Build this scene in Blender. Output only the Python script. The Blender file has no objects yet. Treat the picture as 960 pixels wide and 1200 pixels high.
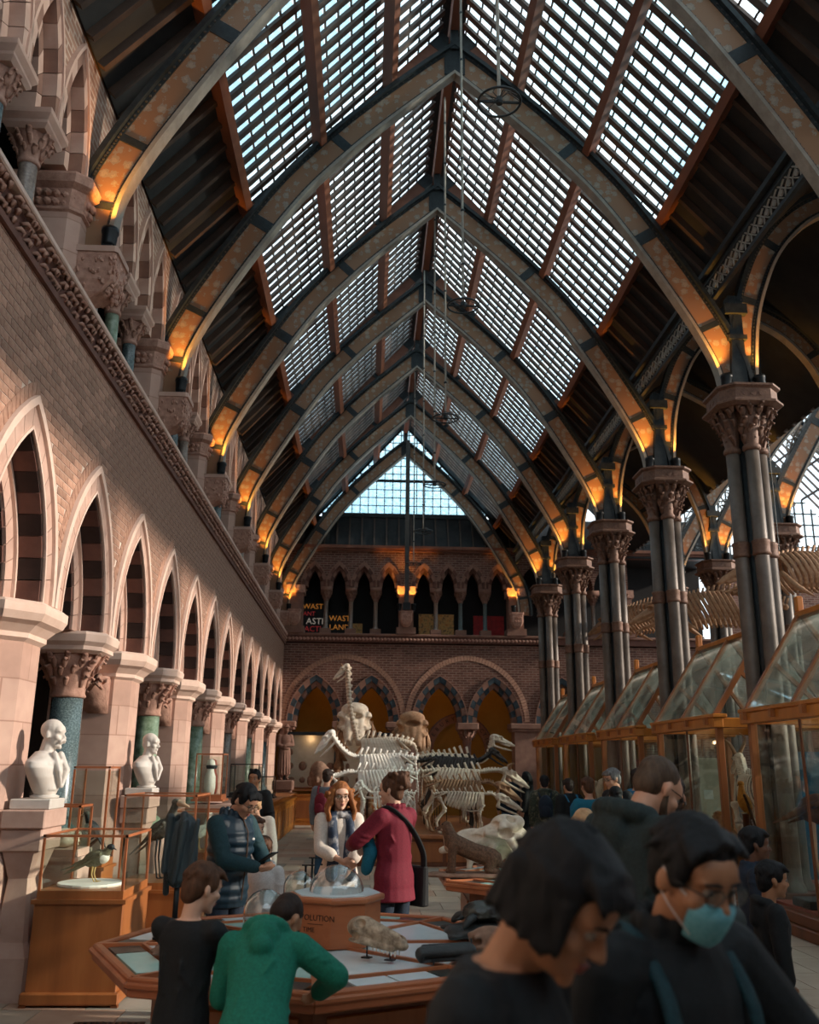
import bpy, math, random
from mathutils import Vector, Matrix, Euler
SC = bpy.context.scene
COL = SC.collection
PI = math.pi
rnd = random.Random(7)
R = math.radians

# ------------------------------------------------------------------ camera, sky, sun, exposure
cam_d = bpy.data.cameras.new('camera'); cam = bpy.data.objects.new('camera', cam_d); COL.objects.link(cam)
cam_d.sensor_fit = 'VERTICAL'; cam_d.sensor_height = 36.0; cam_d.lens = 1065 / 1200 * 36
cam.matrix_world = Matrix(((0.9988981, -0.0209678, -0.0419872, 0), (-0.0460782, -0.2683380, -0.9622222, 0), (0.0089090, 0.9630966, -0.2690085, 1.72), (0, 0, 0, 1)))
cam_d.clip_start = 0.05; cam_d.clip_end = 300
cam_d.dof.use_dof = True; cam_d.dof.focus_distance = 8.5; cam_d.dof.aperture_fstop = 2.8
SC.camera = cam
W = bpy.data.worlds.new('sky'); SC.world = W; W.use_nodes = True
wn = W.node_tree.nodes; wl = W.node_tree.links
bg = wn['Background']; bg.inputs['Strength'].default_value = 2.1
tc = wn.new('ShaderNodeTexCoord'); nz = wn.new('ShaderNodeTexNoise'); nz.inputs['Scale'].default_value = 3.0; nz.inputs['Detail'].default_value = 6
cr = wn.new('ShaderNodeValToRGB'); cr.color_ramp.elements[0].position = .35; cr.color_ramp.elements[1].position = .65
cr.color_ramp.elements[0].color = (.62, .80, .95, 1); cr.color_ramp.elements[1].color = (.98, 1.0, 1.0, 1)
wl.new(tc.outputs['Generated'], nz.inputs['Vector']); wl.new(nz.outputs['Fac'], cr.inputs['Fac']); wl.new(cr.outputs['Color'], bg.inputs['Color'])
sun_d = bpy.data.lights.new('sun', 'SUN'); sun = bpy.data.objects.new('sun', sun_d); COL.objects.link(sun)
sun_d.energy = 6.5; sun_d.angle = R(2.5); sun_d.color = (1.0, .84, .70)
SUN_EL, SUN_AZ = R(20), R(-6)            # from +X, turned a little towards the camera end
sv = Vector((math.cos(SUN_EL) * math.cos(SUN_AZ), math.cos(SUN_EL) * math.sin(SUN_AZ), math.sin(SUN_EL)))
sun.rotation_euler = sv.to_track_quat('Z', 'Y').to_euler(); sun.location = (20, 8, 20)
try: SC.cycles.transparent_max_bounces = 24
except Exception: pass
SC.view_settings.view_transform = 'Standard'; SC.view_settings.look = 'None'
SC.view_settings.exposure = 0.12; SC.view_settings.gamma = 1.0; SC.view_settings.use_curve_mapping = False

# ------------------------------------------------------------------ materials
def lin(h):
    if isinstance(h, str):
        c = [int(h[i:i + 2], 16) / 255 for i in (0, 2, 4)]
    else: c = h
    return tuple(((v / 12.92) if v <= .04045 else ((v + .055) / 1.055) ** 2.4) for v in c) + (1,)
MATS = {}
def mat(name, c1, c2=None, rough=.6, metal=0., scale=6., bump=0., vary=0., kind='noise', stretch=(1, 1, 1), spec=.4, coat=0., emit=0., c3=None):
    m = bpy.data.materials.new(name); m.use_nodes = True; MATS[name] = m
    n = m.node_tree.nodes; l = m.node_tree.links
    b = n['Principled BSDF']; b.inputs['Roughness'].default_value = rough; b.inputs['Metallic'].default_value = metal
    b.inputs['Specular IOR Level'].default_value = spec; b.inputs['Coat Weight'].default_value = coat
    c2 = c2 or c1
    co = n.new('ShaderNodeTexCoord'); mp = n.new('ShaderNodeMapping'); mp.inputs['Scale'].default_value = stretch
    l.new(co.outputs['Object'], mp.inputs['Vector'])
    fac = None
    if kind == 'noise':
        t = n.new('ShaderNodeTexNoise'); t.inputs['Scale'].default_value = scale; t.inputs['Detail'].default_value = 7; t.inputs['Roughness'].default_value = .62
        l.new(mp.outputs[0], t.inputs['Vector']); fac = t.outputs['Fac']
    elif kind == 'voronoi':
        t = n.new('ShaderNodeTexVoronoi'); t.inputs['Scale'].default_value = scale
        l.new(mp.outputs[0], t.inputs['Vector']); fac = t.outputs['Distance']
    elif kind == 'wave':
        t = n.new('ShaderNodeTexWave'); t.inputs['Scale'].default_value = scale; t.inputs['Distortion'].default_value = 6; t.inputs['Detail'].default_value = 3; t.inputs['Detail Scale'].default_value = 1.5
        l.new(mp.outputs[0], t.inputs['Vector']); fac = t.outputs['Fac']
    r = n.new('ShaderNodeValToRGB'); e = r.color_ramp.elements
    e[0].position = .32; e[1].position = .68; e[0].color = lin(c1); e[1].color = lin(c2)
    if c3: x = e.new(.5); x.color = lin(c3)
    l.new(fac, r.inputs['Fac']); col = r.outputs['Color']
    if vary:
        oi = n.new('ShaderNodeObjectInfo'); hs = n.new('ShaderNodeHueSaturation')
        ma = n.new('ShaderNodeMapRange'); ma.inputs['To Min'].default_value = 1 - vary; ma.inputs['To Max'].default_value = 1 + vary
        l.new(oi.outputs['Random'], ma.inputs['Value']); l.new(ma.outputs[0], hs.inputs['Value']); l.new(col, hs.inputs['Color']); col = hs.outputs['Color']
    l.new(col, b.inputs['Base Color'])
    if bump:
        bp = n.new('ShaderNodeBump'); bp.inputs['Strength'].default_value = bump; bp.inputs['Distance'].default_value = .02
        l.new(fac, bp.inputs['Height']); l.new(bp.outputs[0], b.inputs['Normal'])
    if emit:
        b.inputs['Emission Color'].default_value = lin(c1); b.inputs['Emission Strength'].default_value = emit
    return m
def brickmat(name, c1, c2, mortar, bw, bh, mw, rough=.85, axis='XZ', bump=.4, off=.5, noise=.35):
    m = bpy.data.materials.new(name); m.use_nodes = True; MATS[name] = m
    n = m.node_tree.nodes; l = m.node_tree.links; b = n['Principled BSDF']; b.inputs['Roughness'].default_value = rough
    b.inputs['Specular IOR Level'].default_value = .25
    co = n.new('ShaderNodeTexCoord'); sp = n.new('ShaderNodeSeparateXYZ'); cb = n.new('ShaderNodeCombineXYZ')
    l.new(co.outputs['Object'], sp.inputs[0]); l.new(sp.outputs[axis[0]], cb.inputs['X']); l.new(sp.outputs[axis[1]], cb.inputs['Y'])
    t = n.new('ShaderNodeTexBrick'); t.inputs['Scale'].default_value = 1; t.inputs['Brick Width'].default_value = bw; t.inputs['Row Height'].default_value = bh
    t.inputs['Mortar Size'].default_value = mw; t.offset = off; t.inputs['Color1'].default_value = lin(c1); t.inputs['Color2'].default_value = lin(c2); t.inputs['Mortar'].default_value = lin(mortar)
    t.inputs['Bias'].default_value = 0
    l.new(cb.outputs[0], t.inputs['Vector'])
    z = n.new('ShaderNodeTexNoise'); z.inputs['Scale'].default_value = 5; z.inputs['Detail'].default_value = 8; l.new(co.outputs['Object'], z.inputs['Vector'])
    mx = n.new('ShaderNodeMix'); mx.data_type = 'RGBA'; mx.blend_type = 'OVERLAY'; mx.inputs['Factor'].default_value = noise
    l.new(t.outputs['Color'], mx.inputs[6]); l.new(z.outputs['Fac'], mx.inputs[7]); l.new(mx.outputs[2], b.inputs['Base Color'])
    bp = n.new('ShaderNodeBump'); bp.inputs['Strength'].default_value = bump; bp.inputs['Distance'].default_value = .01; bp.invert = True
    l.new(t.outputs['Fac'], bp.inputs['Height']); l.new(bp.outputs[0], b.inputs['Normal'])
    return m
def glassmat(name, tint, gloss, rough=.02, dirt=None, dirt_amt=0., scale=4.):
    m = bpy.data.materials.new(name); m.use_nodes = True; MATS[name] = m
    n = m.node_tree.nodes; l = m.node_tree.links; n.remove(n['Principled BSDF']); o = n['Material Output']
    tr = n.new('ShaderNodeBsdfTransparent'); tr.inputs['Color'].default_value = tint + (1,)
    gl = n.new('ShaderNodeBsdfGlossy'); gl.inputs['Roughness'].default_value = rough
    fr = n.new('ShaderNodeFresnel'); ge = n.new('ShaderNodeNewGeometry'); io = n.new('ShaderNodeMath'); io.operation = 'MULTIPLY_ADD'; io.inputs[1].default_value = 1 / 1.5 - 1.5; io.inputs[2].default_value = 1.5
    l.new(ge.outputs['Backfacing'], io.inputs[0]); l.new(io.outputs[0], fr.inputs['IOR'])      # thin sheet: same reflectance from both sides
    mu = n.new('ShaderNodeMath'); mu.operation = 'MULTIPLY_ADD'; mu.inputs[1].default_value = gloss; mu.inputs[2].default_value = .0
    l.new(fr.outputs[0], mu.inputs[0])
    mx = n.new('ShaderNodeMixShader'); l.new(mu.outputs[0], mx.inputs[0]); l.new(tr.outputs[0], mx.inputs[1]); l.new(gl.outputs[0], mx.inputs[2])
    out = mx
    if dirt:
        df = n.new('ShaderNodeBsdfTranslucent'); df.inputs['Color'].default_value = lin(dirt)
        nz = n.new('ShaderNodeTexNoise'); nz.inputs['Scale'].default_value = scale; nz.inputs['Detail'].default_value = 8
        co = n.new('ShaderNodeTexCoord'); l.new(co.outputs['Object'], nz.inputs['Vector'])
        mr = n.new('ShaderNodeMapRange'); mr.inputs['From Min'].default_value = .4; mr.inputs['From Max'].default_value = .75; mr.inputs['To Max'].default_value = dirt_amt; mr.inputs['To Min'].default_value = dirt_amt * .2
        l.new(nz.outputs['Fac'], mr.inputs[0])
        m2 = n.new('ShaderNodeMixShader'); l.new(mr.outputs[0], m2.inputs[0]); l.new(mx.outputs[0], m2.inputs[1]); l.new(df.outputs[0], m2.inputs[2]); out = m2
    l.new(out.outputs[0], o.inputs['Surface'])
    return m
# ------------------------------------------------------------------ geometry helpers
class MB:
    def __init__(s): s.v = []; s.f = []; s.mi = []; s.xf = None; s.cm = 0
    def add(s, vs, fs):
        o = len(s.v)
        if s.xf is not None: vs = [s.xf @ Vector(p) for p in vs]
        s.v.extend([tuple(p) for p in vs]); s.f.extend([tuple(i + o for i in f) for f in fs]); s.mi.extend([s.cm] * len(fs)); return s
    def box(s, c, d, rot=None):
        x, y, z = d[0] / 2, d[1] / 2, d[2] / 2
        p = [Vector((i * x, j * y, k * z)) for i in (-1, 1) for j in (-1, 1) for k in (-1, 1)]
        if rot is not None:
            m = rot if isinstance(rot, Matrix) else Euler(rot).to_matrix()
            p = [m @ q for q in p]
        c = Vector(c)
        return s.add([q + c for q in p], [(0, 1, 3, 2), (4, 6, 7, 5), (0, 4, 5, 1), (2, 3, 7, 6), (0, 2, 6, 4), (1, 5, 7, 3)])
    def bb(s, x0, x1, y0, y1, z0, z1): return s.box(((x0 + x1) / 2, (y0 + y1) / 2, (z0 + z1) / 2), (x1 - x0, y1 - y0, z1 - z0))
    def beam(s, a, b, w, h, up=(0, 0, 1)):
        a = Vector(a); b = Vector(b); d = b - a; L = d.length; y = d.normalized(); u = Vector(up); x = y.cross(u)
        if x.length < 1e-5: x = y.cross(Vector((1, 0, 0)))
        x.normalize(); z = x.cross(y)
        m = Matrix((x, y, z)).transposed()
        return s.box((a + b) / 2, (w, L, h), m)
    def loft(s, rings, cap=True, closed=False):
        n = len(rings[0]); vs = [p for r in rings for p in r]; fs = []
        m = len(rings)
        for i in range(m - 1 + (1 if closed else 0)):
            for j in range(n):
                a = i * n + j; b = i * n + (j + 1) % n; i2 = (i + 1) % m
                fs.append((a, b, i2 * n + (j + 1) % n, i2 * n + j))
        if cap and not closed: fs.append(tuple(range(n))[::-1]); fs.append(tuple((m - 1) * n + j for j in range(n)))
        return s.add(vs, fs)
    def prism(s, poly, z0, z1, k=1.0, c=None):
        if c is None: c = (sum(p[0] for p in poly) / len(poly), sum(p[1] for p in poly) / len(poly))
        return s.loft([[(x, y, z0) for x, y in poly], [(c[0] + (x - c[0]) * k, c[1] + (y - c[1]) * k, z1) for x, y in poly]])
    def lathe(s, prof, n=16, c=(0, 0, 0), rot=None, sq=False, ph=0.0):
        rings = []
        for r, z in prof:
            ring = [Vector((r * math.cos(ph + 2 * PI * j / n), r * math.sin(ph + 2 * PI * j / n), z)) for j in range(n)]
            if rot is not None: ring = [rot @ q for q in ring]
            rings.append([q + Vector(c) for q in ring])
        return s.loft(rings)
    def tube(s, pts, rad, n=8, flat=1.0, cap=True):
        pts = [Vector(p) for p in pts]
        if not hasattr(rad, '__len__'): rad = [rad] * len(pts)
        rings = []; nrm = None
        for i, p in enumerate(pts):
            t = (pts[min(i + 1, len(pts) - 1)] - pts[max(i - 1, 0)])
            if t.length < 1e-9: t = Vector((0, 0, 1))
            t.normalize()
            if nrm is None:
                nrm = t.cross(Vector((0, 0, 1)))
                if nrm.length < .05: nrm = t.cross(Vector((1, 0, 0)))
            nrm = nrm - t * nrm.dot(t)
            if nrm.length < 1e-6: nrm = t.orthogonal()
            nrm.normalize(); b = t.cross(nrm)
            rings.append([p + (nrm * math.cos(2 * PI * j / n) + b * math.sin(2 * PI * j / n) * flat) * rad[i] for j in range(n)])
        return s.loft(rings, cap)
    def ell(s, c, r, rot=None, nu=12, nv=8):
        if not hasattr(r, '__len__'): r = (r, r, r)
        c = Vector(c); vs = [Vector((0, 0, -r[2]))]
        for i in range(1, nv):
            a = -PI / 2 + PI * i / nv
            for j in range(nu): vs.append(Vector((r[0] * math.cos(a) * math.cos(2 * PI * j / nu), r[1] * math.cos(a) * math.sin(2 * PI * j / nu), r[2] * math.sin(a))))
        vs.append(Vector((0, 0, r[2])))
        if rot is not None:
            m = rot if isinstance(rot, Matrix) else Euler(rot).to_matrix()
            vs = [m @ q for q in vs]
        fs = [(0, 1 + (j + 1) % nu, 1 + j) for j in range(nu)]
        for i in range(nv - 2):
            for j in range(nu):
                a = 1 + i * nu + j; b = 1 + i * nu + (j + 1) % nu; fs.append((a, b, b + nu, a + nu))
        t = len(vs) - 1; o = 1 + (nv - 2) * nu
        fs += [(o + j, o + (j + 1) % nu, t) for j in range(nu)]
        return s.add([q + c for q in vs], fs)
    def cap(s, a, b, ra, rb, n=10):
        # tapered capsule (closed), good for fusing
        a = Vector(a); b = Vector(b); d = b - a
        if d.length < 1e-6: return s.ell(a, max(ra, rb))
        t = d.normalized()
        pts = [a - t * ra * .98, a - t * ra * .7, a, b, b + t * rb * .7, b + t * rb * .98]
        return s.tube(pts, [ra * .2, ra * .71, ra, rb, rb * .71, rb * .2], n)
    def chain(s, pts, rad, n=10):
        for i in range(len(pts) - 1): s.cap(pts[i], pts[i + 1], rad[i], rad[i + 1], n)
        return s
    def mesh(s, name, mats, smooth=False):
        me = bpy.data.meshes.new(name); me.from_pydata(s.v, [], s.f)
        if not isinstance(mats, (list, tuple)): mats = [mats]
        for m in mats: me.materials.append(MATS[m])
        if len(mats) > 1: me.polygons.foreach_set('material_index', s.mi)
        if smooth: me.polygons.foreach_set('use_smooth', [True] * len(me.polygons))
        me.update(); return me
    def build(s, name, mats, parent=None, smooth=False, bevel=0, loc=(0, 0, 0), rot=(0, 0, 0), fuse=0, iters=2, seg=1):
        o = bpy.data.objects.new(name, s.mesh(name, mats, smooth or fuse)); COL.objects.link(o)
        o.location = loc; o.rotation_euler = rot
        if parent is not None: o.parent = parent
        if fuse:
            m = o.modifiers.new('fuse', 'REMESH'); m.mode = 'VOXEL'; m.voxel_size = fuse; m.use_smooth_shade = True
            if iters: k = o.modifiers.new('soften', 'SMOOTH'); k.factor = .5; k.iterations = iters
        if bevel:
            m = o.modifiers.new('bevel', 'BEVEL'); m.width = bevel; m.segments = seg; m.limit_method = 'ANGLE'; m.angle_limit = R(40)
        return o
def put(name, me, parent=None, loc=(0, 0, 0), rot=(0, 0, 0), scale=(1, 1, 1)):
    o = bpy.data.objects.new(name, me); COL.objects.link(o); o.location = loc; o.rotation_euler = rot; o.scale = scale
    if parent is not None: o.parent = parent
    return o
def tag(o, label, cat, group=None):
    o['label'] = label; o['category'] = cat
    if group: o['group'] = group
    return o
def struct(o): o['kind'] = 'structure'; return o
def stuff(o): o['kind'] = 'stuff'; return o
def thing(name, label, cat, loc=(0, 0, 0), rz=0, group=None):
    o = bpy.data.objects.new(name, None); COL.objects.link(o); o.empty_display_size = .1
    o.location = loc; o.rotation_euler = (0, 0, rz); return tag(o, label, cat, group)
def copy_tree(o, parent=None, label=None, loc=None, rz=None):
    kids = [c for c in o.children]
    c = o.copy(); COL.objects.link(c); c.parent = parent
    if label: c['label'] = label
    if loc is not None: c.location = loc
    if rz is not None: c.rotation_euler = (0, 0, rz)
    for k in kids: copy_tree(k, c)
    return c
def spline(pts, n):
    # Catmull-Rom through points
    P = [Vector(p) for p in pts]; P = [2 * P[0] - P[1]] + P + [2 * P[-1] - P[-2]]; out = []
    for i in range(1, len(P) - 2):
        for k in range(n):
            t = k / n
            out.append(.5 * ((2 * P[i]) + (-P[i - 1] + P[i + 1]) * t + (2 * P[i - 1] - 5 * P[i] + 4 * P[i + 1] - P[i + 2]) * t * t + (-P[i - 1] + 3 * P[i] - 3 * P[i + 1] + P[i + 2]) * t ** 3))
    out.append(P[-2]); return out
class Arch:
    """pointed arch, outer half width a and rise h; u along the wall, v up"""
    def __init__(s, a, h): s.a = a; s.c = (h * h - a * a) / (2 * a); s.r = a + s.c
    def top(s, r): return math.sqrt(max(r * r - s.c * s.c, 1e-6))
    def tmax(s, r): return math.acos(max(-1, min(1, s.c / r)))
    def pt(s, r, t, side): return (side * (-s.c + r * math.cos(t)), r * math.sin(t))
    def curve(s, r, n):
        T = s.tmax(r); L = [s.pt(r, T * i / n, -1) for i in range(n + 1)]
        return L + [s.pt(r, T * i / n, 1) for i in range(n - 1, -1, -1)]
    def block(s, mb, P, r1, r2, f0, f1, side, w0, w1, sub=2, gap=.006):
        T1 = s.tmax(r1); T2 = s.tmax(r2); rings = []
        for i in range(sub + 1):
            f = f0 + (f1 - f0) * i / sub
            ring = []
            for r, T, w in ((r1, T1, w0), (r2, T2, w0), (r2, T2, w1), (r1, T1, w1)):
                t = T * f; g = gap / r
                if i == 0: t += g
                if i == sub: t -= g
                u, v = s.pt(r, t, side); ring.append(P(u, v, w))
            rings.append(ring)
        if side < 0: rings = [q[::-1] for q in rings]
        mb.loft(rings)
    def ring(s, mb, P, r1, r2, w0, w1, n=10):
        for side in (-1, 1): s.block(mb, P, r1, r2, 0, 1, side, w0, w1, n, 0)
    def panel(s, mb, P, r, half, z0, ztop, w0, w1, n=10):
        """wall panel u in [-half, half], v in [z0, ztop] with the arch of radius r cut out (springing at v = 0)"""
        C = s.curve(r, n); e = C[0][0]
        for w, fl in ((w0, 1), (w1, 0)):
            for i in range(len(C) - 1):
                q = [P(C[i][0], C[i][1], w), P(C[i + 1][0], C[i + 1][1], w), P(C[i + 1][0], ztop, w), P(C[i][0], ztop, w)]
                mb.add(q, [(0, 1, 2, 3) if fl else (3, 2, 1, 0)])
            for a, b in ((-half, e), (-e, half)):
                if b - a > 1e-4: mb.add([P(a, z0, w), P(b, z0, w), P(b, ztop, w), P(a, ztop, w)], [(0, 1, 2, 3) if fl else (3, 2, 1, 0)])
        for i in range(len(C) - 1):
            mb.add([P(*C[i], w0), P(*C[i + 1], w0), P(*C[i + 1], w1), P(*C[i], w1)], [(3, 2, 1, 0)])
def foliage(mb, rings, seed=1, size=.05, squash=.6):
    """carved leaf lumps: rings = list of (cx, cy, z, radius, count)"""
    g = random.Random(seed)
    for cx, cy, z, r, n in rings:
        for j in range(n):
            a = 2 * PI * (j + g.random() * .4) / n; k = size * (.75 + .5 * g.random())
            d = Vector((math.cos(a), math.sin(a), 0)); s_ = Vector((-d.y, d.x, 0)) * g.uniform(-.35, .35); c = Vector((cx, cy, z + g.uniform(-.3, .3) * size)) + d * (r - .25 * k)
            mb.tube([c - Vector((0, 0, k)), c + d * .25 * k + s_ * .3 * k + Vector((0, 0, .1 * k)), c + d * .75 * k + s_ * k + Vector((0, 0, .75 * k)), c + d * 1.15 * k + s_ * 1.3 * k + Vector((0, 0, .5 * k)), c + d * 1.1 * k + s_ * 1.2 * k + Vector((0, 0, .25 * k))], [k * .3, k * .62, k * .55, k * .38, k * .12], 6, .55)
def octo(cx, cy, rx, ry=None, ch=.3):
    ry = ry or rx
    return [(cx + x * rx, cy + y * ry) for x, y in ((1, -1 + 2 * ch), (1, 1 - 2 * ch), (1 - 2 * ch, 1), (-1 + 2 * ch, 1), (-1, 1 - 2 * ch), (-1, -1 + 2 * ch), (-1 + 2 * ch, -1), (1 - 2 * ch, -1))]
def ngon(cx, cy, r, n, ph=0): return [(cx + r * math.cos(ph + 2 * PI * i / n), cy + r * math.sin(ph + 2 * PI * i / n)) for i in range(n)]
def text(name, body, size, mname, parent, loc, rot, ext=.001, align='CENTER'):
    c = bpy.data.curves.new(name, 'FONT'); c.body = body; c.size = size; c.extrude = ext; c.align_x = align; c.resolution_u = 2
    c.materials.append(MATS[mname]); tmp = bpy.data.objects.new(name, c); me = bpy.data.meshes.new_from_object(tmp); bpy.data.objects.remove(tmp); o = bpy.data.objects.new(name, me); COL.objects.link(o); o.parent = parent; o.location = loc; o.rotation_euler = rot
    return o
# ------------------------------------------------------------------ palette
mat('stone', 'B49080', 'C8A898', .85, scale=3, bump=.15, vary=.06)
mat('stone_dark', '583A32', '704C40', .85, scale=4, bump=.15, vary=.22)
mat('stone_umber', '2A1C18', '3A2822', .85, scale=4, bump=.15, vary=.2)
mat('stone_pale', 'D2B2A0', 'E0C4B4', .8, scale=4, bump=.1)
mat('stone_carved', '9C7464', 'C09784', .85, scale=14, bump=.5)
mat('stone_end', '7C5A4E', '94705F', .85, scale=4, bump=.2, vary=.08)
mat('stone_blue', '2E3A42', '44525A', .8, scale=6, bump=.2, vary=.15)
brickmat('pier_stone', 'B89484', 'C6A494', 'A68272', .62, .34, .006, axis='YZ', bump=.2, noise=.25)
mat('mortar', 'C4B0A2', 'D4C2B4', .95, scale=20, bump=.3)
mat('brick', '98725F', 'B8927C', .9, scale=18, bump=.3, vary=.26, c3='A8806C')
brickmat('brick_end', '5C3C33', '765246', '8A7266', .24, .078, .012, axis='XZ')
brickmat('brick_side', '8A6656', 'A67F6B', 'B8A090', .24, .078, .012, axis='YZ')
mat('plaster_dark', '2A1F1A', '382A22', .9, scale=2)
mat('amber_wall', 'A8742E', 'B88238', .85, scale=2)
mat('granite_grey', '3C4A4E', '76898A', .25, scale=60, spec=.6, c3='566668')
mat('granite_green', '5A6E54', '9DB09A', .25, scale=9, spec=.6, c3='7C9078')
mat('granite_brown', '6A5A50', '9C8C80', .3, scale=30, spec=.6)
mat('timber', '6A4030', '865640', .6, scale=3, stretch=(1, .15, 1), bump=.15, vary=.1)
mat('timber_slat', '4A4240', '6A5C54', .7, scale=4, vary=.12)
mat('board_dark', '1A1C1E', '2A2A2A', .8, scale=3, stretch=(1, 1, 1), vary=.2)
mat('board_edge', '382C26', '4A3A30', .7, scale=4)
mat('iron', '3A3A3A', '4E4A46', .5, metal=.3, scale=8)
mat('iron_dark', '22282B', '33393B', .5, metal=.3, scale=12)
mat('iron_flange', '7E766C', '9A9286', .5, metal=.2, scale=6)
mat('iron_column', '564C44', '70645A', .48, metal=.15, scale=5)
mat('iron_ornament', '5A4034', '7A5A48', .6, metal=.2, scale=25, bump=.3)
mat('gilt', 'B5853A', '8A5E2A', .5, metal=.3, scale=10)
mat('lamp_black', '15181A', '22272A', .4, metal=.4)
mat('oak', '864E26', 'A86838', .38, scale=5, stretch=(1, 1, .12), bump=.05, spec=.5, c3='985A2E')
mat('oak_dark', '5E3016', '7C4420', .4, scale=5, stretch=(1, 1, .12), spec=.5)
mat('oak_amber', 'A8601C', 'C47A2C', .35, scale=5, stretch=(1, 1, .12), spec=.5)
mat('teak', '9A5634', 'B46C44', .4, scale=6, stretch=(.2, 1, 1), spec=.5)
mat('marble', 'C9C0B6', 'DDD6CE', .55, scale=3)
mat('bronze_black', '0E0F10', '1A1B1C', .35, metal=.5)
mat('bone', 'C9B49C', 'E4D6C2', .6, scale=14, bump=.1)
mat('bone_white', 'E6DCCE', 'F6F0E6', .55, scale=14, bump=.1)
mat('bone_brown', '8A6244', 'B08A68', .65, scale=12, bump=.15)
mat('bone_dark', '2E2A28', '4A423C', .6, scale=12, bump=.15)
mat('skull_fossil', '6A5644', 'C4AE94', .7, scale=24, bump=.5)
mat('slab_beige', 'A89582', 'B8A793', .6, scale=3, bump=.05, vary=.1)
mat('slab_grey', '8A8478', '9C968A', .6, scale=3, bump=.05, vary=.1)
mat('slab_pink', 'A88872', 'B69883', .6, scale=3, bump=.05, vary=.1)
mat('grout', '6E6054', '7C6E60', .9, scale=8)
mat('grate_black', '0C0D0E', '17191A', .5, metal=.5)
mat('panel_white', 'C6D6DA', 'DAE6E6', .25, scale=2, spec=.5)
mat('panel_aqua', '8CC4BE', 'AEDAD2', .22, scale=2, spec=.5, c3='9CCEC6')
mat('panel_navy', '12303C', '1E4452', .2, scale=3, spec=.5)
mat('panel_slate', '1C2626', '33403E', .3, scale=8, spec=.5)
mat('card', 'D8D2C8', 'E6E2DA', .7)
mat('ink', '1C1410', '241A14', .8)
mat('soot_wood', '182024', '3A474A', .5, scale=9, stretch=(2, 2, .3), bump=1.0, spec=.5)
mat('rock_brown', '6E5040', '9A7A66', .85, scale=8, bump=.8)
mat('rock_dark', '1A1C1C', '2E3030', .5, scale=10, bump=.6, spec=.5)
mat('shell_dark', '1C1C1A', '3A3A34', .35, scale=16, bump=.5, kind='voronoi', spec=.5)
mat('otter_fur', '4A3224', '7A5A44', .8, scale=30, stretch=(1, 1, 1), bump=.6)
mat('otter_pale', 'A08068', 'BC9C84', .8, scale=30, bump=.4)
mat('feather_grey', '4A4640', '6E6A62', .7, scale=20, stretch=(1, .3, 1), bump=.5)
mat('feather_black', '14161A', '2A3038', .5, scale=20, bump=.4)
mat('feather_olive', '5E5A44', '7C7660', .7, scale=20, bump=.4)
mat('feather_white', 'D2CCC0', 'E6E2D8', .7, scale=20, bump=.3)
mat('beak_horn', 'C29A7A', 'DAB498', .5, scale=5)
mat('leg_yellow', 'B09058', 'C4A468', .6)
mat('fur_tan', '7A4A28', 'A06A3A', .85, scale=20, bump=.5)
mat('fur_brown', '4A2E1E', '6E4830', .85, scale=20, bump=.5)
mat('fur_orange', 'B06A20', 'C8842E', .8, scale=20, bump=.4)
mat('velvet_blue', '16506A', '1F6A86', .7, scale=3)
mat('board_red', '8A3A2A', 'A04A36', .6, scale=3)
mat('board_cream', 'B8A890', 'CCBEA8', .7, scale=3)
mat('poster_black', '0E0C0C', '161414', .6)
mat('text_orange', 'E0903A', None, .5, emit=.25)
mat('text_red', 'C03A3A', None, .5, emit=.2)
mat('text_green', '4A9A7A', None, .5, emit=.2)
mat('text_white', 'D8C8B8', None, .5, emit=.2)
mat('poster_art', 'C0702A', '3A3028', .5, scale=9, c3='D8A860')
mat('poster_red', '8A1414', 'C02222', .5, scale=7, c3='A81A1C')
mat('screen_blue', '8AC4E0', '5A9AC0', .3, scale=14, emit=.6)
mat('skin', 'B98468', 'C8967A', .5, scale=6)
mat('skin_light', 'C99A80', 'D8AC92', .5, scale=6)
mat('skin_tan', '9A6A4C', 'AC7A5A', .5, scale=6)
mat('skin_brown', '5A3A2A', '6E4A36', .5, scale=6)
mat('lip', '8A4A42', '9A5A50', .5)
mat('eye_white', '8A827A', None, .2)
mat('iris', '2A1A12', None, .2)
for nm, a, b in (('hair_black', '0A0A0B', '17171A'), ('hair_dark', '1E1512', '33241C'), ('hair_brown', '3A2418', '5E3E2A'), ('hair_auburn', '6E3E20', 'A06434'), ('hair_blond', '9A7450', 'C49C74'), ('hair_grey', '5A5856', '8A8886'), ('hair_stub', '3A2C22', '5E4A3A')):
    mat(nm, a, b, .62, scale=40, stretch=(1, 1, .2), bump=.5, spec=.25)
for nm, a, b in (('cloth_black', '0A0C0E', '14181B'), ('cloth_navy', '101C2A', '1A2A3C'), ('cloth_denim', '1E3A52', '2E5068'), ('cloth_teal', '0E2A30', '183A40'), ('cloth_hood', '141E1E', '223030'),
                 ('cloth_green', '0A5C4A', '0F725C'), ('cloth_crimson', '600E20', '76142A'), ('cloth_cream', 'C8B8AA', 'DCCFC2'), ('cloth_white', 'BEB8B4', 'D6D0CC'), ('cloth_grey', '5A6068', '7A8088'), ('cloth_blue', '1C5A7A', '2A7296'),
                 ('cloth_petrol', '1F4E5A', '2C6470'), ('cloth_mask', '5AA0AE', '7ABAC4'), ('leather_black', '0C0C0E', '18181A'), ('leather_tan', '6E4024', '8A5634'), ('shoe_dark', '141416', '202224'), ('cloth_turq', '0F5A70', '17708A'), ('cloth_brown', '4A3628', '5E4636')):
    mat(nm, a, b, .8, scale=90, bump=.12)
mat('cloth_vest', '0E2230', '18323F', .45, scale=4, bump=.1)
mat('cloth_camo', '3E4638', '7A7660', .8, scale=18, c3='2A3028')
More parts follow.
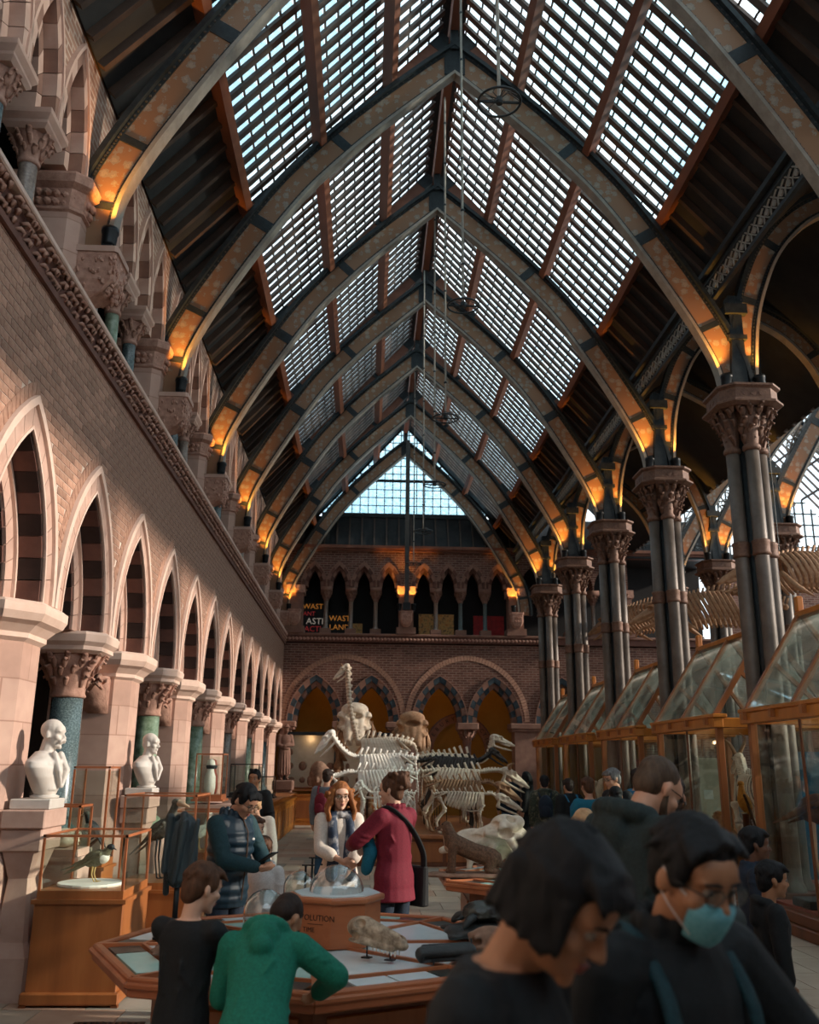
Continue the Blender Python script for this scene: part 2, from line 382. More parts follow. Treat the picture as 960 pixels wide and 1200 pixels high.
mat('cloth_scarf', '16202E', 'C8C2BC', .7, scale=7, c3='26344A')
mat('cloth_stripe', '1C1C1E', 'D8D4D0', .8, scale=14, kind='wave', stretch=(.2, 1, .2))
mat('cloth_rainbow', 'C8602A', '1E6A9A', .8, scale=5, kind='wave', stretch=(.3, .3, 1), c3='2E8A4A')
glassmat('roof_glass', (.80, .93, .97), .6, .05, dirt='B4D4DE', dirt_amt=.75, scale=9)
glassmat('clear_glass', (.94, .97, .98), .6, .05)
glassmat('case_glass', (.95, .98, .965), .55, .02)
glassmat('case_roof_glass', (.88, .93, .92), 1.1, .03, dirt='B0B0A8', dirt_amt=.25, scale=2)
glassmat('dome_glass', (.93, .97, .97), 3.5, .01)
glassmat('lens_glass', (.9, .93, .93), 1.0, .02)
# painted rib web: rust red ground with grey stencilled rosettes
def ribmat():
    m = mat('rib_paint', '6A6660', '7C756C', .55, scale=6, metal=.1); n = m.node_tree.nodes; l = m.node_tree.links; b = n['Principled BSDF']
    co = n.new('ShaderNodeTexCoord'); v = n.new('ShaderNodeTexVoronoi'); v.inputs['Scale'].default_value = 7.5; v.inputs['Randomness'].default_value = .55
    l.new(co.outputs['Object'], v.inputs['Vector'])
    w = n.new('ShaderNodeTexNoise'); w.inputs['Scale'].default_value = 30; w.inputs['Detail'].default_value = 3; l.new(co.outputs['Object'], w.inputs['Vector'])
    ad = n.new('ShaderNodeMath'); ad.operation = 'MULTIPLY_ADD'; ad.inputs[1].default_value = .55; l.new(w.outputs['Fac'], ad.inputs[0]); l.new(v.outputs['Distance'], ad.inputs[2])
    r = n.new('ShaderNodeValToRGB'); r.color_ramp.interpolation = 'CONSTANT'; e = r.color_ramp.elements
    e[0].position = 0; e[0].color = lin('B89A74'); e[1].position = .33; e[1].color = lin('80604A')
    for p, c in ((.45, '9A8C7C'), (.60, '8C8072'), (.74, '8A684E')): x = e.new(p); x.color = lin(c)
    l.new(ad.outputs[0], r.inputs['Fac']); l.new(r.outputs['Color'], b.inputs['Base Color'])
ribmat()
# ------------------------------------------------------------------ the hall: floor and walls
XC = 1.15; XW = -2.75; XCOL = 5.2; XROW2 = 8.9; BAY = 3.6; Y0 = 8.15; YEND = 29.9
RIBY = [Y0 + BAY * k for k in range(0, 7)]            # 8.15 ... 29.75
def Pleft(y0, z0): return lambda u, v, w: Vector((XW + w, y0 + u, z0 + v))
def Pend(x0, z0): return lambda u, v, w: Vector((x0 - u, YEND - w, z0 + v))

fl = MB(); fl.bb(-6.2, 19, -3, 33, -.2, -.012)
floor = struct(fl.build('floor', 'grout'))
sl = {}
for nm in ('slab_beige', 'slab_grey', 'slab_pink'):
    b = MB(); b.bb(-.296, .296, -.296, .296, -.02, 0); sl[nm] = b.mesh('slab', nm)
cnt = 0; rest = MB()
for j in range(60):
    for i in range(26):
        x = -3.2 + .6 * i + (.3 if j % 2 else 0); y = -2.5 + .6 * j
        nm = rnd.choice(('slab_beige', 'slab_beige', 'slab_grey', 'slab_pink'))
        if -2.6 < x < 2.2 and 5.2 < y < 27 and cnt < 295: put('slab', sl[nm], floor, (x, y, 0)); cnt += 1
        else: rest.bb(x - .296, x + .296, y - .296, y + .296, -.02, 0)
stuff(rest.build('paving', 'slab_beige', floor))
g = thing('floor_grate', 'black cast iron heating grate in floor beside tall bird display case', 'grate', (-1.72, 6.95, 0))
b = MB(); b.bb(-.24, .24, -.1, .1, .0, .006)
b.build('grate_frame', 'grate_black', g)
for i in range(11): bb_ = MB(); bb_.bb(-.22 + i * .042, -.205 + i * .042, -.085, .085, .006, .011); bb_.build('grate_bar', 'lamp_black', g)

# ---- left wall, lower arcade -------------------------------------------------
SPZ = 3.0; LA = Arch(.86, 1.55)
AOF = -.28
ARCHY = [RIBY[0] - BAY + AOF + .9 + 1.8 * i for i in range(14)]          # arch centres, two to a bay
bk = MB()
for y in ARCHY: LA.panel(bk, Pleft(y, SPZ), LA.r - .02, .9, 0, 2.55, .007, -.5, 8)
bk.bb(XW - .72, XW - .008, -3, ARCHY[0] - .9, 0, 5.55)
bk.bb(XW - .72, XW - .01, ARCHY[-1] + .9, YEND, 3.0, 5.55)
wall_left = struct(bk.build('wall_left', 'mortar'))
# bricks
bm = MB(); bm.bb(-.02, .012, -.110, .110, -.0325, .0325); brick_me = bm.mesh('brick', 'brick')
far = MB(); nb = 0; cand = []
for c in range(34):
    z = 3.04 + .075 * c
    k = 0; y = ARCHY[0] - .9 + (.115 if c % 2 else 0)
    while y < YEND - .1:
        d = min(ARCHY, key=lambda a: abs(a - y)); u = abs(y - d); v = z - SPZ
        inside = math.hypot(u + LA.c, v) < LA.r + .095
        if not inside: cand.append((y, z))
        y += .23
cand.sort(key=lambda q: q[0] - 0.2 * abs(q[1] - 4))
near = [q for q in cand if q[0] > 5.3][:296]; ns = set(near)
for y, z in near: put('brick', brick_me, wall_left, (XW, y, z))
for y, z in cand:
    if (y, z) not in ns: far.bb(XW - .02, XW + .012, y - .11, y + .11, z - .0325, z + .0325)
stuff(far.build('brickwork', 'brick', wall_left))
# voussoirs: outer order flush, inner order set back; hood mould
RO, RM, RI = LA.r, LA.r - .20, LA.r - .41
NB = 8
P0 = Pleft(0, SPZ); P00 = lambda u, v, w: Vector((w, u, v))
blk = []
for side in (-1, 1):
    for i in range(NB):
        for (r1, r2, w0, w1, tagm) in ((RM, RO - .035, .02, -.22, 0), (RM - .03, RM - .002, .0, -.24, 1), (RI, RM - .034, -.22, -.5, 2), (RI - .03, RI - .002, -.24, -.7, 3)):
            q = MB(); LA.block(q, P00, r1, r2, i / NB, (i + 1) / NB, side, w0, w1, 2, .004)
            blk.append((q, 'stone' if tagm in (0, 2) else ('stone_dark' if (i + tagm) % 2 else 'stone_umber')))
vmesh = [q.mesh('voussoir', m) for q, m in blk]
hood = MB(); LA.ring(hood, P00, RO - .035, RO + .03, .05, -.05, 10); LA.ring(hood, P00, RM - .06, RM - .028, -.19, -.23, 10); LA.ring(hood, P00, RM - .012, RM + .012, .018, .034, 10); hood_me = hood.mesh('arch_moulding', 'stone_pale')
allv = MB()
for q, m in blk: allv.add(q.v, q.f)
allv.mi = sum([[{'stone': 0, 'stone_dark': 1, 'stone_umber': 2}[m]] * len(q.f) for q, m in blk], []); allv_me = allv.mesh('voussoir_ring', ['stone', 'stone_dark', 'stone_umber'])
br = MB()
for side in (-1, 1):
    for i in range(22): LA.block(br, P00, RO + .032, RO + .14, i / 22, (i + 1) / 22, side, .014, -.02, 1, .006)
br_me = br.mesh('brick_arch_ring', 'brick')
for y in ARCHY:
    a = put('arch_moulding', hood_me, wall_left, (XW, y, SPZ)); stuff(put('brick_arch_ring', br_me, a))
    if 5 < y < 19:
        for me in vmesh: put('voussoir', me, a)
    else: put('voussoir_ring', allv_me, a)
# piers, columns, capitals
def pier_mesh():
    b = MB(); f = [(-.10, -.20), (-.10, .20), (-.26, .38), (-1.0, .38), (-1.0, -.38), (-.26, -.38)]
    b.prism(f, .0, 2.74); return b
pm = pier_mesh().mesh('pier', 'pier_stone')
pb = MB(); f = lambda e: [(-.10 + e, -.20 - e * .5), (-.10 + e, .20 + e * .5), (-.26 + e * .6, .38 + e), (-1.0, .38 + e), (-1.0, -.38 - e), (-.26 + e * .6, -.38 - e)]
pb.prism(f(.10), 0, .5); pb.loft([[(x, y, .5) for x, y in f(.10)], [(x, y, .62) for x, y in f(.06)], [(x, y, .95) for x, y in f(.055)], [(x, y, 1.12) for x, y in f(0)]])
pbm = pb.mesh('pier_base', 'stone')
ab = MB(); ab.loft([[(x, y, z) for x, y in f(e)] for e, z in ((.0, 2.68), (.04, 2.71), (.04, 2.75), (.10, 2.81), (.15, 2.84), (.18, 2.90), (.18, 2.97), (.14, 3.0))])
abm = ab.mesh('abacus', 'stone_pale')
cb = MB(); cb.loft([[(-.30 + x * k, -.37 + y, z) for x, y in ((-.45, .02), (-.45, -.02 - d), (.0, -.02 - d), (.0, .02))] for z, d, k in ((2.28, .0, .5), (2.4, .08, .8), (2.55, .16, 1), (2.70, .2, 1))])
g_ = random.Random(4)
for i in range(26): c_ = Vector((g_.uniform(-.72, -.30), -.37 - g_.uniform(.05, .2), g_.uniform(2.46, 2.64))); cb.tube([c_, c_ + Vector((g_.uniform(-.05, .05), -.05, .06)), c_ + Vector((g_.uniform(-.09, .09), -.10, .07)), c_ + Vector((0, -.11, .02))], [.03, .04, .03, .008], 6, .5)
cbm = cb.mesh('leaf_bracket', 'stone_carved', True)
PIERY = [Y0 + AOF + BAY * k for k in range(-1, 7)]
for y in PIERY:
    p = put('pier', pm, wall_left, (XW, y - .0, 0)); put('pier_base', pbm, p); put('abacus', abm, p); put('leaf_bracket', cbm, p)
sh = MB(); sh.lathe([(.27, .9), (.27, 1.0), (.22, 1.04), (.23, 1.08), (.165, 1.14), (.16, 1.2), (.155, 2.40)], 20)
cp = MB(); cp.lathe([(.165, 2.36), (.18, 2.38), (.165, 2.41), (.17, 2.46), (.21, 2.6), (.30, 2.78), (.28, 2.8)], 16)
foliage(cp, [(0, 0, 2.52, .19, 8), (0, 0, 2.62, .235, 10), (0, 0, 2.70, .28, 12), (0, 0, 2.76, .31, 12)], 3, .06)
cpm = cp.mesh('capital', 'stone_carved', True)
ca = MB(); ca.loft([[(x, y, z) for x, y in octo(0, 0, e, e, .2)] for e, z in ((.31, 2.79), (.36, 2.82), (.36, 2.86), (.40, 2.90), (.41, 2.97), (.39, 3.0))]); cam_ = ca.mesh('abacus', 'stone_pale')
cbse = MB(); cbse.prism(octo(0, 0, .38, .38, .2), 0, .82); cbse.prism(octo(0, 0, .34, .34, .2), .82, .9); cbm2 = cbse.mesh('column_base', 'stone')
for i, k in enumerate(range(-1, 6)):
    y = Y0 + AOF + BAY * k + 1.8
    s = put('column_shaft', sh.mesh('column_shaft', ('granite_grey', 'granite_grey', 'granite_green', 'granite_green', 'granite_brown', 'granite_green', 'granite_grey')[i], True), wall_left, (XW - .33, y, 0))
    put('capital', cpm, s); put('abacus', cam_, s); put('column_base', cbm2, s)
# passage behind the arcade
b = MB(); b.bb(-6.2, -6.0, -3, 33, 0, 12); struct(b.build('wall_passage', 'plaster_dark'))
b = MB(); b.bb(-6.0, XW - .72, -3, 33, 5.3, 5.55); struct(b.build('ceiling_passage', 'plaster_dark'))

# ---- cornice and upper gallery on the left -----------------------------------
b = MB(); b.bb(XW - .02, XW + .05, -3, YEND, 5.50, 5.56); b.bb(XW - .9, XW + .02, -3, YEND, 5.55, 5.80); corn = struct(b.build('trim_1', 'stone_dark'))
b = MB(); b.bb(XW - .9, XW + .11, -3, YEND, 5.80, 5.86); b.build('coping', 'stone_pale', corn, bevel=.012)
b = MB(); g_ = random.Random(5)
y = 2.5
while y < YEND:
    for zz in (5.60, 5.68, 5.755):
        c_ = Vector((XW + .02 + .035 * (zz - 5.6) / .15, y + g_.uniform(-.03, .03), zz)); q_ = g_.choice((-1, 1)); b.tube([c_, c_ + Vector((.025, q_ * .03, .02)), c_ + Vector((.045, q_ * .065, .005)), c_ + Vector((.03, q_ * .06, -.03))], [.02, .028, .02, .006], 5, .7)
    y += .1
stuff(b.build('carved_leaves', 'stone_carved', corn, smooth=True))
UA = Arch(.41, 1.22); USP = 7.3; UX = -2.95
UARY = []
for k in range(-1, 6):
    for i in range(4): UARY.append(Y0 + BAY * k + .6 + .8 * i)
b = MB()
PU = lambda y: (lambda u, v, w: Vector((UX + w, y + u, USP + v)))
for y in UARY: UA.panel(b, PU(y), UA.r - .01, .4, 0, 1.75, 0, -.5, 7)
for k in range(-1, 7): yy = Y0 + BAY * k; b.bb(UX - .5, UX, yy - .2, yy + .2, USP, 9.05)
b.bb(UX - .5, UX, -3, UARY[0] - .4, 5.8, 9.05)
wup = struct(b.build('wall_gallery_left', 'brick_side'))
U00 = lambda u, v, w: Vector((w, u, v))
ub = []
for side in (-1, 1):
    for i in range(5):
        for (r1, r2, w0, w1, t) in ((UA.r - .11, UA.r, .03, -.2, 0), (UA.r - .23, UA.r - .114, -.10, -.42, 1)):
            q = MB(); UA.block(q, U00, r1, r2, i / 5, (i + 1) / 5, side, w0, w1, 2, .004); ub.append((q, 'stone' if (i + t) % 2 else 'stone_end'))
ume = [q.mesh('voussoir', m) for q, m in ub]
au = MB()
for q, m in ub: au.add(q.v, q.f)
aum = au.mesh('voussoir_ring', 'stone')
hm = MB(); UA.ring(hm, U00, UA.r - .005, UA.r + .03, .05, 0, 8); hmm = hm.mesh('arch_moulding', 'stone')
for y in UARY:
    a = put('arch_moulding', hmm, wup, (UX, y, USP))
    if 6.5 < y < 15.5:
        for me in ume: put('voussoir', me, a)
    elif y > 4: put('voussoir_ring', aum, a)
us = MB(); us.lathe([(.17, 5.86), (.17, 5.98), (.12, 6.02), (.125, 6.06), (.085, 6.10), (.08, 6.85), (.095, 6.87)], 14)
uc = MB(); uc.lathe([(.095, 6.85), (.10, 6.89), (.085, 6.91), (.11, 7.0), (.17, 7.14)], 12); foliage(uc, [(0, 0, 6.97, .11, 7), (0, 0, 7.04, .14, 9), (0, 0, 7.10, .165, 9)], 8, .045)
ucm = uc.mesh('capital', 'stone_carved', True)
ua_ = MB(); ua_.loft([[(x, y, z) for x, y in octo(0, 0, e, e, .01)] for e, z in ((.17, 7.13), (.20, 7.17), (.20, 7.20), (.235, 7.25), (.235, 7.30))]); uam = ua_.mesh('abacus', 'stone')
cols3 = ('granite_grey', 'granite_grey', 'granite_brown', 'granite_green')
usm = [us.mesh('column_shaft', c, True) for c in cols3]
n = 0
for k in range(-1, 6):
    for i in range(3):
        s = put('column_shaft', usm[(n * 2 + i) % 4], wup, (UX - .18, Y0 + BAY * k + 1.0 + .8 * i, 0)); put('capital', ucm, s); put('abacus', uam, s)
    n += 1
up = MB(); up.prism(octo(0, 0, .34, .30, .15), 5.86, 6.9); upm = up.mesh('gallery_pier', 'pier_stone')
upb = MB(); upb.prism(octo(0, 0, .38, .34, .15), 5.86, 6.05); upbm = upb.mesh('pier_base', 'stone')
upc = MB(); upc.loft([[(x, y, z) for x, y in octo(0, 0, e, e - .04, .15)] for e, z in ((.33, 6.86), (.37, 6.88), (.37, 6.9), (.35, 6.92), (.38, 7.1), (.44, 7.14), (.45, 7.22), (.43, 7.26))])
for i in range(60):
    a = 2 * PI * i / 30; upc.ell((.37 * math.cos(a) * (1.08 if i > 29 else 1), .33 * math.sin(a) * (1.08 if i > 29 else 1), 6.96 + (.08 if i > 29 else 0)), (.04, .045, .05), (a, a, 0), 6, 4)
upcm = upc.mesh('pier_capital', 'stone_carved')
for k in range(-1, 7):
    p = put('gallery_pier', upm, wup, (UX - .29, Y0 + BAY * k, 0)); put('pier_base', upbm, p); put('pier_capital', upcm, p)
b = MB(); b.bb(UX - .5, UX + .10, -3, YEND, 8.80, 8.98); b.bb(UX - .5, UX + .16, -3, YEND, 8.98, 9.06); tr = struct(b.build('trim_2', 'timber'))
b = MB(); y = 3.0
while y < YEND: b.ell((UX + .17, y, 9.09), (.035, .045, .035), (.6, 0, 0), 6, 4); y += .07
stuff(b.build('rope_moulding', 'stone_carved', tr))
# corbels carrying the ribs
co = MB(); co.loft([[(x, y, z) for x, y in octo(cx, 0, rx, ry, .06)] for cx, rx, ry, z in ((-.12, .06, .08, 6.02), (-.05, .16, .15, 6.10), (0, .22, .19, 6.22), (0, .23, .2, 6.5))])
g_ = random.Random(9)
for i in range(110):
    face = g_.choice((0, 0, 1, 2)); z = g_.uniform(6.08, 6.46); k = 1 if z > 6.2 else .6 + (z - 6.02) * 2
    y = g_.uniform(-.19, .19) * k; x = g_.uniform(-.2, .22)
    if face == 0: p = (.22 * k, y, z)
    else: p = (x * k, (.2 if face == 1 else -.2) * k, z)
    co.ell(p, (.016, .026, .03), (g_.uniform(-1, 1), g_.uniform(-.4, .4), g_.uniform(-1, 1)), 5, 4)
com = co.mesh('corbel', 'stone_carved')
cs = MB(); cs.prism(octo(0, 0, .25, .22, .06), 6.5, 6.56); csm = cs.mesh('corbel_top', 'stone')
for y in RIBY:
    c = put('corbel', com, wup, (-2.76, y, 0)); put('corbel_top', csm, c)
# ------------------------------------------------------------------ glazed timber roof
SL = 1.13; ZR = 13.1
def roofpt(d, side, y, up=0.0, xc=XC):
    nx, nz = SL / math.hypot(1, SL), 1 / math.hypot(1, SL)
    return Vector((xc + side * d + side * nx * up, y, ZR - SL * d + nz * up))
DG = 3.1; DE = 3.98
b = MB()
for side in (-1, 1):
    q = [roofpt(DG, side, -3, .12), roofpt(DE, side, -3, .12), roofpt(DE, side, YEND + .5, .12), roofpt(DG, side, YEND + .5, .12)]
    q2 = [roofpt(DG, side, -3, .16), roofpt(DE, side, -3, .16), roofpt(DE, side, YEND + .5, .16), roofpt(DG, side, YEND + .5, .16)]
    b.loft([q, q2])
ceiling = struct(b.build('ceiling', 'board_dark'))
for side in (-1, 1):
    for d, w in ((DG, .15), (2.06, .15), (1.02, .15)):
        m = MB(); m.beam(roofpt(d, side, -3, -.02), roofpt(d, side, YEND + .5, -.02), .12, .20, (side * SL, 0, 1)); m.build('purlin', 'timber', ceiling)
m = MB(); m.bb(XC - .07, XC + .07, -3, YEND + .5, ZR - .25, ZR + .1); m.build('ridge_beam', 'timber', ceiling)
m = MB(); m.bb(XC - .2, XC + .2, -3, YEND + .5, ZR + .1, ZR + .14); m.build('ridge_board', 'board_dark', ceiling)
for side in (-1, 1):
    m = MB(); m.loft([[roofpt(.0, side, 29.75, u_), roofpt(DE, side, 29.75, u_), roofpt(DE, side, YEND + .55, u_), roofpt(.0, side, YEND + .55, u_)] for u_ in (.2, .23)]); m.build('verge_board', 'board_dark', ceiling)
# battens on the boarded strip, glazing bars, panes
NS = 14
for side in (-1, 1):
    m = MB(); m.beam(roofpt(DG + .02, side, 0, .07), roofpt(DE, side, 0, .07), .07, .10, (side * SL, 0, 1)); bat = m.mesh('batten', 'board_edge')
    m = MB(); m.beam(roofpt(.05, side, 0, .165), roofpt(DG + .05, side, 0, .165), .105, .045, (side * SL, 0, 1)); slat = m.mesh('glazing_bar', 'timber_slat')
    m = MB(); m.beam(roofpt(.1, side, 0, .0), roofpt(DG, side, 0, .0), .17, .2, (side * SL, 0, 1)); raf = m.mesh('rafter', 'timber')
    m = MB(); m.beam(roofpt(.1, side, 0, -.0), roofpt(.3, side, 0, -.0), .19, .22, (side * SL, 0, 1)); m.beam(roofpt(2.75, side, 0, -.0), roofpt(2.95, side, 0, -.0), .19, .22, (side * SL, 0, 1)); m.beam(roofpt(1.9, side, 0, -.0), roofpt(2.2, side, 0, -.05), .21, .26, (side * SL, 0, 1)); m.beam(roofpt(.95, side, 0, -.0), roofpt(1.12, side, 0, -.05), .21, .26, (side * SL, 0, 1)); strap = m.mesh('iron_strap', 'iron_dark')
    ds = .168; pl = MB(); e = .003
    pl.loft([[roofpt(e, side, -.125, .215), roofpt(ds - e, side, -.125, .215), roofpt(ds - e, side, .125, .215), roofpt(e, side, .125, .215)], [roofpt(e, side, -.125, .219), roofpt(ds - e, side, -.125, .219), roofpt(ds - e, side, .125, .219), roofpt(e, side, .125, .219)]])
    pane = pl.mesh('pane', 'roof_glass')
    cross = MB(); gl = MB(); lowbars = MB(); npane = 0
    for k in range(-3, 6):
        ya = Y0 + BAY * k
        if k >= -1:
            r = put('rafter', raf, ceiling, (0, ya + .28, 0)); put('iron_strap', strap, r)
        for i in range(NS):
            y = ya + BAY * (i + .5) / NS
            if k >= -1: put('glazing_bar', slat, ceiling, (0, y, 0))
            else: lowbars.beam(roofpt(.05, side, y, .15), roofpt(DG, side, y, .15), .062, .1, (side * SL, 0, 1))
        for i in range(9):
            if k >= -1: put('batten', bat, ceiling, (0, ya + BAY * (i + .5) / 9, 0))
        dd = .08
        while dd < DG:
            cross.beam(roofpt(dd, side, ya, .18), roofpt(dd, side, ya + BAY, .195), .024, .02, (side * SL, 0, 1)); dd += ds
        for i in range(NS):
            for j in range(18):
                y = ya + BAY * (i + 1) / NS; d0 = .08 + ds * j
                if k == 0 and npane < 150 and j >= 6: put('pane', pane, ceiling, (side * d0, y, -SL * d0)); npane += 1
                elif k >= 0:
                    gl.loft([[roofpt(d0 + e, side, y - .125, .215), roofpt(d0 + ds - e, side, y - .125, .215), roofpt(d0 + ds - e, side, y + .125, .215), roofpt(d0 + e, side, y + .125, .215)]], False)
                    gl.f.append(tuple(range(len(gl.v) - 4, len(gl.v)))); gl.mi.append(0)
        if k < 0:
            gl.loft([[roofpt(.05, side, ya, .215), roofpt(DG, side, ya, .215), roofpt(DG, side, ya + BAY, .215), roofpt(.05, side, ya + BAY, .215)]], False); gl.f.append(tuple(range(len(gl.v) - 4, len(gl.v)))); gl.mi.append(0)
    stuff(cross.build('cross_bars', 'timber_slat', ceiling)); stuff(gl.build('glazing', 'roof_glass', ceiling)); stuff(lowbars.build('glazing_bars', 'timber_slat', ceiling))
# ------------------------------------------------------------------ iron ribs
def rib_meshes(prof, depth, plates, rivets=True):
    """prof: soffit points (offset from centre, z) from foot to apex"""
    pts = spline([(o, 0, z) for o, z in prof], 6)
    L = []
    for i, p in enumerate(pts):
        t = (pts[min(i + 1, len(pts) - 1)] - pts[max(i - 1, 0)]).normalized(); nrm = Vector((t.z, 0, -t.x))
        if nrm.x < 0: nrm = -nrm
        L.append((p, nrm))
    L[-1] = (L[-1][0], Vector((0, 0, 1.25)))
    def band(mb, a, b_, w, lo=0, hi=None, sides=None):
        seg = L[lo:hi]
        def ring(p, nn, side):
            q1 = p + nn * a; q2 = p + nn * b_
            return [Vector((side * q1.x, -w, q1.z)), Vector((side * q2.x, -w, q2.z)), Vector((side * q2.x, w, q2.z)), Vector((side * q1.x, w, q1.z))]
        if sides is None: rings = [ring(p, nn, -1) for p, nn in seg] + [ring(p, nn, 1) for p, nn in seg[-2::-1]]; mb.loft([r[::-1] for r in rings])
        else: mb.loft([ring(p, nn, sides) if sides > 0 else ring(p, nn, sides)[::-1] for p, nn in seg])
    web = MB(); band(web, .02, depth - .02, .03)
    lo = MB(); band(lo, -.025, .02, .085)
    hi = MB(); band(hi, depth - .03, depth + .03, .10); e1 = MB(); band(e1, depth - .075, depth - .03, .045); e2 = MB(); band(e2, .02, .06, .045)
    rv = MB()
    for side in (-1, 1):
        for i in range(len(L) - 1):
            for s in (.25, .75):
                p = L[i][0].lerp(L[i + 1][0], s); nn = L[i][1]
                for o in (.045, depth - .052):
                    q = p + nn * o; rv.box((side * q.x, -.05, q.z), (.022, .012, .022))
    pls = []
    for i0 in plates:
        for side in (-1, 1):
            m = MB(); band(m, .02, depth - .02, .042, i0, i0 + 2, side); pls.append(m.mesh('splice_plate', 'iron_dark'))
    return web.mesh('web', 'rib_paint'), lo.mesh('lower_flange', 'iron_flange'), hi.mesh('upper_flange', 'iron_dark'), e1.mesh('edge_angle', 'iron_dark'), e2.mesh('edge_angle', 'iron_dark'), rv.mesh('rivets', 'iron'), pls
PROF = [(3.80, 6.56), (3.80, 6.8), (3.74, 7.2), (3.58, 7.6), (3.32, 8.1), (2.80, 8.98), (2.22, 9.85), (1.62, 10.55), (.97, 11.2), (0, 12.08)]
RM = rib_meshes(PROF, .42, (10, 20, 31, 42))
ap = MB(); ap.bb(-.16, .16, -.05, .05, 12.05, 12.52); ap.bb(-.06, .06, -.09, .09, 12.5, 12.95); apm = ap.mesh('apex_plate', 'iron_dark')
def rib(x, y, label, M_=RM, apex=True, group=None, cat='rib'):
    t = thing('roof_rib', label, cat, (x, y, 0), 0, group)
    for nm, me in zip(('web', 'lower_flange', 'upper_flange', 'edge_angle', 'edge_angle'), M_[:5]): put(nm, me, t)
    stuff(put('rivets', M_[5], t))
    for me in M_[6]: put('splice_plate', me, t)
    if apex: put('apex_plate', apm, t)
    return t
ordn = ('nearest', 'second', 'third', 'fourth', 'fifth', 'sixth', 'last')
for i, y in enumerate(RIBY):
    rib(XC, y, ('painted iron roof rib of the glazed hall, %s one from the camera' % ordn[i]) if i < 6 else 'dark iron roof rib standing against the glazed end gable', group='main hall ribs')
# ------------------------------------------------------------------ amber uplights
um = MB(); um.lathe([(.055, 0), (.07, .02), (.075, .15), (.085, .16), (.085, .20), (.07, .20), (.065, .17)], 14); uhm = um.mesh('housing', 'lamp_black', True)
ub_ = MB(); ub_.bb(-.05, .05, -.05, .05, -.02, .01); ubm = ub_.mesh('mount', 'lamp_black')
mat('lamp_amber', 'FFB040', None, .3, emit=1.5)
ul = MB(); ul.lathe([(.064, .165), (.064, .175)], 12); ulm = ul.mesh('lens', 'lamp_amber')
spot_d = bpy.data.lights.new('amber_spot', 'SPOT'); spot_d.energy = 210; spot_d.color = (1.0, .42, .06); spot_d.spot_size = R(60); spot_d.spot_blend = .8; spot_d.shadow_soft_size = .06
def uplight(x, y, z, label, lean=0, group='amber uplights'):
    t = thing('uplight', label, 'lamp', (x, y, z), 0, group)
    put('housing', uhm, t, (0, 0, .01), (-.12, lean, 0)); put('mount', ubm, t); put('lens', ulm, t, (0, 0, .01), (-.12, lean, 0))
    o = bpy.data.objects.new('light', spot_d); COL.objects.link(o); o.parent = t; o.location = (0, -.06, .2); o.rotation_euler = (PI - .26, -lean, 0)
    return t
for i, y in enumerate(RIBY):
    uplight(-2.63, y - .15, 6.58, 'black uplight at the foot of the %s roof rib on the left wall' % ordn[i])
# ------------------------------------------------------------------ iron column clusters
cs_ = MB(); cs_.lathe([(.14, 0), (.14, .35), (.11, .4), (.10, .5), (.095, 4.4), (.092, 5.95)], 14); shaft_me = cs_.mesh('shaft', 'iron_column', True)
core = MB(); core.lathe([(.11, 0), (.11, 6.3)], 10); core_me = core.mesh('core', 'iron_dark', True)
ring_ = MB(); z0 = 4.45; ring_.lathe([(.10, z0), (.125, z0 + .02), (.115, z0 + .05), (.115, z0 + .17), (.125, z0 + .2), (.10, z0 + .22)], 12); ring_me = ring_.mesh('ring_band', 'iron_ornament', True)
cap_ = MB()
for a in range(4):
    x, y = .19 * math.cos(PI / 2 * a), .19 * math.sin(PI / 2 * a)
    cap_.lathe([(.10, 5.92), (.125, 5.95), (.12, 5.99), (.095, 6.02), (.14, 6.3), (.19, 6.5)], 12, (x, y, 0))
foliage(cap_, [(0, 0, 6.08, .25, 12), (0, 0, 6.2, .29, 14), (0, 0, 6.32, .335, 16), (0, 0, 6.44, .38, 18), (0, 0, 6.52, .40, 18)], 21, .065, .5)
cap_me = cap_.mesh('capital', 'iron_ornament', True)
aba = MB(); aba.loft([[(x, y, z) for x, y in octo(0, 0, e, e, .2)] for e, z in ((.40, 6.52), (.47, 6.56), (.47, 6.59), (.41, 6.62), (.41, 6.77), (.45, 6.8), (.45, 6.83))])
for a in range(8):
    for t in (-.12, 0, .12):
        d = Vector((math.cos(a * PI / 4), math.sin(a * PI / 4), 0)); tt = Vector((-d.y, d.x, 0)); p = d * .405 + tt * t
        aba.lathe([(.04, -.012), (.04, .012)], 6, (p.x, p.y, 6.695), Matrix.Rotation(a * PI / 4, 3, 'Z') @ Matrix.Rotation(PI / 2, 3, 'Y'))
aba_me = aba.mesh('abacus', 'iron_ornament')
post = MB(); post.bb(-.09, .09, -.09, .09, 6.83, 8.35); post.bb(-.16, .16, -.14, .14, 8.05, 8.2); post.bb(-.13, .13, -.12, .12, 7.65, 7.72); post_me = post.mesh('upper_post', 'iron_dark')
basem = MB(); basem.prism(octo(0, 0, .38, .38, .25), 0, .3); base_me = basem.mesh('plinth', 'stone_dark')
def column(x, y, label, group):
    t = thing('iron_column', label, 'column', (x, y, 0), 0, group)
    for nm, me in (('core', core_me), ('capital', cap_me), ('abacus', aba_me), ('upper_post', post_me), ('plinth', base_me)): put(nm, me, t)
    for a in range(4):
        s = put('shaft', shaft_me, t, (.19 * math.cos(PI / 2 * a), .19 * math.sin(PI / 2 * a), 0)); put('ring_band', ring_me, s)
    return t
SIDEP = [(1.62, 6.83), (1.61, 7.2), (1.53, 7.9), (1.36, 8.5), (1.08, 9.1), (.62, 9.62), (0, 9.98)]
RM2 = rib_meshes(SIDEP, .34, (7, 15, 24))
XA = (XCOL + XROW2) / 2
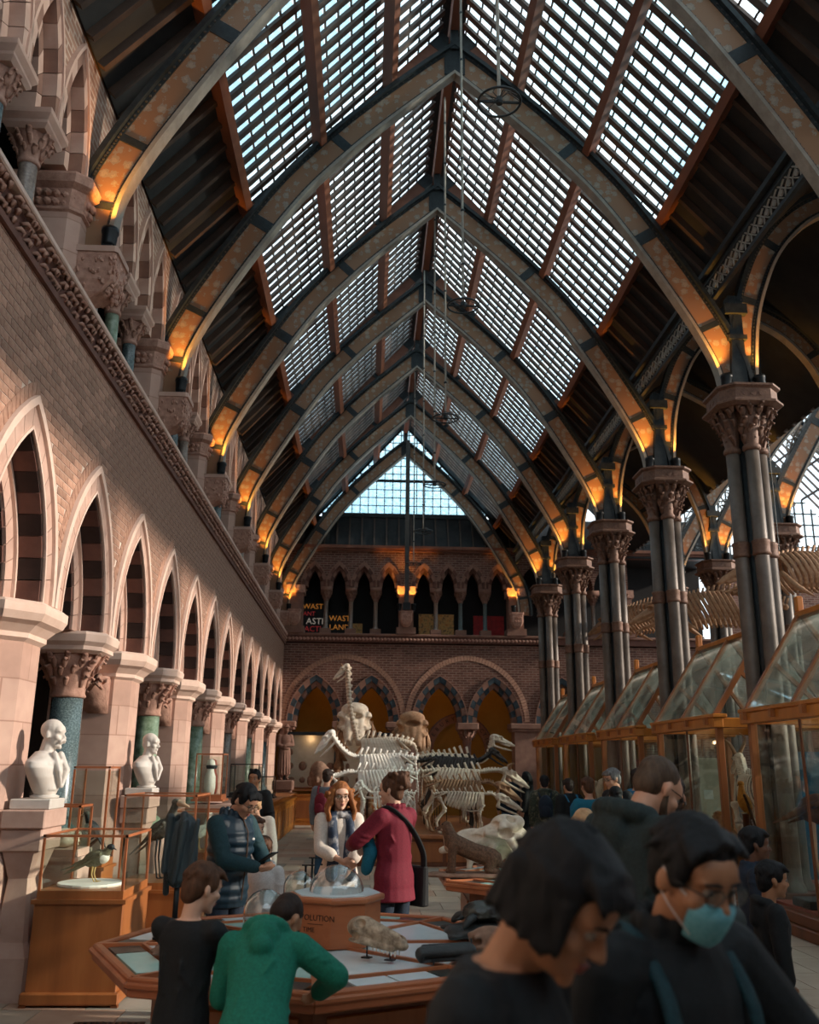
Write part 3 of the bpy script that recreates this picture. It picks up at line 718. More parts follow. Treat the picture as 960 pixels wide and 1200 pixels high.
for i, y in enumerate(RIBY[1:6]):
    column(XCOL, y, 'clustered iron column with leafy capital beside the cases, %s from the camera' % ordn[i], 'iron columns beside the cases')
for i, y in enumerate(RIBY[0:6]):
    rib(XA, y, 'narrow iron rib arching right from the column row to the far row, %s from camera' % ordn[i], RM2, False, 'side aisle ribs')
    if i:
        uplight(XCOL - .26, y - .16, 6.85, 'black uplight on left of the capital of the %s iron column' % ordn[i - 1], .12)
        uplight(XCOL + .24, y - .16, 6.85, 'black uplight on right of the capital of the %s iron column' % ordn[i - 1], -.06)
for i, y in enumerate(RIBY[2:6]):
    column(XROW2, y, 'far row iron column seen between the nearer columns, %s of that row' % ordn[i], 'far row iron columns')
    uplight(XROW2 - .24, y - .16, 6.85, 'black uplight on left of the capital of the far row column, %s of that row' % ordn[i])
    uplight(XROW2 + .26, y - .16, 6.85, 'black uplight on right of the capital of the far row column, %s of that row' % ordn[i])
    rib(XROW2 + 4.05, y, 'iron rib of the next hall rising from the far column row, %s of that row' % ordn[i], RM, True, 'next hall ribs')
# pierced iron frieze along the columns, boarded side roof, scrollwork
fz = MB(); fz.bb(XCOL - .32, XCOL - .26, 2, YEND, 8.28, 8.34); fz.bb(XCOL - .32, XCOL - .26, 2, YEND, 8.62, 8.70); fz.bb(XCOL - .40, XCOL - .22, 2, YEND, 8.70, 8.78)
frz = struct(fz.build('trim_3', 'iron_dark'))
q = MB(); y = 6.0
while y < YEND:
    for s in (-1, 1): q.tube([(XCOL - .29, y - .1, 8.34), (XCOL - .29, y - .1 + .1 + s * .1, 8.48), (XCOL - .29, y - .1 + .1 - s * .08, 8.62)], .012, 5)
    q.lathe([(.045, -.01), (.045, .01)], 6, (XCOL - .29, y, 8.48), Matrix.Rotation(PI / 2, 3, 'Y')); y += .2
stuff(q.build('frieze_scrolls', 'iron_flange', frz))
sr = MB()
for s in (-1, 1):
    sr.loft([[(XA + s * 1.9, -3, 8.75), (XA, -3, 10.75), (XA, YEND, 10.75), (XA + s * 1.9, YEND, 8.75)], [(XA + s * 1.9, -3, 8.80), (XA, -3, 10.80), (XA, YEND, 10.80), (XA + s * 1.9, YEND, 8.80)]])
struct(sr.build('ceiling_side', 'board_dark'))
def scroll(mb, c, r, turns, s, rad):
    pts = []
    for i in range(14):
        a = s * turns * 2 * PI * i / 13; k = r * (1 - .75 * i / 13); pts.append((c[0] + k * math.cos(a), c[1], c[2] + k * math.sin(a)))
    mb.tube(pts, rad, 5)
def rofs(z):
    for (o1, z1), (o2, z2) in zip(PROF, PROF[1:]):
        if z1 <= z <= z2: return o1 + (o2 - o1) * (z - z1) / (z2 - z1)
    return 0
for yi, y in enumerate(RIBY[2:6]):
    t = thing('iron_spandrel', 'scrolled iron tracery filling the side of the next hall rib, %s of four' % ordn[yi], 'ironwork', (XROW2, y, 0), 0, 'iron tracery spandrels')
    m = MB(); g_ = random.Random(yi)
    for i in range(34):
        z = g_.uniform(7.3, 10.9); xa = max(.3, 4.05 - (ZR - z) / SL + .32); xb = max(xa + .1, 4.05 - rofs(z) - .5); x = g_.uniform(xa, xb)
        scroll(m, (x, 0, z), g_.uniform(.1, .2), 1.2, g_.choice((-1, 1)), .014)
    stuff(m.build('scrollwork', 'iron_flange', t))
    m = MB()
    m.tube([(.16, 0, 7.0), (.25, 0, 7.9), (.62, 0, 9), (1.4, 0, 10.2), (2.1, 0, 11.0)], .022, 6)
    m.build('stem_bar', 'iron_column', t)
# next hall roof: same glazing, further off
m = MB(); gl = MB(); XN = XROW2 + 4.05
for side in (-1, 1):
    y = 2.0
    while y < YEND: m.beam(roofpt(.05, side, y, .15, XN), roofpt(DE, side, y, .15, XN), .05, .06, (side * SL, 0, 1)); y += .4
    for d in (.1, .6, 1.02, 1.5, 2.06, 2.6, DG, 3.6): m.beam(roofpt(d, side, -3, .1, XN), roofpt(d, side, YEND, .1, XN), .07, .09, (side * SL, 0, 1))
    gl.loft([[roofpt(.05, side, -3, .2, XN), roofpt(DE, side, -3, .2, XN), roofpt(DE, side, YEND, .2, XN), roofpt(.05, side, YEND, .2, XN)]], False); gl.f.append(tuple(range(len(gl.v) - 4, len(gl.v)))); gl.mi.append(0)
nr = struct(m.build('ceiling_next_hall', 'timber_slat')); stuff(gl.build('glazing', 'clear_glass', nr))
# ------------------------------------------------------------------ end wall
EA = Arch(.89, 1.48); ESP = 3.06
EX = [-1.665, .125, 2.345, 4.125, 6.35, 8.14]
b = MB()
edges = [XW - .5]
for i, x in enumerate(EX): EA.panel(b, Pend(x, ESP), EA.r - .02, .89, 0, 2.5, 0, -.6, 8)
for a, c in ((XW - .6, EX[0] - .89), (EX[1] + .89, EX[2] - .89), (EX[3] + .89, EX[4] - .89), (EX[5] + .89, 19)): b.bb(a, c, YEND, YEND + .6, ESP if c < 18 else 0, ESP + 2.5)
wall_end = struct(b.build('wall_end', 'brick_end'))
E00 = lambda u, v, w: Vector((-u, -w, v))
eb = []
for side in (-1, 1):
    for i in range(7):
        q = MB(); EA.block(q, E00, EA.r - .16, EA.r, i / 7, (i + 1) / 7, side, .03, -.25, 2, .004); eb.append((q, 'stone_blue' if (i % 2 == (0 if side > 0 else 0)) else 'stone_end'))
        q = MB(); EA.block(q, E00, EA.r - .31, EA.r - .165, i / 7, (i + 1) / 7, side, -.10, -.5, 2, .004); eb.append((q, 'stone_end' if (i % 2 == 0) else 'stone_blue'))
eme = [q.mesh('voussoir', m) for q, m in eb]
hm = MB(); EA.ring(hm, E00, EA.r, EA.r + .03, .05, 0, 8); hmm = hm.mesh('arch_moulding', 'stone_end')
rl = MB(); LB = Arch(1.86, 1.95)
for i in range(30):
    for side in (-1, 1): LB.block(rl, E00, LB.r, LB.r + .16, i / 30, (i + 1) / 30, side, .012, -.02, 1, .008)
for i, x in enumerate(EX):
    a = put('arch_moulding', hmm, wall_end, (x, YEND, ESP))
    for me in eme: put('voussoir', me, a)
rlm = rl.mesh('relieving_arch', 'brick')
for x in ((EX[0] + EX[1]) / 2, (EX[2] + EX[3]) / 2): put('relieving_arch', rlm, wall_end, (x, YEND, ESP + .05))
# end wall piers and columns
for x0, x1 in ((-2.75, -2.40), (EX[1] + .62, EX[2] - .62), (EX[3] + .62, EX[4] - .62)):
    q = MB(); q.bb(x0, x1, YEND - .12, YEND + .6, 0, 2.8); p = q.build('pier', 'stone_end', wall_end)
    q = MB(); q.bb(x0 - .1, x1 + .1, YEND - .2, YEND + .6, 2.8, 2.88); q.bb(x0 - .14, x1 + .14, YEND - .24, YEND + .6, 2.88, 3.06); q.build('abacus', 'stone_end', p, bevel=.02)
for x in ((EX[0] + EX[1]) / 2, (EX[2] + EX[3]) / 2, (EX[4] + EX[5]) / 2):
    q = MB(); q.lathe([(.2, 0), (.2, .9), (.14, 1.0), (.13, 2.4), (.15, 2.42), (.14, 2.5), (.3, 2.85)], 14); foliage(q, [(0, 0, 2.6, .2, 10), (0, 0, 2.72, .25, 12), (0, 0, 2.8, .28, 12)], 2, .06); p = q.build('column_shaft', 'stone_end', wall_end, smooth=True, loc=(x, YEND + .2, 0))
    q = MB(); q.bb(-.34, .34, -.4, .3, 2.85, 3.06); q.build('abacus', 'stone_end', p, bevel=.02)
# recess behind
b = MB(); b.bb(-6, 19, 32.9, 33.1, 0, 5.5); struct(b.build('wall_recess', 'amber_wall'))
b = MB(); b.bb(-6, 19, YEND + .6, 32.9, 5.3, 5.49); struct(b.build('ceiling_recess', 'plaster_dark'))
# gallery
b = MB(); b.bb(XW - .3, 12, YEND - .10, YEND + .6, 5.60, 5.80); tc_ = struct(b.build('trim_4', 'stone_dark'))
b = MB(); b.bb(XW - .3, 12, YEND - .16, YEND + .6, 5.80, 5.88); b.build('coping', 'stone_end', tc_, bevel=.015)
q = MB(); x = -2.7
while x < 6: q.ell((x, YEND - .12, 5.70), (.06, .04, .05), (0, .5, 0), 6, 4); x += .12
stuff(q.build('carved_leaves', 'stone_carved', tc_))
GA = Arch(.41, .82); GSP = 7.46
pierx = [-2.44, 1.22, 4.88, 8.54]; gx = []
for p in pierx[:3]:
    for i in range(4): gx.append(p + .59 + .827 * i)
b = MB(); PG = lambda x: (lambda u, v, w: Vector((x - u, YEND - w, GSP + v)))
for x in gx: GA.panel(b, PG(x), GA.r - .01, .4135, 0, 1.3, 0, -.5, 7)
for p in pierx: b.bb(p - .1765, p + .1765, YEND, YEND + .5, GSP, GSP + 1.3)
b.bb(XW - .3, pierx[0] - .17, YEND, YEND + .5, 5.8, GSP + 1.3)
wg = struct(b.build('wall_gallery_end', 'brick_end'))
gb = []
for side in (-1, 1):
    for i in range(4):
        q = MB(); GA.block(q, E00, GA.r - .09, GA.r, i / 4, (i + 1) / 4, side, .03, -.2, 2, .004); gb.append((q, 'stone_end' if i % 2 else 'stone_dark'))
        q = MB(); GA.block(q, E00, GA.r - .2, GA.r - .094, i / 4, (i + 1) / 4, side, -.08, -.4, 2, .004); gb.append((q, 'stone_dark' if i % 2 else 'stone_end'))
gme = [q.mesh('voussoir', m) for q, m in gb]
for x in gx[:8]:
    q = MB(); GA.ring(q, E00, GA.r, GA.r + .03, .05, 0, 8); a = q.build('arch_moulding', 'stone_end', wg, loc=(x, YEND, GSP))
    for me in gme: put('voussoir', me, a)
gs = MB(); gs.lathe([(.15, 5.88), (.15, 6.04), (.10, 6.08), (.072, 6.14), (.068, 6.98), (.09, 7.0)], 12)
gc = MB(); gc.lathe([(.085, 6.98), (.09, 7.03), (.08, 7.05), (.12, 7.16), (.17, 7.3)], 12); foliage(gc, [(0, 0, 7.1, .11, 7), (0, 0, 7.2, .15, 9), (0, 0, 7.27, .17, 9)], 8, .045); gc.bb(-.19, .19, -.19, .19, 7.3, 7.46); gcm = gc.mesh('capital', 'stone_end', True)
gbm = MB(); gbm.bb(-.18, .18, -.18, .18, 5.88, 6.06); gbmm = gbm.mesh('column_base', 'stone_end')
gsm = [gs.mesh('column_shaft', c, True) for c in ('granite_brown', 'granite_brown', 'granite_brown', 'granite_brown', 'granite_grey', 'granite_grey')]
for j, p in enumerate(pierx[:3]):
    for i in range(3):
        s = put('column_shaft', gsm[(j * 3 + i) % 6], wg, (p + 1.0 + .827 * i, YEND + .18, 0)); put('capital', gcm, s); put('column_base', gbmm, s)
for p in pierx:
    q = MB(); q.bb(-.24, .24, -.14, .5, 5.88, 7.2); g0 = q.build('gallery_pier', 'stone_end', wg, loc=(p, YEND, 0)); q = MB(); q.bb(-.32, .32, -.2, .5, 5.88, 6.1); q.build('pier_base', 'stone_end', g0); q = MB(); q.bb(-.30, .30, -.2, .5, 7.2, 7.46); foliage(q, [(0, .1, 7.3, .32, 14)], 3, .05); q.build('pier_capital', 'stone_carved', g0)
    q = MB(); q.loft([[(x, y - .22, z) for x, y in octo(0, 0, e, e * .8, .1)] for e, z in ((.06, 6.1), (.14, 6.18), (.19, 6.3), (.2, 6.55), (.22, 6.56), (.22, 6.62))]); foliage(q, [(0, -.22, 6.3, .17, 12), (0, -.22, 6.42, .18, 12)], 5, .035); q.build('corbel', 'stone_carved', g0)
b = MB(); b.bb(XW - .3, 12, YEND - .12, YEND + .5, 8.66, 8.74); b.bb(XW - .3, 12, YEND - .2, YEND + .5, 8.74, 8.84); struct(b.build('trim_5', 'timber'))
# boarded hip below the end window
b = MB(); b.loft([[(XW - .3, YEND - .05, 8.8), (12, YEND - .05, 8.8), (12, YEND + .45, 10.0), (XW - .3, YEND + .45, 10.0)], [(XW - .3, YEND, 8.8), (12, YEND, 8.8), (12, YEND + .5, 10.0), (XW - .3, YEND + .5, 10.0)]]); hip = struct(b.build('ceiling_end', 'board_dark'))
q = MB(); q.beam((0, YEND - .08, 8.82), (0, YEND + .42, 9.98), .05, .06, (0, -1, 0)); qm = q.mesh('batten', 'board_edge')
for i in range(18): put('batten', qm, hip, (-2.4 + .42 * i, 0, 0))
# end gable window
yw = YEND + .45
hw = lambda z: (ZR + .34 - z) / SL
fr = MB(); fr.bb(XC - 2.85, XC + 2.85, yw - .06, yw + .06, 9.98, 10.12); fr.bb(XC - 1.75, XC + 1.75, yw - .04, yw + .04, 11.28, 11.36)
for s in (-1, 1): fr.beam((XC + s * hw(10.0), yw, 10.0), (XC, yw, ZR + .34), .08, .14)
win = struct(fr.build('window_1', 'iron_dark'))
zs = [10.12 + .29 * i for i in range(12)]; xs = [XC - 2.94 + .28 * i for i in range(22)]
for x in xs:
    zt = ZR + .34 - SL * abs(x - XC)
    if zt > 10.2: q = MB(); q.bb(x - .014, x + .014, yw - .02, yw + .02, 10.1, zt); q.build('mullion', 'iron_dark', win)
for z in zs:
    if hw(z) > .1: q = MB(); q.bb(XC - hw(z), XC + hw(z), yw - .018, yw + .018, z - .012, z + .012); q.build('glazing_bar', 'iron_dark', win)
for i in range(21):
    for j in range(12):
        x0, x1 = xs[i] + .014, xs[i] + .266; z0 = zs[j] + .012; z1 = z0 + .266
        h0, h1 = (lambda z: ZR + .30 - SL * abs(z - XC))(x0), (lambda z: ZR + .30 - SL * abs(z - XC))(x1)
        if max(h0, h1) < z0 + .03: continue
        a0, a1 = min(z1, max(h0, z0)), min(z1, max(h1, z0))
        if a0 - z0 < .002: a0 = z0 + .002
        if a1 - z0 < .002: a1 = z0 + .002
        q = MB(); q.loft([[(x0, yw, z0), (x1, yw, z0), (x1, yw, a1), (x0, yw, a0)], [(x0, yw + .004, z0), (x1, yw + .004, z0), (x1, yw + .004, a1), (x0, yw + .004, a0)]]); q.build('pane', 'roof_glass', win)
t = thing('iron_post', 'tall dark iron post on a carved corbel in front of the end gallery', 'post', (1.22, YEND - .36, 6.63))
q = MB(); q.bb(-.07, .07, -.07, .07, 0, 5.9); q.build('post_shaft', 'iron', t); q = MB(); q.bb(-.12, .12, -.09, .09, .02, .25); q.build('post_foot', 'lamp_black', t)
for s in (-1, 1): uplight(1.22 + s * .23, YEND - .34, 6.64, 'black uplight to the %s of the end wall post' % ('left' if s < 0 else 'right'))
uplight(pierx[2] - .12, YEND - .32, 6.64, 'black uplight on the end gallery pier near the right columns')
# back of the hall behind the camera
b = MB(); b.bb(-6, 19, -3.2, -3.0, 0, 5.6); struct(b.build('wall_back', 'brick_end'))
fr = MB(); fr.bb(-6, 19, -3.15, -3.05, 5.6, 5.75); fr.bb(-6, 19, -3.15, -3.05, 8.3, 8.4)
for i in range(26): fr.bb(-6 + i - .03, -6 + i + .03, -3.14, -3.06, 5.7, 9.2)
wb = struct(fr.build('window_2', 'iron_dark')); q = MB(); q.bb(-6, 19, -3.102, -3.098, 5.7, 9.2); q.build('glazing', 'clear_glass', wb)
b = MB(); b.bb(17.6, 17.8, -3, 33, 0, 6.0); struct(b.build('wall_right', 'brick_side'))
b = MB(); b.bb(7.0, 7.3, -3, 6.2, 0, 5.0); struct(b.build('wall_sun_block', 'brick_side'))  # unseen wall, added to keep the sun off the foreground people and near table
# next hall: end gable, upper end wall and glazed clerestory on its far side
b = MB(); b.bb(12.0, 17.6, YEND, YEND + .4, 5.5, 8.8); struct(b.build('wall_end_next_hall', 'brick_end'))
fr = MB(); XN2 = XROW2 + 4.05; hn = lambda x: ZR + .1 - SL * abs(x - XN2)
fr.bb(XN2 - 4.2, XN2 + 4.2, YEND - .05, YEND + .05, 8.6, 8.8)
for i in range(27):
    x = XN2 - 3.9 + .3 * i
    if hn(x) > 8.9: fr.bb(x - .02, x + .02, YEND - .03, YEND + .03, 8.8, hn(x))
for j in range(10):
    z = 9.1 + .4 * j; h_ = (ZR + .1 - z) / SL; fr.bb(XN2 - h_, XN2 + h_, YEND - .03, YEND + .03, z - .02, z + .02)
w3 = struct(fr.build('window_3', 'iron_dark')); q = MB(); q.loft([[(XN2 - 3.9, y_, 8.7), (XN2 + 3.9, y_, 8.7), (XN2, y_, ZR + .1)] for y_ in (YEND + .02, YEND + .025)]); q.build('glazing', 'clear_glass', w3)
fr = MB(); fr.bb(17.25, 17.4, 2, YEND, 5.9, 6.1); fr.bb(17.25, 17.4, 2, YEND, 7.3, 7.36); fr.bb(17.25, 17.4, 2, YEND, 8.55, 8.7)
y_ = 10.0
while y_ < YEND - .7: fr.beam((17.32, y_, 6.1), (17.32, y_ + .7, 8.6), .04, .05); fr.beam((17.32, y_ + .7, 6.1), (17.32, y_, 8.6), .04, .05); y_ += .7
w4 = struct(fr.build('window_4', 'iron_flange')); q = MB(); q.bb(17.318, 17.322, 2, YEND, 6.1, 8.6); q.build('glazing', 'clear_glass', w4)
# gallery back wall dark
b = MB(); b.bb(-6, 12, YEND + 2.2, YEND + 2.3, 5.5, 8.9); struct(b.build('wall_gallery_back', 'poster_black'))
b = MB(); b.bb(-6, 12, YEND + .5, YEND + 2.3, 8.75, 8.85); struct(b.build('ceiling_gallery_end', 'board_dark'))
b = MB(); b.bb(-6, 12, YEND + .6, YEND + 2.2, 5.5, 5.86); struct(b.build('floor_gallery_end', 'stone_dark'))
b = MB(); b.bb(-6, UX - .5, -3, YEND, 8.9, 9.0); struct(b.build('ceiling_gallery_left', 'board_dark'))
LAMPX = [1.18, 1.1, 1.06, 1.05, 1.03, 1.01]; LAMPZ = [7.73, 7.4, 6.92, 6.57, 6.56, 6.74]
# ------------------------------------------------------------------ display cases along the right
CX = 5.45
def big_case(y0, y1, label, n):
    yc = (y0 + y1) / 2; L = y1 - y0; h = L / 2; hw_ = .8
    t = thing('display_case', label, 'display case', (CX, yc, 0), 0, 'gabled display cases')
    q = MB(); q.bb(-hw_ - .04, hw_ + .04, -h - .04, h + .04, 0, .12); q.bb(-hw_, hw_, -h, h, .12, .24); q.build('plinth', 'oak_dark', t, bevel=.012)
    for sx in (-1, 1):
        for sy in (-1, 1):
            q = MB(); q.box((sx * (hw_ - .04), sy * (h - .04), 1.26), (.085, .085, 2.05)); q.build('post', 'oak', t, bevel=.006)
        q = MB(); q.box((sx * (hw_ - .0), 0, 2.31), (.14, L + .12, .13)); e = q.build('eaves_beam', 'oak_amber', t, bevel=.01)
        q = MB(); q.box((sx * (hw_ - .02), 0, 2.40), (.2, L + .16, .05)); q.build('eaves_moulding', 'oak_amber', e, bevel=.01)
        for i in range(4):
            q = MB(); q.box((sx * (hw_ + .09), -h + .15 + (L - .3) * i / 3, 2.335), (.06, .07, .09)); q.build('bracket', 'oak', e)
        q = MB(); q.box((sx * (hw_ - .04), 0, 1.26), (.02, .035, 2.0)); q.build('glazing_bar', 'oak_dark', t)
        for sy in (-1, 1):
            q = MB(); q.box((sx * (hw_ - .04), sy * (h - .1) / 2, 1.24), (.008, h - .12, 1.98)); q.build('side_pane', 'case_glass', t)
    for sy in (-1, 1):
        q = MB(); q.box((0, sy * (h - .04), 1.24), (2 * hw_ - .16, .008, 1.98)); q.build('end_pane', 'case_glass', t)
        q = MB(); q.box((0, sy * h, 2.31), (2 * hw_ - .1, .1, .13)); q.build('end_beam', 'oak_amber', t, bevel=.01)
        q = MB(); q.loft([[(-hw_ + .1, sy * (h - .02), 2.44), (hw_ - .1, sy * (h - .02), 2.44), (0, sy * (h - .02), 3.5)], [(-hw_ + .1, sy * (h - .028), 2.44), (hw_ - .1, sy * (h - .028), 2.44), (0, sy * (h - .028), 3.5)]]); q.build('gable_pane', 'case_roof_glass', t)
        q = MB(); q.beam((-.4, sy * (h - .03), 2.98), (.15, sy * (h - .03), 2.44), .05, .05); q.build('gable_brace', 'oak', t)
    q = MB(); q.box((0, 0, 3.6), (.09, L + .12, .09)); q.build('ridge', 'oak_amber', t, bevel=.01)
    q = MB(); q.box((0, h + .0, 3.74), (.09, .09, .2)); q.build('finial', 'oak_amber', t, bevel=.015)
    for sx in (-1, 1):
        for i in range(3):
            y = -h + .02 + (L - .04) * i / 2
            q = MB(); q.beam((sx * (hw_ - .0), y, 2.42), (sx * .03, y, 3.58), .055, .07, (sx, 0, .7)); q.build('rafter', 'oak', t)
        for i in range(2):
            ya, yb = -h + .05 + (L - .04) * i / 2, -h + (L - .04) * (i + 1) / 2 - .01
            q = MB(); a, b_ = (sx * hw_, 2.44), (sx * .04, 3.58)
            q.loft([[(a[0], ya, a[1]), (b_[0], ya, b_[1]), (b_[0], yb, b_[1]), (a[0], yb, a[1])], [(a[0], ya, a[1] + .008), (b_[0], ya, b_[1] + .008), (b_[0], yb, b_[1] + .008), (a[0], yb, a[1] + .008)]]); q.build('roof_pane', 'case_roof_glass', t)
    q = MB(); q.bb(-hw_ + .1, hw_ - .1, -h + .1, h - .1, .24, .27); q.build('case_floor', 'board_red', t)
    return t
CASES = [(8.6, 11.2), (12.2, 14.8), (15.8, 18.4), (19.4, 22.0), (23.0, 25.6)]
ordc = ('nearest', 'second', 'third', 'fourth', 'farthest')
for i, (a, c) in enumerate(CASES): big_case(a, c, 'tall gabled oak and glass display case on the right, %s of the row' % ordc[i], i)
# exhibit boards inside
for i, (y, x0, x1, z0, z1, m_, lb) in enumerate(((11.6 + .75, 5.25, 6.1, .35, 1.95, 'velvet_blue', 'teal blue backdrop board inside the second gabled case'), (15.98, 5.2, 6.05, .9, 1.9, 'board_cream', 'cream label board inside the third gabled case'), (19.58, 5.2, 6.05, 1.0, 1.9, 'board_red', 'red brown label board inside the fourth gabled case'))):
    t = thing('display_board', lb, 'board', ((x0 + x1) / 2, y, .27))
    q = MB(); q.bb(-(x1 - x0) / 2, (x1 - x0) / 2, -.02, .02, z0 - .27, z1 - .27); q.build('board', m_, t)
    q = MB(); q.bb(-(x1 - x0) / 2 + .1, -(x1 - x0) / 2 + .13, -.03, .02, 0, z0 - .25); q.build('leg', 'oak', t); q = MB(); q.bb((x1 - x0) / 2 - .13, (x1 - x0) / 2 - .1, -.03, .02, 0, z0 - .25); q.build('leg', 'oak', t)
    for k in range(3):
        q = MB(); q.bb(-.3 + .22 * k, -.14 + .22 * k, -.024, -.019, .95 + .1 * (k % 2), 1.1 + .1 * (k % 2)); q.build('caption', 'card', t)

# ------------------------------------------------------------------ small glazed cases on the left
def glass_case(name, label, x, y, w, d, zb, zt, z0=0.0, frame='teak', base='oak', group='glazed cases along the left wall', rz=0.0, fr=.018, overhang=.02):
    t = thing(name, label, 'display case', (x, y, z0), rz, group)
    if zb > .12:
        q = MB(); q.bb(-w / 2, w / 2, -d / 2, d / 2, .03, zb - .05); bs = q.build('pedestal', base, t, bevel=.006)
        q = MB(); q.bb(-w / 2 - .03, w / 2 + .03, -d / 2 - .03, d / 2 + .03, .015, .10); q.build('skirting', base, bs, bevel=.012)
        for sx in (-1, 1):
            for sy in (-1, 1): q = MB(); q.box((sx * (w / 2), sy * (d / 2), .0075), (.05, .05, .015)); q.build('foot', 'oak_dark', bs)
    q = MB(); q.bb(-w / 2 - overhang, w / 2 + overhang, -d / 2 - overhang, d / 2 + overhang, max(0, zb - .06), zb - .03); q.bb(-w / 2 + .01, w / 2 - .01, -d / 2 + .01, d / 2 - .01, max(0, zb - .03), zb + .03); q.build('case_base', frame if zb < .12 else base, t)
    for sx in (-1, 1):
        for sy in (-1, 1):
            q = MB(); q.box((sx * (w / 2 - .02), sy * (d / 2 - .02), (zb + zt) / 2), (fr, fr, zt - zb - .03)); q.build('corner_bar', frame, t)
        q = MB(); q.box((sx * (w / 2 - .02), 0, zt), (fr, d - .04 + fr, fr)); q.build('top_bar', frame, t)
        q = MB(); q.box((0, sx * (d / 2 - .02), zt), (w - .04 + fr, fr, fr)); q.build('top_bar', frame, t)
        q = MB(); q.box((sx * (w / 2 - .02), 0, (zb + zt) / 2), (.005, d - .06, zt - zb - .06)); q.build('pane', 'case_glass', t)
        q = MB(); q.box((0, sx * (d / 2 - .02), (zb + zt) / 2), (w - .06, .005, zt - zb - .06)); q.build('pane', 'case_glass', t)
    q = MB(); q.box((0, 0, zt), (w - .06, d - .06, .005)); q.build('top_pane', 'case_glass', t)
    return t
glass_case('bird_case', 'waist high oak case with a small running bird, nearest on the left', -2.13, 7.87, .66, .82, .76, 1.18)
t = thing('case_mount', 'round wooden mount with white rim under the small running bird', 'mount', (-2.16, 7.82, .79))
q = MB(); q.lathe([(.24, 0), (.24, .02), (.0, .021)], 24); q.build('disc', 'teak', t, loc=(0, 0, 0)); q = MB(); q.lathe([(.245, .0), (.25, .012), (.245, .024), (.235, .024)], 24); q.build('rim', 'card', t)
t = tag(MB().box((0, 0, 0), (.13, .07, .004), (.1, 0, .2)).build('label_card', 'card', loc=(-2.04, 7.65, .799)), 'small white label card lying beside the running bird', 'label')
glass_case('bird_case', 'oak case holding the large grey shoebill bird', -1.98, 9.72, .72, .8, .60, 1.42)
glass_case('bird_case', 'tall narrow glass case with a perched black bird', -2.55, 9.12, .36, .4, .84, 1.68, group=None)
glass_case('skull_case', 'small low glass case with a pale skull beside the first column', -2.60, 8.48, .36, .40, .98, 1.36, base='stone', group=None)
glass_case('bird_case', 'oak case with a white bird further along the left wall', -2.05, 12.1, .6, .7, .66, 1.16)
glass_case('ledge_case', 'tall teak framed case with painted figures between bust and column', -2.28, 14.1, .42, .5, .10, .70, 1.16, group=None)
glass_case('ledge_case', 'dark framed glass case on a stone ledge near the far columns', -2.2, 17.6, .55, .6, .10, .62, 1.10, frame='lamp_black', group=None)
glass_case('ledge_case', 'small dark glass case standing on the low cabinets before the statue' , -2.3, 21.7, .5, .5, .10, .5, .952, frame='lamp_black', group=None)
for i, (y, z, lb) in enumerate(((14.1, 1.16, 'stone ledge under the case with painted figures'), (17.6, 1.10, 'stone ledge under the dark framed case'))):
    q = MB(); q.loft([[(x_, y_, z_) for x_, y_ in octo(0, 0, e, e * 1.1, .05)] for e, z_ in ((.24, 0), (.24, z - .3), (.36, z - .12), (.36, z))]); tag(q.build('stone_ledge', 'stone', loc=(-2.2, y, 0)), lb, 'pedestal', 'stone ledges')

# ------------------------------------------------------------------ cabinets at the far end
def cabinet(x, y, rz, w, d, h, label, m_='oak_amber', glass=True, ndoor=3, group='oak cabinets at the far end'):
    t = thing('oak_cabinet', label, 'cabinet', (x, y, 0), rz, group)
    q = MB(); q.bb(-w / 2, w / 2, -d / 2, d / 2, .0, h - .16); q.build('body', m_, t, bevel=.01)
    for i in range(ndoor):
        u = -w / 2 + w * (i + .5) / ndoor; dw = w / ndoor - .05
        q = MB(); q.bb(u - dw / 2, u + dw / 2, -d / 2 - .018, -d / 2, .12, h - .22); dr = q.build('door', 'oak_amber', t, bevel=.006)
        q = MB(); q.bb(u - dw / 2 + .09, u + dw / 2 - .09, -d / 2 - .024, -d / 2 - .012, .2, h - .3); q.build('door_panel', 'oak', dr, bevel=.008)
    q = MB(); q.bb(-w / 2 - .02, w / 2 + .02, -d / 2 - .03, d / 2, h - .16, h - .12); q.build('shelf_top', m_, t)
    q = MB(); q.bb(-w / 2, w / 2, -d / 2, -d / 2 + .006, h - .12, h - .02); q.build('front_pane', 'case_glass', t)
    q = MB(); q.bb(-w / 2 - .02, w / 2 + .02, -d / 2 - .02, d / 2, h - .02, h); q.build('lid', 'oak', t)
    return t
for i in range(4): cabinet(-2.3, 19.4 + 2.35 * i, PI / 2, 2.3, .6, .95, 'low oak cabinet along the left wall, %s of four towards the end wall' % ordn[i])
for i in range(2): cabinet(-1.35 + 1.75 * i, 28.75, 0, 1.7, .6, 1.0, 'low oak cabinet with glazed top against the end wall, %s' % ('left of two' if i == 0 else 'right of two'), ndoor=2)
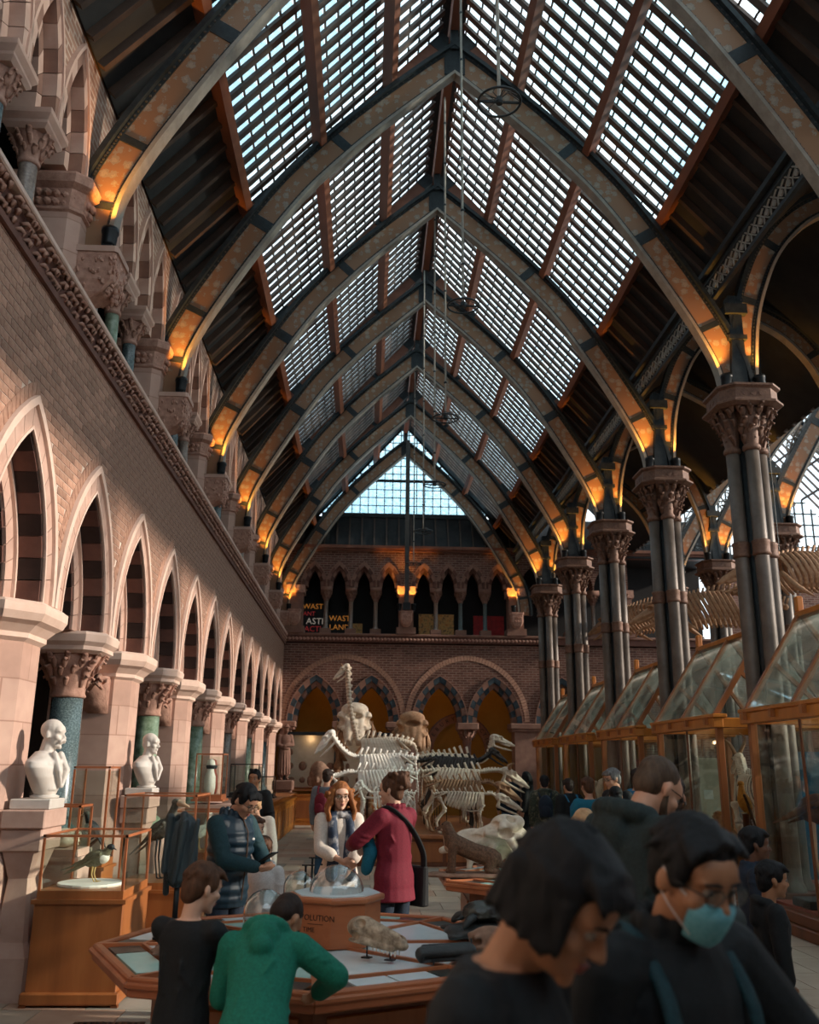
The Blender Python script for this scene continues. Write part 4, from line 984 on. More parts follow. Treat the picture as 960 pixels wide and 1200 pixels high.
for i in range(2):
    t = thing('wall_case', 'lit wall case with fossils on cream boards in the end arches, %s' % ('left one' if i == 0 else 'right one'), 'display case', (-1.75 + 1.75 * i, 29.6, 1.02))
    q = MB(); q.bb(-.75, .75, .05, .1, 0, 1.6); q.build('back_board', 'board_cream', t); q = MB(); q.bb(-.8, -.75, -.15, .1, 0, 1.65); q.build('side', 'lamp_black', t); q = MB(); q.bb(.75, .8, -.15, .1, 0, 1.65); q.build('side', 'lamp_black', t); q = MB(); q.bb(-.8, .8, -.15, .1, 1.6, 1.7); q.build('lid', 'lamp_black', t); q = MB(); q.bb(-.8, .8, -.15, .1, 0, .04); q.build('bottom', 'oak_dark', t)
    g_ = random.Random(i)
    for k in range(9):
        q = MB(); q.ell((-.6 + .4 * (k % 4) + g_.uniform(-.05, .05), .035, .25 + .42 * (k // 4)), (g_.uniform(.06, .13), .03, g_.uniform(.06, .14)), None, 10, 6); q.build('fossil', 'rock_brown', t, smooth=True)
    ld = bpy.data.lights.new('case_lamp', 'POINT'); ld.energy = 2; ld.color = (1, .68, .38); ld.shadow_soft_size = .05; lo = bpy.data.objects.new('case_lamp', ld); COL.objects.link(lo); lo.parent = t; lo.location = (0, -.1, 1.5)
# warm lamps in the recess behind the end arches
for i, x in enumerate((-1.6, .2, 2.35, 4.1)):
    t = thing('recess_lamp', 'small warm wall lamp in the recess behind end arch, %s from left' % ordn[i], 'lamp', (x, 31.4, 5.18), 0, 'recess lamps')
    q = MB(); q.lathe([(.09, 0), (.11, -.05), (.03, -.1), (.02, .12)][::-1], 12); q.build('shade', 'lamp_black', t)
    ld = bpy.data.lights.new('recess_light', 'POINT'); ld.energy = 7; ld.color = (1, .55, .16); ld.shadow_soft_size = .1; lo = bpy.data.objects.new('light', ld); COL.objects.link(lo); lo.parent = t; lo.location = (0, 0, -.16)
t = thing('arched_sign', 'arched wooden sign with carved lettering over the recess doorway', 'sign', (3.25, 32.85, 2.2))
q = MB(); SA = Arch(1.2, 1.3); SA.ring(q, lambda u, v, w: Vector((-u, -w, v)), SA.r - .28, SA.r, .05, -.05, 12); q.build('sign_board', 'oak', t)
q = MB(); SA.ring(q, lambda u, v, w: Vector((-u, -w, v)), SA.r - .0, SA.r + .04, .07, -.05, 12); q.build('sign_edge', 'oak_dark', t)
for s, wrd in ((-1, 'AVEBURY'), (1, 'COLLECTION')):
    for i, ch in enumerate(wrd):
        f = (i + .7) / (len(wrd) + .6); T = SA.tmax(SA.r - .2)
        if s < 0: th = T * f; u, v = SA.pt(SA.r - .2, th, -1); rot = PI / 2 - th
        else: th = T * (1 - f); u, v = SA.pt(SA.r - .2, th, 1); rot = -(PI / 2 - th)
        text('letter', ch, .19, 'ink', t, (u, -.06, v), (PI / 2, -rot, 0))

# ------------------------------------------------------------------ octagonal touch tables
def wedge(r0, r1, a0, a1, gap, z0, z1):
    """sector piece between apothem distances r0, r1 of an octagon side whose half angle is a1-a0"""
    am = (a0 + a1) / 2; tn = math.tan((a1 - a0) / 2); d = Vector((math.cos(am), math.sin(am), 0)); n_ = Vector((-d.y, d.x, 0)); out = []
    for z in (z0, z1): out.append([d * r0 - n_ * (r0 * tn - gap) + Vector((0, 0, z)), d * r1 - n_ * (r1 * tn - gap) + Vector((0, 0, z)), d * r1 + n_ * (r1 * tn - gap) + Vector((0, 0, z)), d * r0 + n_ * (r0 * tn - gap) + Vector((0, 0, z))])
    return out
def octable(cx, cy, Rr, rot, label, cols, inset=.72, h=.72):
    t = thing('touch_table', label, 'table', (cx, cy, 0), rot)
    ap_ = Rr * math.cos(PI / 8)
    q = MB(); q.prism(ngon(0, 0, Rr * inset, 8), .0, h - .08); bs = q.build('base', 'oak_dark', t)
    for i in range(8):
        a0, a1 = i * PI / 4, (i + 1) * PI / 4; am = (a0 + a1) / 2
        m3 = Matrix.Rotation(am, 3, 'Z'); ab_ = ap_ * inset; wd = 2 * ab_ * math.tan(PI / 8)
        q = MB(); q.box(m3 @ Vector((ab_ + .008, 0, h / 2 - .05)), (.016, wd - .14, h - .28), m3); q.build('base_panel', 'oak', bs, bevel=.008)
        q = MB(); q.loft(wedge(ap_ - .05, ap_, a0, a1, 0, h - .09, h)); q.loft(wedge(ap_ - .03, ap_ + .02, a0, a1, 0, h - .05, h - .02)); q.build('rim', 'teak', t, bevel=.008)
        q = MB(); q.loft(wedge(.2, ap_ - .05, a0, a1, 0, h - .06, h - .03)); q.build('bed', 'oak', t)
        q = MB(); q.loft(wedge(.24, ap_ - .28, a0, a1, .018, h - .03, h - .012)); q.build('inlay_panel', cols[i % len(cols)], t)
        d = Vector((math.cos(am), math.sin(am), 0)); n_ = Vector((-d.y, d.x, 0)); m3 = Matrix.Rotation(am, 3, 'Z')
        hwid = (ap_ - .16) * math.tan(PI / 8) - .03
        for k, (f0, f1, mm) in enumerate(((-1, -.62, 'panel_slate'), (-.58, -.02, 'panel_white'), (.02, .58, 'panel_white'), (.62, 1, 'panel_slate'))):
            if i % 3 == 1: f0, f1, mm = (((-1, -.5, 'panel_slate'), (-.46, .9, 'panel_aqua')) + ((.92, 1, 'panel_slate'),) * 2)[k]
            q = MB(); q.box(d * (ap_ - .155) + n_ * hwid * (f0 + f1) / 2 + Vector((0, 0, h - .02)), (.17, hwid * (f1 - f0), .016), m3); q.build('photo_panel', mm, t)
        q = MB(); q.box(d * (ap_ - .262) + Vector((0, 0, h - .014)), (.018, 2 * hwid - .02, .03), m3); q.build('divider', 'teak', t)
        dv = Vector((math.cos(a0), math.sin(a0), 0)); q = MB(); q.box(dv * (Rr * .59) + Vector((0, 0, h - .014)), (Rr * .78, .026, .032), Matrix.Rotation(a0, 3, 'Z')); q.build('divider', 'teak', t)
    return t
TX, TY, TR = -.28, 5.85, 1.27
octable(TX, TY, TR, R(3), 'octagonal touch table with inlaid panels where two boys stand', ('panel_white', 'panel_white', 'panel_aqua', 'panel_navy', 'panel_white', 'panel_aqua'))
octable(1.86, 9.3, 1.2, R(22.5), 'octagonal wooden table further back with the otter on it', ('panel_aqua', 'panel_white'), .8)
def kiosk(cx, cy, z, r, h, label, txt=False, rz=0):
    t = thing('kiosk', label, 'stand', (cx, cy, z), rz)
    q = MB(); q.prism(ngon(0, 0, r, 8, PI / 8), 0, h); q.build('body', 'teak', t)
    q = MB(); q.prism(ngon(0, 0, r * 1.1, 8, PI / 8), h, h + .035); q.build('rim', 'teak', t, bevel=.012, seg=2)
    q = MB(); q.prism(ngon(0, 0, r * .98, 8, PI / 8), h + .035, h + .04); q.build('top_panel', 'panel_white', t)
    if txt:
        a = -PI / 2 - PI / 4 + .0; ap_ = r * math.cos(PI / 8)
        text('lettering', 'EVOLUTION', .045, 'ink', t, (ap_ * math.cos(a) * 1.004, ap_ * math.sin(a) * 1.004, h * .62), (PI / 2, 0, a + PI / 2))
        text('lettering', 'TIME', .036, 'ink', t, (ap_ * math.cos(a) * 1.004 - .03, ap_ * math.sin(a) * 1.004 + .03, h * .36), (PI / 2, 0, a + PI / 2))
        q = MB(); q.box((ap_ * math.cos(a), ap_ * math.sin(a), h * .54), (.1, .004, .003), Matrix.Rotation(a + PI / 2, 3, 'Z')); q.build('rule', 'ink', t)
    return t
def dome(x, y, z, r, hcyl, label, n=20):
    q = MB(); prof = [(r, 0), (r, hcyl)] + [(r * math.cos(PI / 2 * i / 8), hcyl + r * math.sin(PI / 2 * i / 8)) for i in range(1, 8)] + [(.002, hcyl + r)]
    q.lathe(prof, 28)
    return tag(q.build('glass_dome', 'dome_glass', None, True, loc=(x, y, z)), label, 'glass dome')
KX, KY = -.16, 5.88
kiosk(KX, KY, .715, .265, .235, 'octagonal wooden kiosk with printed lettering on the near table', True, R(18))
dome(KX, KY, .957, .165, .02, 'clear glass dome on the lettered kiosk')
t = thing('small_fossil', 'small brown claw shaped fossil under the kiosk dome', 'fossil', (KX + .01, KY - .02, .957))
q = MB(); q.chain([(-.06, 0, .005), (-.03, -.01, .022), (.01, 0, .02), (.05, -.005, .012)], [.005, .012, .014, .006]); q.chain([(.0, 0, .02), (.02, -.05, .01)], [.01, .005]); q.chain([(.0, 0, .02), (-.02, -.05, .005)], [.008, .004]); q.build('fossil_body', 'rock_brown', t, fuse=.005)
for i, (dx, dy) in enumerate(((-.19, -.09), (.03, -.2), (.17, .04), (-.06, .17))):
    tag(MB().box((0, 0, .01), (.036, .03, .02)).build('wood_block', 'teak', loc=(KX + dx, KY + dy, .956), rot=(0, 0, i * .5), bevel=.003), ('small wooden block on the kiosk rim, front left', 'small wooden block on the kiosk rim, front', 'small wooden block on the kiosk rim, right', 'small wooden block on the kiosk rim, back')[i], 'block', 'wooden blocks round the dome')
dome(-.42, 6.38, .712, .10, .24, 'tall glass bell jar behind the lettered kiosk')
dome(-.62, 6.30, .712, .14, .10, 'round glass dome behind the boy in green')
kiosk(1.9, 9.3, .715, .30, .2, 'plain octagonal wooden kiosk on the far table')
dome(1.9, 9.3, .957, .17, .02, 'glass dome on the far table kiosk')

# ------------------------------------------------------------------ long plinth of the skeleton parade
t = thing('skeleton_plinth', 'long panelled oak plinth carrying the parade of skeletons', 'plinth', (1.1, 19.2, 0))
q = MB(); q.bb(-1.75, 1.75, -2.0, 4.4, 0, .46); q.build('body', 'oak_dark', t); q = MB(); q.bb(-1.82, 1.82, -2.07, 4.47, .46, .54); q.build('top', 'oak', t, bevel=.015)
for i in range(5):
    q = MB(); q.bb(-1.68 + .68 * i, -1.06 + .68 * i, -2.02, -1.995, .07, .41); q.build('front_panel', 'oak', t, bevel=.01)
for i in range(6): q = MB(); q.bb(-1.77, -1.745, -1.9 + .68 * i, -1.3 + .68 * i, .07, .41); q.build('side_panel', 'oak', t, bevel=.01)
# barrier stanchions by the aisle
for i, (x, y) in enumerate(((-.75, 12.6), (-.72, 13.6))):
    t = thing('rope_barrier_post', 'thin dark barrier post in the aisle, %s' % ('nearer one' if i == 0 else 'farther one'), 'post', (x, y, 0), 0, 'barrier posts')
    q = MB(); q.lathe([(.14, 0), (.14, .015), (.02, .03), (.014, .45), (.02, .46)], 14); q.build('stem', 'lamp_black', t, True); q = MB(); q.box((.03, 0, .47), (.16, .02, .015)); q.build('crossbar', 'lamp_black', t)
# hanging lamp wheels
for i, (yy, px) in enumerate(((7.14, 0), (10.46, 0), (13.16, 0), (15.5, 0), (18.85, 0), (22.95, 0))):
    zr = LAMPZ[i]
    t = thing('lamp_wheel', 'iron hoop lamp hanging on a long rod from the ridge, %s from camera' % ordn[i], 'hanging lamp', (1.12, yy, zr), 0, 'hoop lamps')
    pts = [(.2 * math.cos(2 * PI * k / 28), .2 * math.sin(2 * PI * k / 28), 0) for k in range(29)]
    q = MB(); q.tube(pts, .012, 6); q.build('hoop', 'iron_dark', t, True)
    q = MB(); q.box((0, 0, 0), (.4, .018, .018)); q.build('crossbar', 'iron_dark', t)
    q = MB(); q.tube([(0, 0, .02), (0, 0, 12.85 - zr)], .018, 6); q.build('rod', 'iron_flange', t)
    for k in range(int((12.6 - zr) / .8)): q = MB(); q.ell((0, 0, .6 + .8 * k), .026, None, 8, 6); q.build('knuckle', 'iron_dark', t)
    q = MB(); g_ = random.Random(i)
    for k in range(10):
        a = g_.uniform(0, 6.28); q.tube([(0, 0, .03), (.09 * math.cos(a), .09 * math.sin(a), .05 + .03 * g_.random()), (.19 * math.cos(a + .5), .19 * math.sin(a + .5), .01)], .005, 4)
    stuff(q.build('wires', 'iron', t))
    q = MB(); q.lathe([(.03, -.02), (.04, .0), (.03, .05)], 10); q.build('hub', 'iron_dark', t)
# ------------------------------------------------------------------ people
def rotx(a): return Matrix.Rotation(a, 3, 'X')
def rotz(a): return Matrix.Rotation(a, 3, 'Z')
class Pose:
    def __init__(s, h, lean=0, pitch=0, yaw=0, fem=False, arms=None, roll=0, stance=.1, twist=0):
        s.k = k = h / 1.75; s.fem = fem; L = R(lean); s.L = L
        pv = Vector((0, 0, .94)); tw = rotz(R(twist))
        s.T = lambda p: (pv + tw @ (rotx(-L) @ (Vector(p) - pv))) * k
        s.hs = .55 + .45 * k
        s.N = s.T((0, -.012, 1.47))
        s.Rh = rotz(R(yaw + twist)) @ rotx(-R(pitch)) @ Matrix.Rotation(R(roll), 3, 'Y')
        s.H = s.N + s.Rh @ (Vector((0, .025, .15)) * s.hs) + Vector((0, .01 * k, 0))
        sw = .172 if fem else .192
        s.S = [s.T((-sw, -.005, 1.405)), s.T((sw, -.005, 1.405))]
        s.W = []; s.E = []
        arms = arms or [(-.25, .03, .86), (.25, .03, .86)]
        for i, sg in ((0, -1), (1, 1)):
            tgt = Vector(arms[i][:3]) * k; hint = Vector((sg * .6, -.6, -.5)) if len(arms[i]) < 6 else Vector(arms[i][3:6])
            a, b = .285 * k, .255 * k; d = tgt - s.S[i]; D = min(d.length, (a + b) * .995); u = d.normalized()
            tgt = s.S[i] + u * D; x = (a * a - b * b + D * D) / (2 * D); hh = math.sqrt(max(a * a - x * x, 0))
            v = hint - u * hint.dot(u); v.normalize(); s.E.append(s.S[i] + u * x + v * hh); s.W.append(tgt)
        s.hip = [Vector((-.088, 0, .90)) * k, Vector((.088, 0, .90)) * k]
        s.knee = [Vector((-stance, .03, .50)) * k, Vector((stance, .02, .50)) * k]
        s.ank = [Vector((-stance - .01, -.02, .085)) * k, Vector((stance + .01, -.03, .085)) * k]
    def rings(s, rows, e, n=18):
        out = []
        for z, y, rx, ry in rows:
            out.append([s.T((((rx + e) * math.cos(2 * PI * j / n)), y + (ry + e) * math.sin(2 * PI * j / n), z)) for j in range(n)])
        return out
    def head(s, p): return s.H + s.Rh @ (Vector(p) * s.hs)
def torso_rows(P, bot, top=1.48):
    f = P.fem
    r = [(.80, 0, .165, .115), (.86, -.005, .17, .12), (.94, 0, .168 if not f else .175, .118), (1.05, .0, .148 if not f else .132, .105), (1.18, .005, .158 if not f else .14, .112), (1.29, .01, .172 if not f else .158, .12), (1.36, .0, .172 if not f else .155, .112), (1.42, -.01, .145 if not f else .13, .092), (1.46, -.012, .09, .07), (1.49, -.012, .062, .06)]
    return [q for q in r if bot - 1e-6 <= q[0] <= top + 1e-6]
def hand_prims(mb, P, i, curl=.5, nrm=None):
    k = P.k; w = P.W[i]; f = (w - P.E[i]).normalized()
    n = Vector(nrm) if nrm else Vector((1 if i == 0 else -1, .2, -.3)); n = (n - f * n.dot(f)).normalized(); sd = f.cross(n)
    if sd.dot(Vector((0, 1, .4))) < 0: sd = -sd       # thumb side forward/up
    r = lambda v: v * k
    palm = w + f * r(.05)
    mb.ell(palm, (r(.042), r(.018), r(.052)), Matrix((sd, n, f)).transposed(), 10, 8)
    mb.cap(w - f * r(.01), palm, r(.024), r(.03), 8)
    for j, (o, ln) in enumerate(((.030, .068), (.011, .078), (-.009, .072), (-.028, .056))):
        p = w + f * r(.085) + sd * r(o); d = f.copy(); ang = curl * (.8 + .12 * j); pts = [p]
        for sgm in (.45, .32, .25):
            d = (Matrix.Rotation(ang, 3, f.cross(n)) @ d) if True else d
            pts.append(pts[-1] + d * r(ln * sgm * 1.05)); ang = curl * 1.1
        mb.chain(pts, [r(.0095), r(.0088), r(.008), r(.0068)], 8)
    p = w + f * r(.028) + sd * r(.034); d = (f * .75 + sd * .65 + n * .3).normalized()
    mb.chain([p, p + d * r(.032), p + d * r(.03) + (f + n * .5).normalized() * r(.03), p + d * r(.032) + (f + n * .5).normalized() * r(.05)], [r(.013), r(.011), r(.0095), r(.007)], 8)
def head_prims(mb, P, child=False):
    h = P.head; Rm = P.Rh; s = P.hs
    E = lambda c, r, rot=None: mb.ell(h(c), tuple(v * s for v in r), Rm if rot is None else Rm @ Euler(rot).to_matrix(), 14, 10)
    E((0, -.012, .032), (.074, .094, .085)); E((0, .022, -.028), (.063, .066, .086)); E((0, .036, -.078), (.045, .046, .036))
    E((0, .074, -.1), (.02, .018, .017)); E((0, .05, .03), (.062, .044, .05))
    mb.cap(h((0, .086, .008)), h((0, .106, -.026)), .0075 * s, .0125 * s, 8)
    for q in (-1, 1):
        E((q * .012, .095, -.031), (.009, .011, .008)); E((q * .031, .077, .024), (.026, .012, .007)); E((q * .077, -.008, -.012), (.009, .019, .031), (0, 0, q * .35)); E((q * .04, .058, -.025), (.026, .026, .024))
    E((0, .087, -.059), (.022, .009, .0052)); E((0, .085, -.069), (.019, .009, .006))
def hair_prims(mb, P, style, seed=1):
    h = P.head; Rm = P.Rh; s = P.hs; g = random.Random(seed)
    E = lambda c, r: mb.ell(h(c), tuple(v * s for v in r), Rm, 14, 10)
    C = lambda a, b, ra, rb: mb.cap(h(a), h(b), ra * s, rb * s, 7)
    if style == 'buzz':
        E((0, -.02, .04), (.077, .092, .082)); E((0, -.045, .0), (.068, .062, .07)); return
    E((0, -.018, .046), (.082, .097, .083)); E((0, -.05, .0), (.076, .064, .085)); E((0, -.06, -.045), (.06, .045, .05))
    for q in (-1, 1): E((q * .068, .012, .03), (.016, .04, .05))
    for i in range(110):                                     # tufts
        a = g.uniform(0, 2 * PI); e = g.uniform(.15, 1.35); d = Vector((math.cos(a) * math.cos(e) * .082, math.sin(a) * math.cos(e) * .096 - .018, math.sin(e) * .085 + .046))
        if d.y > .05 and d.z < .07: continue
        t = Vector((d.x * .06 + g.uniform(-.015, .015), -.012 + d.y * .06, -.03 + g.uniform(-.01, .01))); C(d * .96, d + t, .009, .004)
    if style == 'crop':
        for i in range(16): x = -.07 + .14 * i / 15; C((x, .02, .118 - abs(x) * .4), (x * 1.1 + .006, .066, .108 - abs(x) * .5 + g.uniform(-.008, .008)), .014, .008)
    if style in ('short', 'bob'):
        for i in range(12):
            x = -.06 + .12 * i / 11; C((x, .055, .105 - abs(x) * .3), (x * 1.15 + .008, .088, .072 - abs(x) * .2 + g.uniform(-.01, .01)), .016, .007)
    if style == 'bob':
        for q in (-1, 1): E((q * .076, -.004, -.004), (.014, .045, .058))
        for i in range(84):
            a = 2 * PI * i / 84 + g.uniform(-.03, .03); f = math.sin(a); end = -.06 + g.uniform(-.015, .01) if f < .55 else .075 + g.uniform(-.012, .012)
            pts = [(.02 * math.cos(a), -.03 + .02 * f, .132), (.058 * math.cos(a), -.018 + .07 * f, .112), (.085 * math.cos(a), -.018 + .1 * f, .055 if f < .55 else .09), ((.082 if f < .55 else .075) * math.cos(a), -.012 + (.1 if f < .55 else .115) * f, end)]
            for u_, v_ in zip(pts, pts[1:]): C(u_, v_, .0065, .005)
        for q in (-1, 1):
            for i in range(9): y = -.09 + .13 * i / 8; C((q * .072, y * .9, .03), (q * (.074 + g.uniform(-.003, .004)), y + .02, -.055 + g.uniform(-.012, .01)), .015, .009)
        for i in range(9): x = -.08 + .16 * i / 8; C((x * .8, -.09, .02), (x * .7, -.092, -.075), .02, .012)
    if style in ('long', 'curly'):
        for q in (-1, 1):
            for i in range(9):
                y = -.08 + .12 * i / 8; z = -.2 + g.uniform(-.03, .02)
                pts = [(q * .072, y, .05), (q * .092, y + .01, -.03), (q * (.105 + (.02 if style == 'curly' else 0)), y + .03, -.12), (q * .098, y + .045, z)]
                for a, b in zip(pts, pts[1:]): C(a, b, .02, .02)
        for i in range(9):
            x = -.09 + .18 * i / 8
            for a, b in (((x, -.09, .02), (x, -.11, -.1)), ((x, -.11, -.1), (x, -.1, -.22))): C(a, b, .024, .022)
        if style == 'curly':
            for i in range(46): q = g.choice((-1, 1)); E((q * g.uniform(.085, .13), g.uniform(-.09, .06), g.uniform(-.22, .06)), (.022, .022, .024))
    if style == 'bun':
        for i in range(40): a = g.uniform(0, 6.28); b = g.uniform(-1, 1); E((.062 * math.cos(a), -.115 + .035 * b, .07 + .055 * math.sin(a)), (.026, .024, .026))
        E((0, -.11, .065), (.06, .045, .06))
        for i in range(24): E((g.uniform(-.075, .075), g.uniform(-.12, .02), g.uniform(.0, .13)), (.022, .024, .02))
    if style == 'tied': E((0, -.11, .03), (.035, .035, .04))
def person(label, x, y, rz, h, skin='skin', hair=('short', 'hair_dark'), top=('cloth_black', .018, .84, 'long'), bottom='cloth_navy', shoes='shoe_dark', lean=0, pitch=5, yaw=0, arms=None, fem=False, vox=.014, extras=(), curl=.45, seed=1, hand_n=None, roll=0, twist=0, inner=None, z=0):
    P = Pose(h, lean, pitch, yaw, fem, arms, roll, twist=twist); k = P.k
    t = thing('person', label, 'person', (x, y, z), R(rz))
    mb = MB(); mb.loft(P.rings(torso_rows(P, .80), 0)); head_prims(mb, P)
    mb.cap(P.T((0, -.012, 1.43)), P.head((0, -.02, -.06)), .056 * k, .052 * P.hs)
    for i in (0, 1):
        mb.chain([P.S[i], P.E[i], P.W[i]], [.052 * k, .040 * k, .026 * k]); mb.cap(P.T((0, -.005, 1.37)), P.S[i], .07 * k, .05 * k); hand_prims(mb, P, i, curl, hand_n[i] if hand_n else None)
        mb.chain([P.hip[i], P.knee[i], P.ank[i]], [.082 * k, .055 * k, .038 * k]); mb.cap(P.ank[i] - Vector((0, .02, .03)) * k, P.ank[i] + Vector((0, .13, -.05)) * k, .03 * k, .025 * k)
    mb.build('body', skin, t, fuse=vox, iters=1 if vox < .01 else 1)
    cv = vox * 1.15
    # trousers and shoes
    b = MB(); b.loft(P.rings([(.80, 0, .16, .11), (.86, -.005, .17, .12), (.94, 0, .17, .118), (1.02, 0, .155, .108)], .012))
    for i in (0, 1): b.chain([P.hip[i], P.knee[i], P.ank[i] + Vector((0, 0, .01))], [.098 * k, .07 * k, .058 * k], 12)
    b.build('trousers', bottom, t, fuse=max(cv, .012))
    for i in (0, 1):
        b = MB(); a = P.ank[i]; b.cap(a + Vector((0, -.035 * k, -.03 * k)), a + Vector((0, .14 * k, -.045 * k)), .046 * k, .038 * k); b.cap(a, a - Vector((0, 0, .04 * k)), .048 * k, .05 * k); b.box(a + Vector((0, .05 * k, -.075 * k)), (.09 * k, .27 * k, .02 * k)); b.build('shoe', shoes, t, fuse=.014)
    # top
    m_, e, bot, sl = top
    b = MB(); rows = torso_rows(P, max(bot, .80), 1.46); b.loft(P.rings(rows, e))
    if bot < .79: b.loft(P.rings([(bot, 0, .185, .14), (.86, 0, .17, .12)], e))
    for i in (0, 1):
        b.cap(P.T((0, -.005, 1.36)), P.S[i], (.075 + e * .6) * k, (.053 + e) * k, 12)
        if sl == 'long': b.chain([P.S[i], P.E[i], P.W[i] - (P.W[i] - P.E[i]).normalized() * .01], [(.055 + e) * k, (.045 + e) * k, (.033 + e * .8) * k], 12)
        elif sl == 'rolled': b.chain([P.S[i], P.E[i], P.E[i].lerp(P.W[i], .5)], [(.055 + e) * k, (.046 + e) * k, (.044 + e) * k], 12)
        elif sl == 'short': b.chain([P.S[i], P.S[i].lerp(P.E[i], .78)], [(.056 + e) * k, (.056 + e) * k], 12)
    if 'hood' in extras:
        for a in range(9): an = PI * (a / 8) + PI; b.ell(P.T((.105 * math.cos(an), -.035 + .085 * math.sin(an), 1.475 + .02 * math.sin(an + PI))), (.045 * k, .045 * k, .04 * k))
        b.ell(P.T((0, -.12, 1.40)), (.1 * k, .05 * k, .09 * k)); b.ell(P.T((0, -.145, 1.33)), (.07 * k, .04 * k, .06 * k))
    if 'collar' in extras:
        for a in range(13): an = 2 * PI * a / 12; b.ell(P.T((.075 * math.cos(an), -.012 + .07 * math.sin(an), 1.49)), (.02 * k, .02 * k, .032 * k))
    g = random.Random(seed)
    for i in range(26):      # cloth folds
        an = g.uniform(0, 2 * PI); zz = g.uniform(max(bot, .85), 1.32); rr = [q for q in torso_rows(P, .8) if q[0] >= zz][0]; p1 = ((rr[2] + e - .002) * math.cos(an), (rr[3] + e - .002) * math.sin(an), zz); an2 = an + g.uniform(-.5, .5); p2 = ((rr[2] + e - .002) * math.cos(an2), (rr[3] + e - .002) * math.sin(an2), zz - g.uniform(.04, .12)); b.cap(P.T(p1), P.T(p2), .010 * k, .006 * k, 6)
    for i in (0, 1):
        if sl != 'none':
            for j in range(4):
                c = P.S[i].lerp(P.E[i], .25 + .2 * j); b.ell(c + Vector((g.uniform(-.01, .01), g.uniform(-.01, .01), 0)), ((.056 + e) * k * 1.04, (.056 + e) * k * 1.04, .012 * k), (g.uniform(-.5, .5), g.uniform(-.5, .5), 0), 10, 6)
    b.build({'coat': 'coat'}.get(sl, 'top'), m_, t, fuse=cv, iters=2)
    # hair, eyes, brows
    if hair:
        hb = MB(); hair_prims(hb, P, hair[0], seed); hb.build('hair', hair[1], t, fuse=min(vox, .010) if vox > .0075 else .0055, iters=1)
    for q in (-1, 1):
        b = MB(); b.ell(P.head((q * .031, .0765, .005)), .0122 * P.hs, None, 10, 8); eo = b.build('eye', 'eye_white', t, True); b = MB(); b.ell(P.head((q * .031, .0848, .004)), .0058 * P.hs, None, 8, 6); b.build('iris', 'iris', eo, True)
        b = MB(); b.tube([P.head((q * .013, .094, .024)), P.head((q * .031, .096, .030)), P.head((q * .052, .083, .025))], [.003 * P.hs, .004 * P.hs, .002 * P.hs], 6); b.build('eyebrow', hair[1] if hair else 'hair_dark', t)
    b = MB(); b.ell(P.head((0, .0905, -.0585)), (.021 * P.hs, .0075 * P.hs, .0045 * P.hs), P.Rh); b.ell(P.head((0, .0885, -.0685)), (.018 * P.hs, .0078 * P.hs, .0052 * P.hs), P.Rh); b.build('lips', 'lip', t, True)
    if 'glasses' in extras or 'sunglasses' in extras:
        dz, dy = (.115, -.045) if 'sunglasses' in extras else (0, 0); b = MB(); ln = MB()
        for q in (-1, 1):
            c = Vector((q * .033, .104 + dy, .004 + dz)); pts = [P.head(c + Vector((.025 * math.cos(2 * PI * a / 16), -abs(.012 * math.cos(2 * PI * a / 16)) * .3, .019 * math.sin(2 * PI * a / 16)))) for a in range(17)]
            b.tube(pts, .0016 * P.hs, 5); b.tube([P.head(c + Vector((q * .025, -.004, .004))), P.head((q * .079, .05 + dy, .008 + dz)), P.head((q * .079, -.012 + dy, .0 + dz))], .002 * P.hs, 5)
            ln.loft([[P.head(c + Vector((.024 * math.cos(2 * PI * a / 16), o, .018 * math.sin(2 * PI * a / 16)))) for a in range(16)] for o in (0, .0015)])
        b.tube([P.head((-.009, .105 + dy, .008 + dz)), P.head((.009, .105 + dy, .008 + dz))], .0018 * P.hs, 5); go = b.build('glasses', 'lamp_black', t); ln.build('lenses', 'lens_glass' if 'glasses' in extras else 'lamp_black', go)
    if 'mask' in extras:
        b = MB(); rows = []
        for i, (z, wd, yy) in enumerate(((-.018, .052, .106), (-.03, .062, .116), (-.05, .066, .114), (-.075, .062, .108), (-.098, .05, .102), (-.118, .036, .088))):
            rows.append([Vector((wd * math.sin(a), yy - (1 - math.cos(a)) * .085, z)) for a in [(-1.15 + 2.3 * j / 12) for j in range(13)]])
        vs = [P.head(p) for r_ in rows for p in r_] + [P.head(p - Vector((0, .004, 0))) for r_ in rows for p in r_]; n_ = 13; fs = []
        for i in range(5):
            for j in range(12): a = i * n_ + j; fs.append((a, a + 1, a + n_ + 1, a + n_)); o = 78; fs.append((o + a, o + a + n_, o + a + n_ + 1, o + a + 1))
        b.add(vs, fs)
        mo = b.build('mask', 'cloth_mask', t, True)
        for q in (-1, 1):
            b = MB(); b.tube([P.head((q * .05, .07, -.03)), P.head((q * .072, .03, -.005)), P.head((q * .082, -.015, .015))], .0018, 5); b.tube([P.head((q * .042, .065, -.1)), P.head((q * .07, .02, -.06)), P.head((q * .08, -.02, -.03))], .0018, 5); stuff(b.build('ear_loop', 'cloth_white', mo))
    if 'scarf' in extras:
        b = MB()
        for a in range(13): an = 2 * PI * a / 12; b.ell(P.T((.095 * math.cos(an), -.0 + .085 * math.sin(an), 1.455)), (.035 * k, .035 * k, .04 * k))
        for q in (-1, 1): b.chain([P.T((q * .08, .07, 1.44)), P.T((q * .085, .135, 1.3)), P.T((q * .07, .145, 1.1)), P.T((q * .09, .14, .92))], [.045 * k, .05 * k, .055 * k, .06 * k])
        b.build('scarf', 'cloth_scarf', t, fuse=.011)
